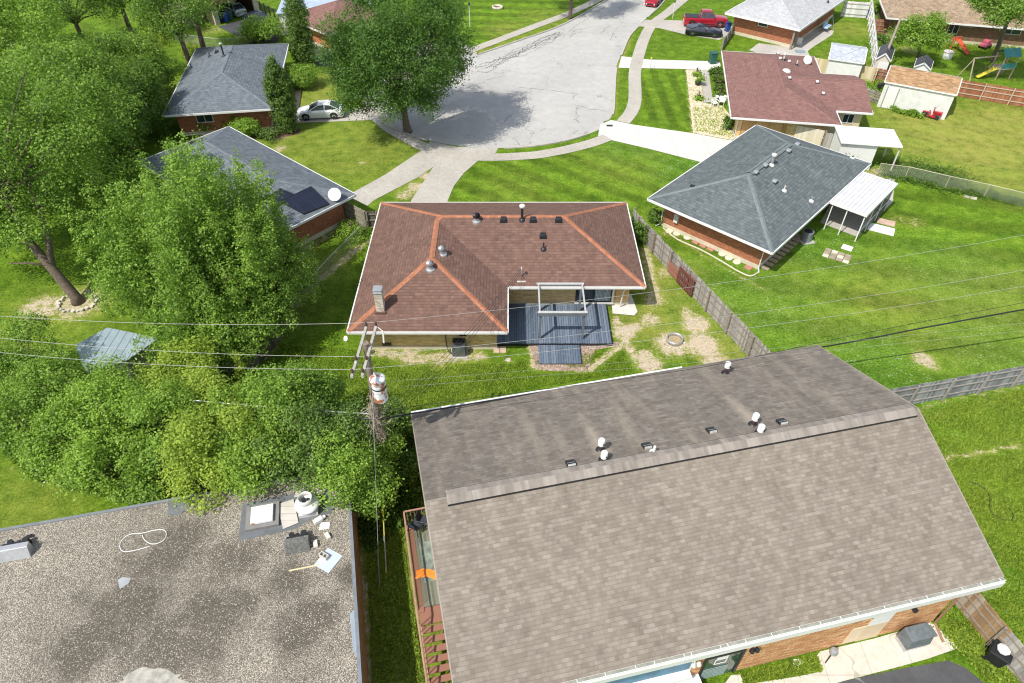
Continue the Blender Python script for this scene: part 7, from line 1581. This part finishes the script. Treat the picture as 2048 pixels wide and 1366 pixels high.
# traffic cones by the red fence
og2=m_plain('orange plastic',(.85,.16,.03),.5)
for u,v,h,lab in ((1756,160,1.0,'taller orange and white traffic cone by the red brown fence'),(1744,163,.75,'shorter orange and white traffic cone by the red brown fence')):
    a=at(u,v); t=thing('traffic_cone',lab,'traffic cone',tuple(a),0,'traffic cones'); build('cone',MB().lathe(0,0,[(.2,.04),(.05,h)],14),og2,t,smooth=40); build('base',MB().box(-.25,-.25,0,.25,.25,.045),og2,t)
    build('stripe',MB().lathe(0,0,[(.165,h*.3),(.135,h*.46)],14).lathe(0,0,[(.11,h*.6),(.085,h*.75)],14),M['white'],t,smooth=40)
a=at(1761,181); t=thing('motorbike','black covered scooter parked between the garage and the picket fence','scooter',tuple(a),.5); build('body',MB().box(-.6,-.2,.3,.3,.2,.8).box(.3,-.1,.3,.6,.1,1.0),M['black'],t,bevel=.06); build('handlebar',MB().tube([(.5,-.3,1.05),(.5,.3,1.05)],.02,6),M['dark'],t)
for x in (-.6,.6): build('wheel',MB().tube([(x,-.06,.25),(x,.06,.25)],.25,14),M['rubber'],t,smooth=40)
# play set
a=at(1990,160); t=thing('play_set','timber swing and play tower with teal canopy and yellow slide','play set',tuple(a),math.radians(8)); ty=m_plain('play set timber',(.42,.33,.25),.85,var=.15); teal=m_plain('teal canvas',(.05,.22,.22),.7)
for x in (0,1.6):
    for y in (0,1.3): build('post',MB().box(x-.05,y-.05,0,x+.05,y+.05,2.5),ty,t)
build('platform',MB().box(-.05,-.05,1.1,1.65,1.35,1.18),ty,t); build('canopy',MB().add([(-.2,-.1,2.45),(1.8,-.1,2.45),(1.8,.65,3.1),(-.2,.65,3.1),(-.2,1.4,2.45),(1.8,1.4,2.45)],[(0,1,2,3),(3,2,5,4)]),teal,t); build('side_panel',MB().box(-.02,-.06,1.2,1.6,-.03,1.75),teal,t)
build('swing_beam',MB().bar((-.1,.65,2.4),(-3.2,.65,2.3),.1,.1),ty,t)
for s in (-1,1): build('swing_leg',MB().bar((-3.1,.65,2.3),(-3.3,.65+s*1.0,.0),.09,.09),ty,t)
build('slide',MB().add([(0,.3,1.15),(0,.8,1.15),(-1.9,.8,.25),(-1.9,.3,.25),(0,.3,1.08),(0,.8,1.08),(-1.9,.8,.18),(-1.9,.3,.18)],[(0,3,2,1),(4,5,6,7),(0,1,5,4),(2,3,7,6),(1,2,6,5),(3,0,4,7)]).box(-.0,.28,1.1,.0,.3,1.2),m_plain('yellow plastic',(.75,.62,.05),.4),t)
for x in (-1.2,-2.2): build('swing',MB().bar((x-.2,.65,.5),(x+.2,.65,.5),.2,.04).tube([(x-.18,.65,.5),(x-.18,.65,2.35)],.012,4).tube([(x+.18,.65,.5),(x+.18,.65,2.35)],.012,4),M['black'],t)
# parasol, red slide, round table
a=at(1917,84); t=thing('parasol','white parasol beside the garden tree','parasol',tuple(a)); build('pole',MB().cyl(0,0,0,2.3,.03,n=8),M['post'],t); n=8; vs=[(0,0,2.5)]+[(1.15*math.cos(2*math.pi*k/n),1.15*math.sin(2*math.pi*k/n),2.05) for k in range(n)]; build('canopy',MB().add(vs,[(0,1+k,1+(k+1)%n) for k in range(n)]),M['white'],t)
rd_=m_plain('orange red plastic',(.60,.11,.05),.5); a=at(1905,100); t=thing('toy_slide','orange red toy slide beside the garden tree','toy slide',tuple(a),.3)
build('slide',MB().bar((0,0,1.3),(.4,-1.9,.15),.5,.08).bar((-.25,0,1.4),(.15,-1.9,.25),.05,.12).bar((.25,0,1.4),(.65,-1.9,.25),.05,.12),rd_,t); build('steps',MB().bar((-.25,.1,1.4),(-.25,.9,0),.06,.06).bar((.25,.1,1.4),(.25,.9,0),.06,.06).box(-.4,-.1,1.2,.4,.4,1.28).box(-.25,.5,.6,.25,.6,.64),rd_,t); build('frame',MB().box(-.5,-.1,0,-.42,.0,1.5).box(.42,-.1,0,.5,0,1.5).box(-.5,-.1,1.45,.5,0,1.52),rd_,t)
a=at(1893,116); t=thing('round_table','round pale garden table with dark band by the smaller dark roofed shed','table',tuple(a)); build('table_top',MB().lathe(0,0,[(.55,.7),(.57,.73),(.55,.76)],20),m_plain('pinkish white',(.62,.55,.54),.6),t,smooth=40); build('base',MB().lathe(0,0,[(.5,0),(.55,.3),(.5,.68)],16),M['white'],t,smooth=40)
a=at(1968,96); t=thing('toy_car','pink and grey ride-on toy in the shade of the corner tree','toy',tuple(a),.6); build('body',MB().box(-.7,-.4,.25,.7,.4,.6).box(-.3,-.35,.6,.3,.35,.95),m_plain('faded pink plastic',(.45,.10,.15),.6),t,bevel=.08)
for x in (-.45,.45):
    for s in (-1,1): build('wheel',MB().tube([(x,s*.36,.2),(x,s*.46,.2)],.2,12),M['black'],t,smooth=40)
# black posts of unfinished fence by the dark car
for i,(u,v) in enumerate([(522,36),(536,42),(552,50),(566,56)]):
    a=at(u,v); pass
a=at(516,26); c_=at(572,58); t=thing('black_fence','black metal post and rail fence right of the dark navy car','fence',tuple(a)); D3=c_-a
for i in range(7): p=D3*(i/6); build('post',MB().box(p.x-.06,p.y-.06,0,p.x+.06,p.y+.06,1.8),M['black'],t)
build('rail',MB().bar((0,0,1.6),(D3.x,D3.y,1.6),.05,.06).bar((0,0,.5),(D3.x,D3.y,.5),.05,.06),M['black'],t)
# street drain and entrance things
a=at(1219,252); solo('storm_drain',MB().box(-.3,-.18,0,.3,.18,.02),M['dark'],'dark drain grate at the kerb beside the bright driveway','drain',loc=(a.x,a.y,.03))
a=at(1651,1322); t=thing('bin_post','pole mounted grey smoking bin on the walk by the orange brick wall','ash bin',tuple(at(1650,1326))); build('pole',MB().cyl(0,0,0,1.0,.025,n=8),M['black'],t); build('head',MB().lathe(0,0,[(.05,1.0),(.16,1.05),(.18,1.2),(.14,1.3),(.02,1.32)],14),M['steel'],t,smooth=40)
a=at(1797,1290); t=thing('covered_grill','slate grey covered grill standing on the concrete walk','grill',tuple(at(1820,1285)),ang if False else .22)
sg=m_plain('slate grey cover',(.12,.14,.15),.7,var=.25,scale=4,bmp=.3)
build('cover',MB().add([(-.6,-.35,.35),(.6,-.35,.35),(.6,.35,.35),(-.6,.35,.35),(-.52,-.3,1.0),(.52,-.3,1.0),(.56,.3,1.15),(-.56,.3,1.15)],[(4,5,6,7),(0,1,5,4),(1,2,6,5),(2,3,7,6),(3,0,4,7)]),sg,t,bevel=.05); build('panel',MB().box(-.55,-.3,0,.55,.3,.35),M['steel'],t); build('side_shelf',MB().box(.6,-.25,.8,.8,.25,.84),sg,t)
a=at(1637,1330); solo('stone','x' and MB().prism([(-.2,-.1),(.0,-.16),(.2,-.05),(.18,.12),(-.12,.14)],0,.05),M['white'],'white flat stone on the small grass square','stone',loc=(a.x-.9,a.y+.1,.0))
# timber poles lying upright-looking by the gap: thin stakes
for i,(u0,v0,u1,v1,c,lab) in enumerate([(765,990,772,1148,m_plain('yellow guy guard',(.55,.42,.08),.6),'yellow guy wire guard slanting in the gap between the two buildings'),(768,1072,773,1150,M['steel'],'grey pipe stake leaning next to the yellow guy guard'),(755,1100,759,1176,M['pole'],'short wooden stake in the gap between the two buildings')]):
    b_=at(u1,v1-4*i); top=at(u0,v0,2.6 if i==0 else 1.5); solo('stake',MB().tube([b_,top],.03,8),c,lab,'stake',smooth=40)
# ------------------------------------------------------------------ utility pole, transformer, wires
ztop=10.4; b0=at(772,955); tp=at(731,686,ztop); t=thing('utility_pole','old timber utility pole with double crossarms at the corner of the middle house','utility pole',tuple(b0)); o0=b0
top=tp-o0
build('pole',MB().tube([(0,0,-.2),top*.5,top],[.19,.16,.13],14),M['pole'],t,smooth=40)
def rel(u,v,z): return at(u,v,z)-o0
a1=rel(733,650,ztop-.2); a2=rel(703,752,ztop-.2); sh=Vector((.42,0.03,0))
arm=m_plain('grey crossarm timber',(.36,.34,.30),.85,var=.25,scale=6)
for k_ in (0,1):
    s_=sh*k_; build('crossarm',MB().bar(a1+s_,a2+s_,.11,.13),arm,t)
ins=m_plain('brown porcelain',(.07,.03,.02),.3)
insp=[]
for q in (.02,.70,.94):
    p=a1.lerp(a2,q)
    for k_ in (0,1):
        pp=p+sh*k_; build('insulator',MB().lathe(pp.x,pp.y,[(.03,pp.z),(.07,pp.z+.04),(.045,pp.z+.09),(.075,pp.z+.14),(.03,pp.z+.2)],10),ins,t,smooth=40)
    insp.append(o0+p+sh*.5+Vector((0,0,.18)))
build('arm_brace',MB().tube([a1.lerp(a2,.25),top*.86],.02,6).tube([a1.lerp(a2,.75),top*.86],.02,6),M['steel'],t)
build('cutout_fuse',MB().tube([a1+Vector((.75,-.3,-.1)),a1+Vector((.75,-.5,-.6))],.04,8).tube([a1+Vector((.4,0,-.05)),a1+Vector((.75,-.3,-.1))],.02,6),M['trim'],t)
trp=rel(757,770,8.3); tc=Vector((trp.x,trp.y,0))
can=m_plain('white grey tank paint',(.70,.72,.73),.5,var=.06)
tb_=MB().lathe(tc.x,tc.y,[(.02,7.32),(.25,7.34),(.32,7.42),(.32,8.62),(.345,8.64),(.345,8.72),(.26,8.80),(.02,8.83)],24)
rm_,nt,b_=new_mat('tank paint with rust'); n_=tex_noise(nt,objsrc(nt),2.6,4,.6); L(nt,mix(nt,ramp(nt,n_,[(.50,0.),(.58,1.)]),(.68,.71,.73),(.36,.13,.06)),b_.inputs['Base Color']); b_.inputs['Roughness'].default_value=.45
tr=build('transformer',tb_,rm_,t,smooth=40); build('bushing',MB().lathe(tc.x-.1,tc.y+.1,[(.05,8.75),(.07,8.8),(.04,8.86),(.06,8.92),(.02,9.02)],10),M['trim'],tr,smooth=40)
build('bracket',MB().bar((tc.x,tc.y,8.5),(top*.8).to_3d(),.06,.1),M['dark'],tr); build('band',MB().lathe(tc.x,tc.y,[(.325,8.2),(.335,8.24),(.325,8.28)],24),M['dark'],tr)
# vine tangle on the pole: twigs
mb=MB(); rr=random.Random(21)
for i in range(170):
    q=rr.uniform(.35,.68); p=top*q+Vector((rr.uniform(-.15,.15),rr.uniform(-.15,.15),0)); pts=[p]
    for k in range(4): pts.append(pts[-1]+Vector((rr.uniform(-.22,.22),rr.uniform(-.22,.22),rr.uniform(-.3,.25))))
    mb.tube(pts,.010,4,cap=False)
for i in range(60):
    q=rr.uniform(.1,.75); p=top*q; an=rr.uniform(0,6.28); mb.tube([p+Vector((.17*math.cos(an),.17*math.sin(an),-.5)),p+Vector((.2*math.cos(an+.5),.2*math.sin(an+.5),.5))],.014,4,cap=False)
build('dead_vines',mb,m_plain('dry vine stems',(.36,.30,.22),.9,var=.3),t)
def wire(name,label,pts,r,mat,cat='wire',group=None,sag=None):
    P_=[Vector(p) for p in pts]; out=[]
    for i in range(len(P_)-1):
        a,b=P_[i],P_[i+1]; L_=(b-a).length; s_=(sag if sag is not None else .012*L_)
        for k in range(14): q=k/14; out.append(a.lerp(b,q)-Vector((0,0,4*s_*q*(1-q))))
    out.append(P_[-1]); return solo(name,MB().tube(out,r,5,cap=False),mat,label,cat,group,smooth=True)
al=m_plain('aluminium conductor',(.42,.42,.40),.5,.3); bk=M['black']
GW='bare wires on the crossarms'
def extend(a,b,f=1.6): a=Vector(a);b=Vector(b); return a+(b-a)*f
for i,(lu,lv,ru,rv,lab) in enumerate([(0,632,2048,470,'uppermost bare power line, crossing the chimney side of the middle roof'),(0,676,2048,540,'middle bare power line, level with the wall of the middle house'),(0,705,2048,572,'lowest bare power line, passing just above the transformer')]):
    l_=at(lu,lv,9.3); r_=at(ru,rv,8.9); p=insp[i]
    L2=p+(l_-p)*1.7; R2=p+(r_-p)*1.5; L2.z=9.9; R2.z=9.6
    # one smooth sagging span either side that passes through the observed points
    def span(p,q,e_,n=26):
        out=[]; 
        D_=(e_-p).length; dq=(q-p).length/D_
        for k in range(n+1):
            s=k/n; base=p.lerp(e_,s); zq=p.lerp(e_,dq).z; c4=(zq-q.z)/(dq*(1-dq)+1e-6); out.append(Vector((base.x,base.y,base.z-c4*s*(1-s))))
        return out
    pts=span(p,l_,L2)[::-1]+span(p,r_,R2)[1:]
    solo('power_line',MB().tube(pts,.0085,5,cap=False),al,lab,'power line',GW,smooth=True)
pj=o0+top*.55; pk=o0+top*.50
# telecom bundle
def through(pts,r,mat,name,label,cat='cable',group=None): return solo(name,MB().tube(smooth_path(pts,10),r,6,cap=False),mat,label,cat,group,smooth=True)
through([at(340,806,4.6),at(520,820,4.5),at(660,828,4.9),at(752,838,5.3),at(830,826,4.2),at(1200,765,3.3),at(1645,694,3.3),at(1850,655,4.0),at(2048,619,4.6),at(2300,575,5.2)],.045,bk,'telephone_cable','thick black telephone cable running behind the taupe roof to the right edge')
through([at(380,800,4.9),at(560,816,4.8),at(680,824,5.1),at(752,828,5.6)],.03,M['steel'],'telephone_cable','silver cable bundle left of the utility pole')
through([at(752,822,5.8),at(1000,790,5.3),at(1400,735,4.8),at(1700,672,5.0),at(2048,605,5.6),at(2200,575,6)],.013,bk,'telephone_cable','thin black cable just above the thick one')
GD='service drops to the middle house'
for i,(u,v,z) in enumerate([(752,838,6.3),(757,842,6.0),(762,850,5.7),(770,846,6.1)]):
    s=at(u+6*i,v,z); wire('service_wire',['service wire to the roof mast, nearest the transformer','second service wire down from the utility pole to the roof mast','third service wire down from the utility pole to the roof mast','service wire to the roof mast, farthest from the transformer'][i],[s,mast_top+Vector((.1*i-.15,-.05,-.02*i))],.011,bk,'wire',GD,sag=.5)
for i,(u,v,z,lab) in enumerate([(2048,640,8.2,'thin pale wire falling right below the lowest power line'),(2048,655,8.0,'thin pale wire over the lawn above the telephone cable')]):
    s=o0+top*(.75-.04*i); q=at(u,v,z); wire('service_wire',lab,[s,s+(q-s)*1.3],.004,al,'wire','thin wires to the right',sag=.3)
wire('guy_wire','guy wire slanting from the utility pole into the gap between the buildings',[o0+top*.72,at(759,1176)],.012,M['steel'],sag=.02)
mb=MB(); 
for i in range(6): mb.tube([o0+top*.6,at(640+18*i,880+14*i,2.0)],.010,4,cap=False)
solo('bare_branches',mb,m_plain('pale bare twigs',(.5,.48,.42),.8),'pale bare stems leaning from the utility pole over the scrub','branches')
# leaning timber pole top right
a=at(1757,140); b_=at(1802,36,8.2) if False else at(1801,37,5.5); t=thing('utility_pole','plain grey timber pole without arms in front of the cream shed','utility pole',tuple(at(1755,152)))
top2=b_-at(1755,152); build('pole',MB().tube([(0,0,-.1),top2],[.16,.11],12),m_plain('grey pole timber',(.30,.25,.21),.9,var=.2,scale=5),t,smooth=40); build('cap',MB().tube([top2*.68,top2*.68+Vector((.3,0,.02))],.05,8),M['trim'],t)
for i,(u,v) in enumerate([(1690,110),(1770,60)]): wire('service_wire',['wire from the plain grey pole towards the pale grey roof','wire from the plain grey pole towards the tan roof'][i],[t.matrix_basis@(top2*.8),at(u,v,3)],.012,bk,sag=.1)
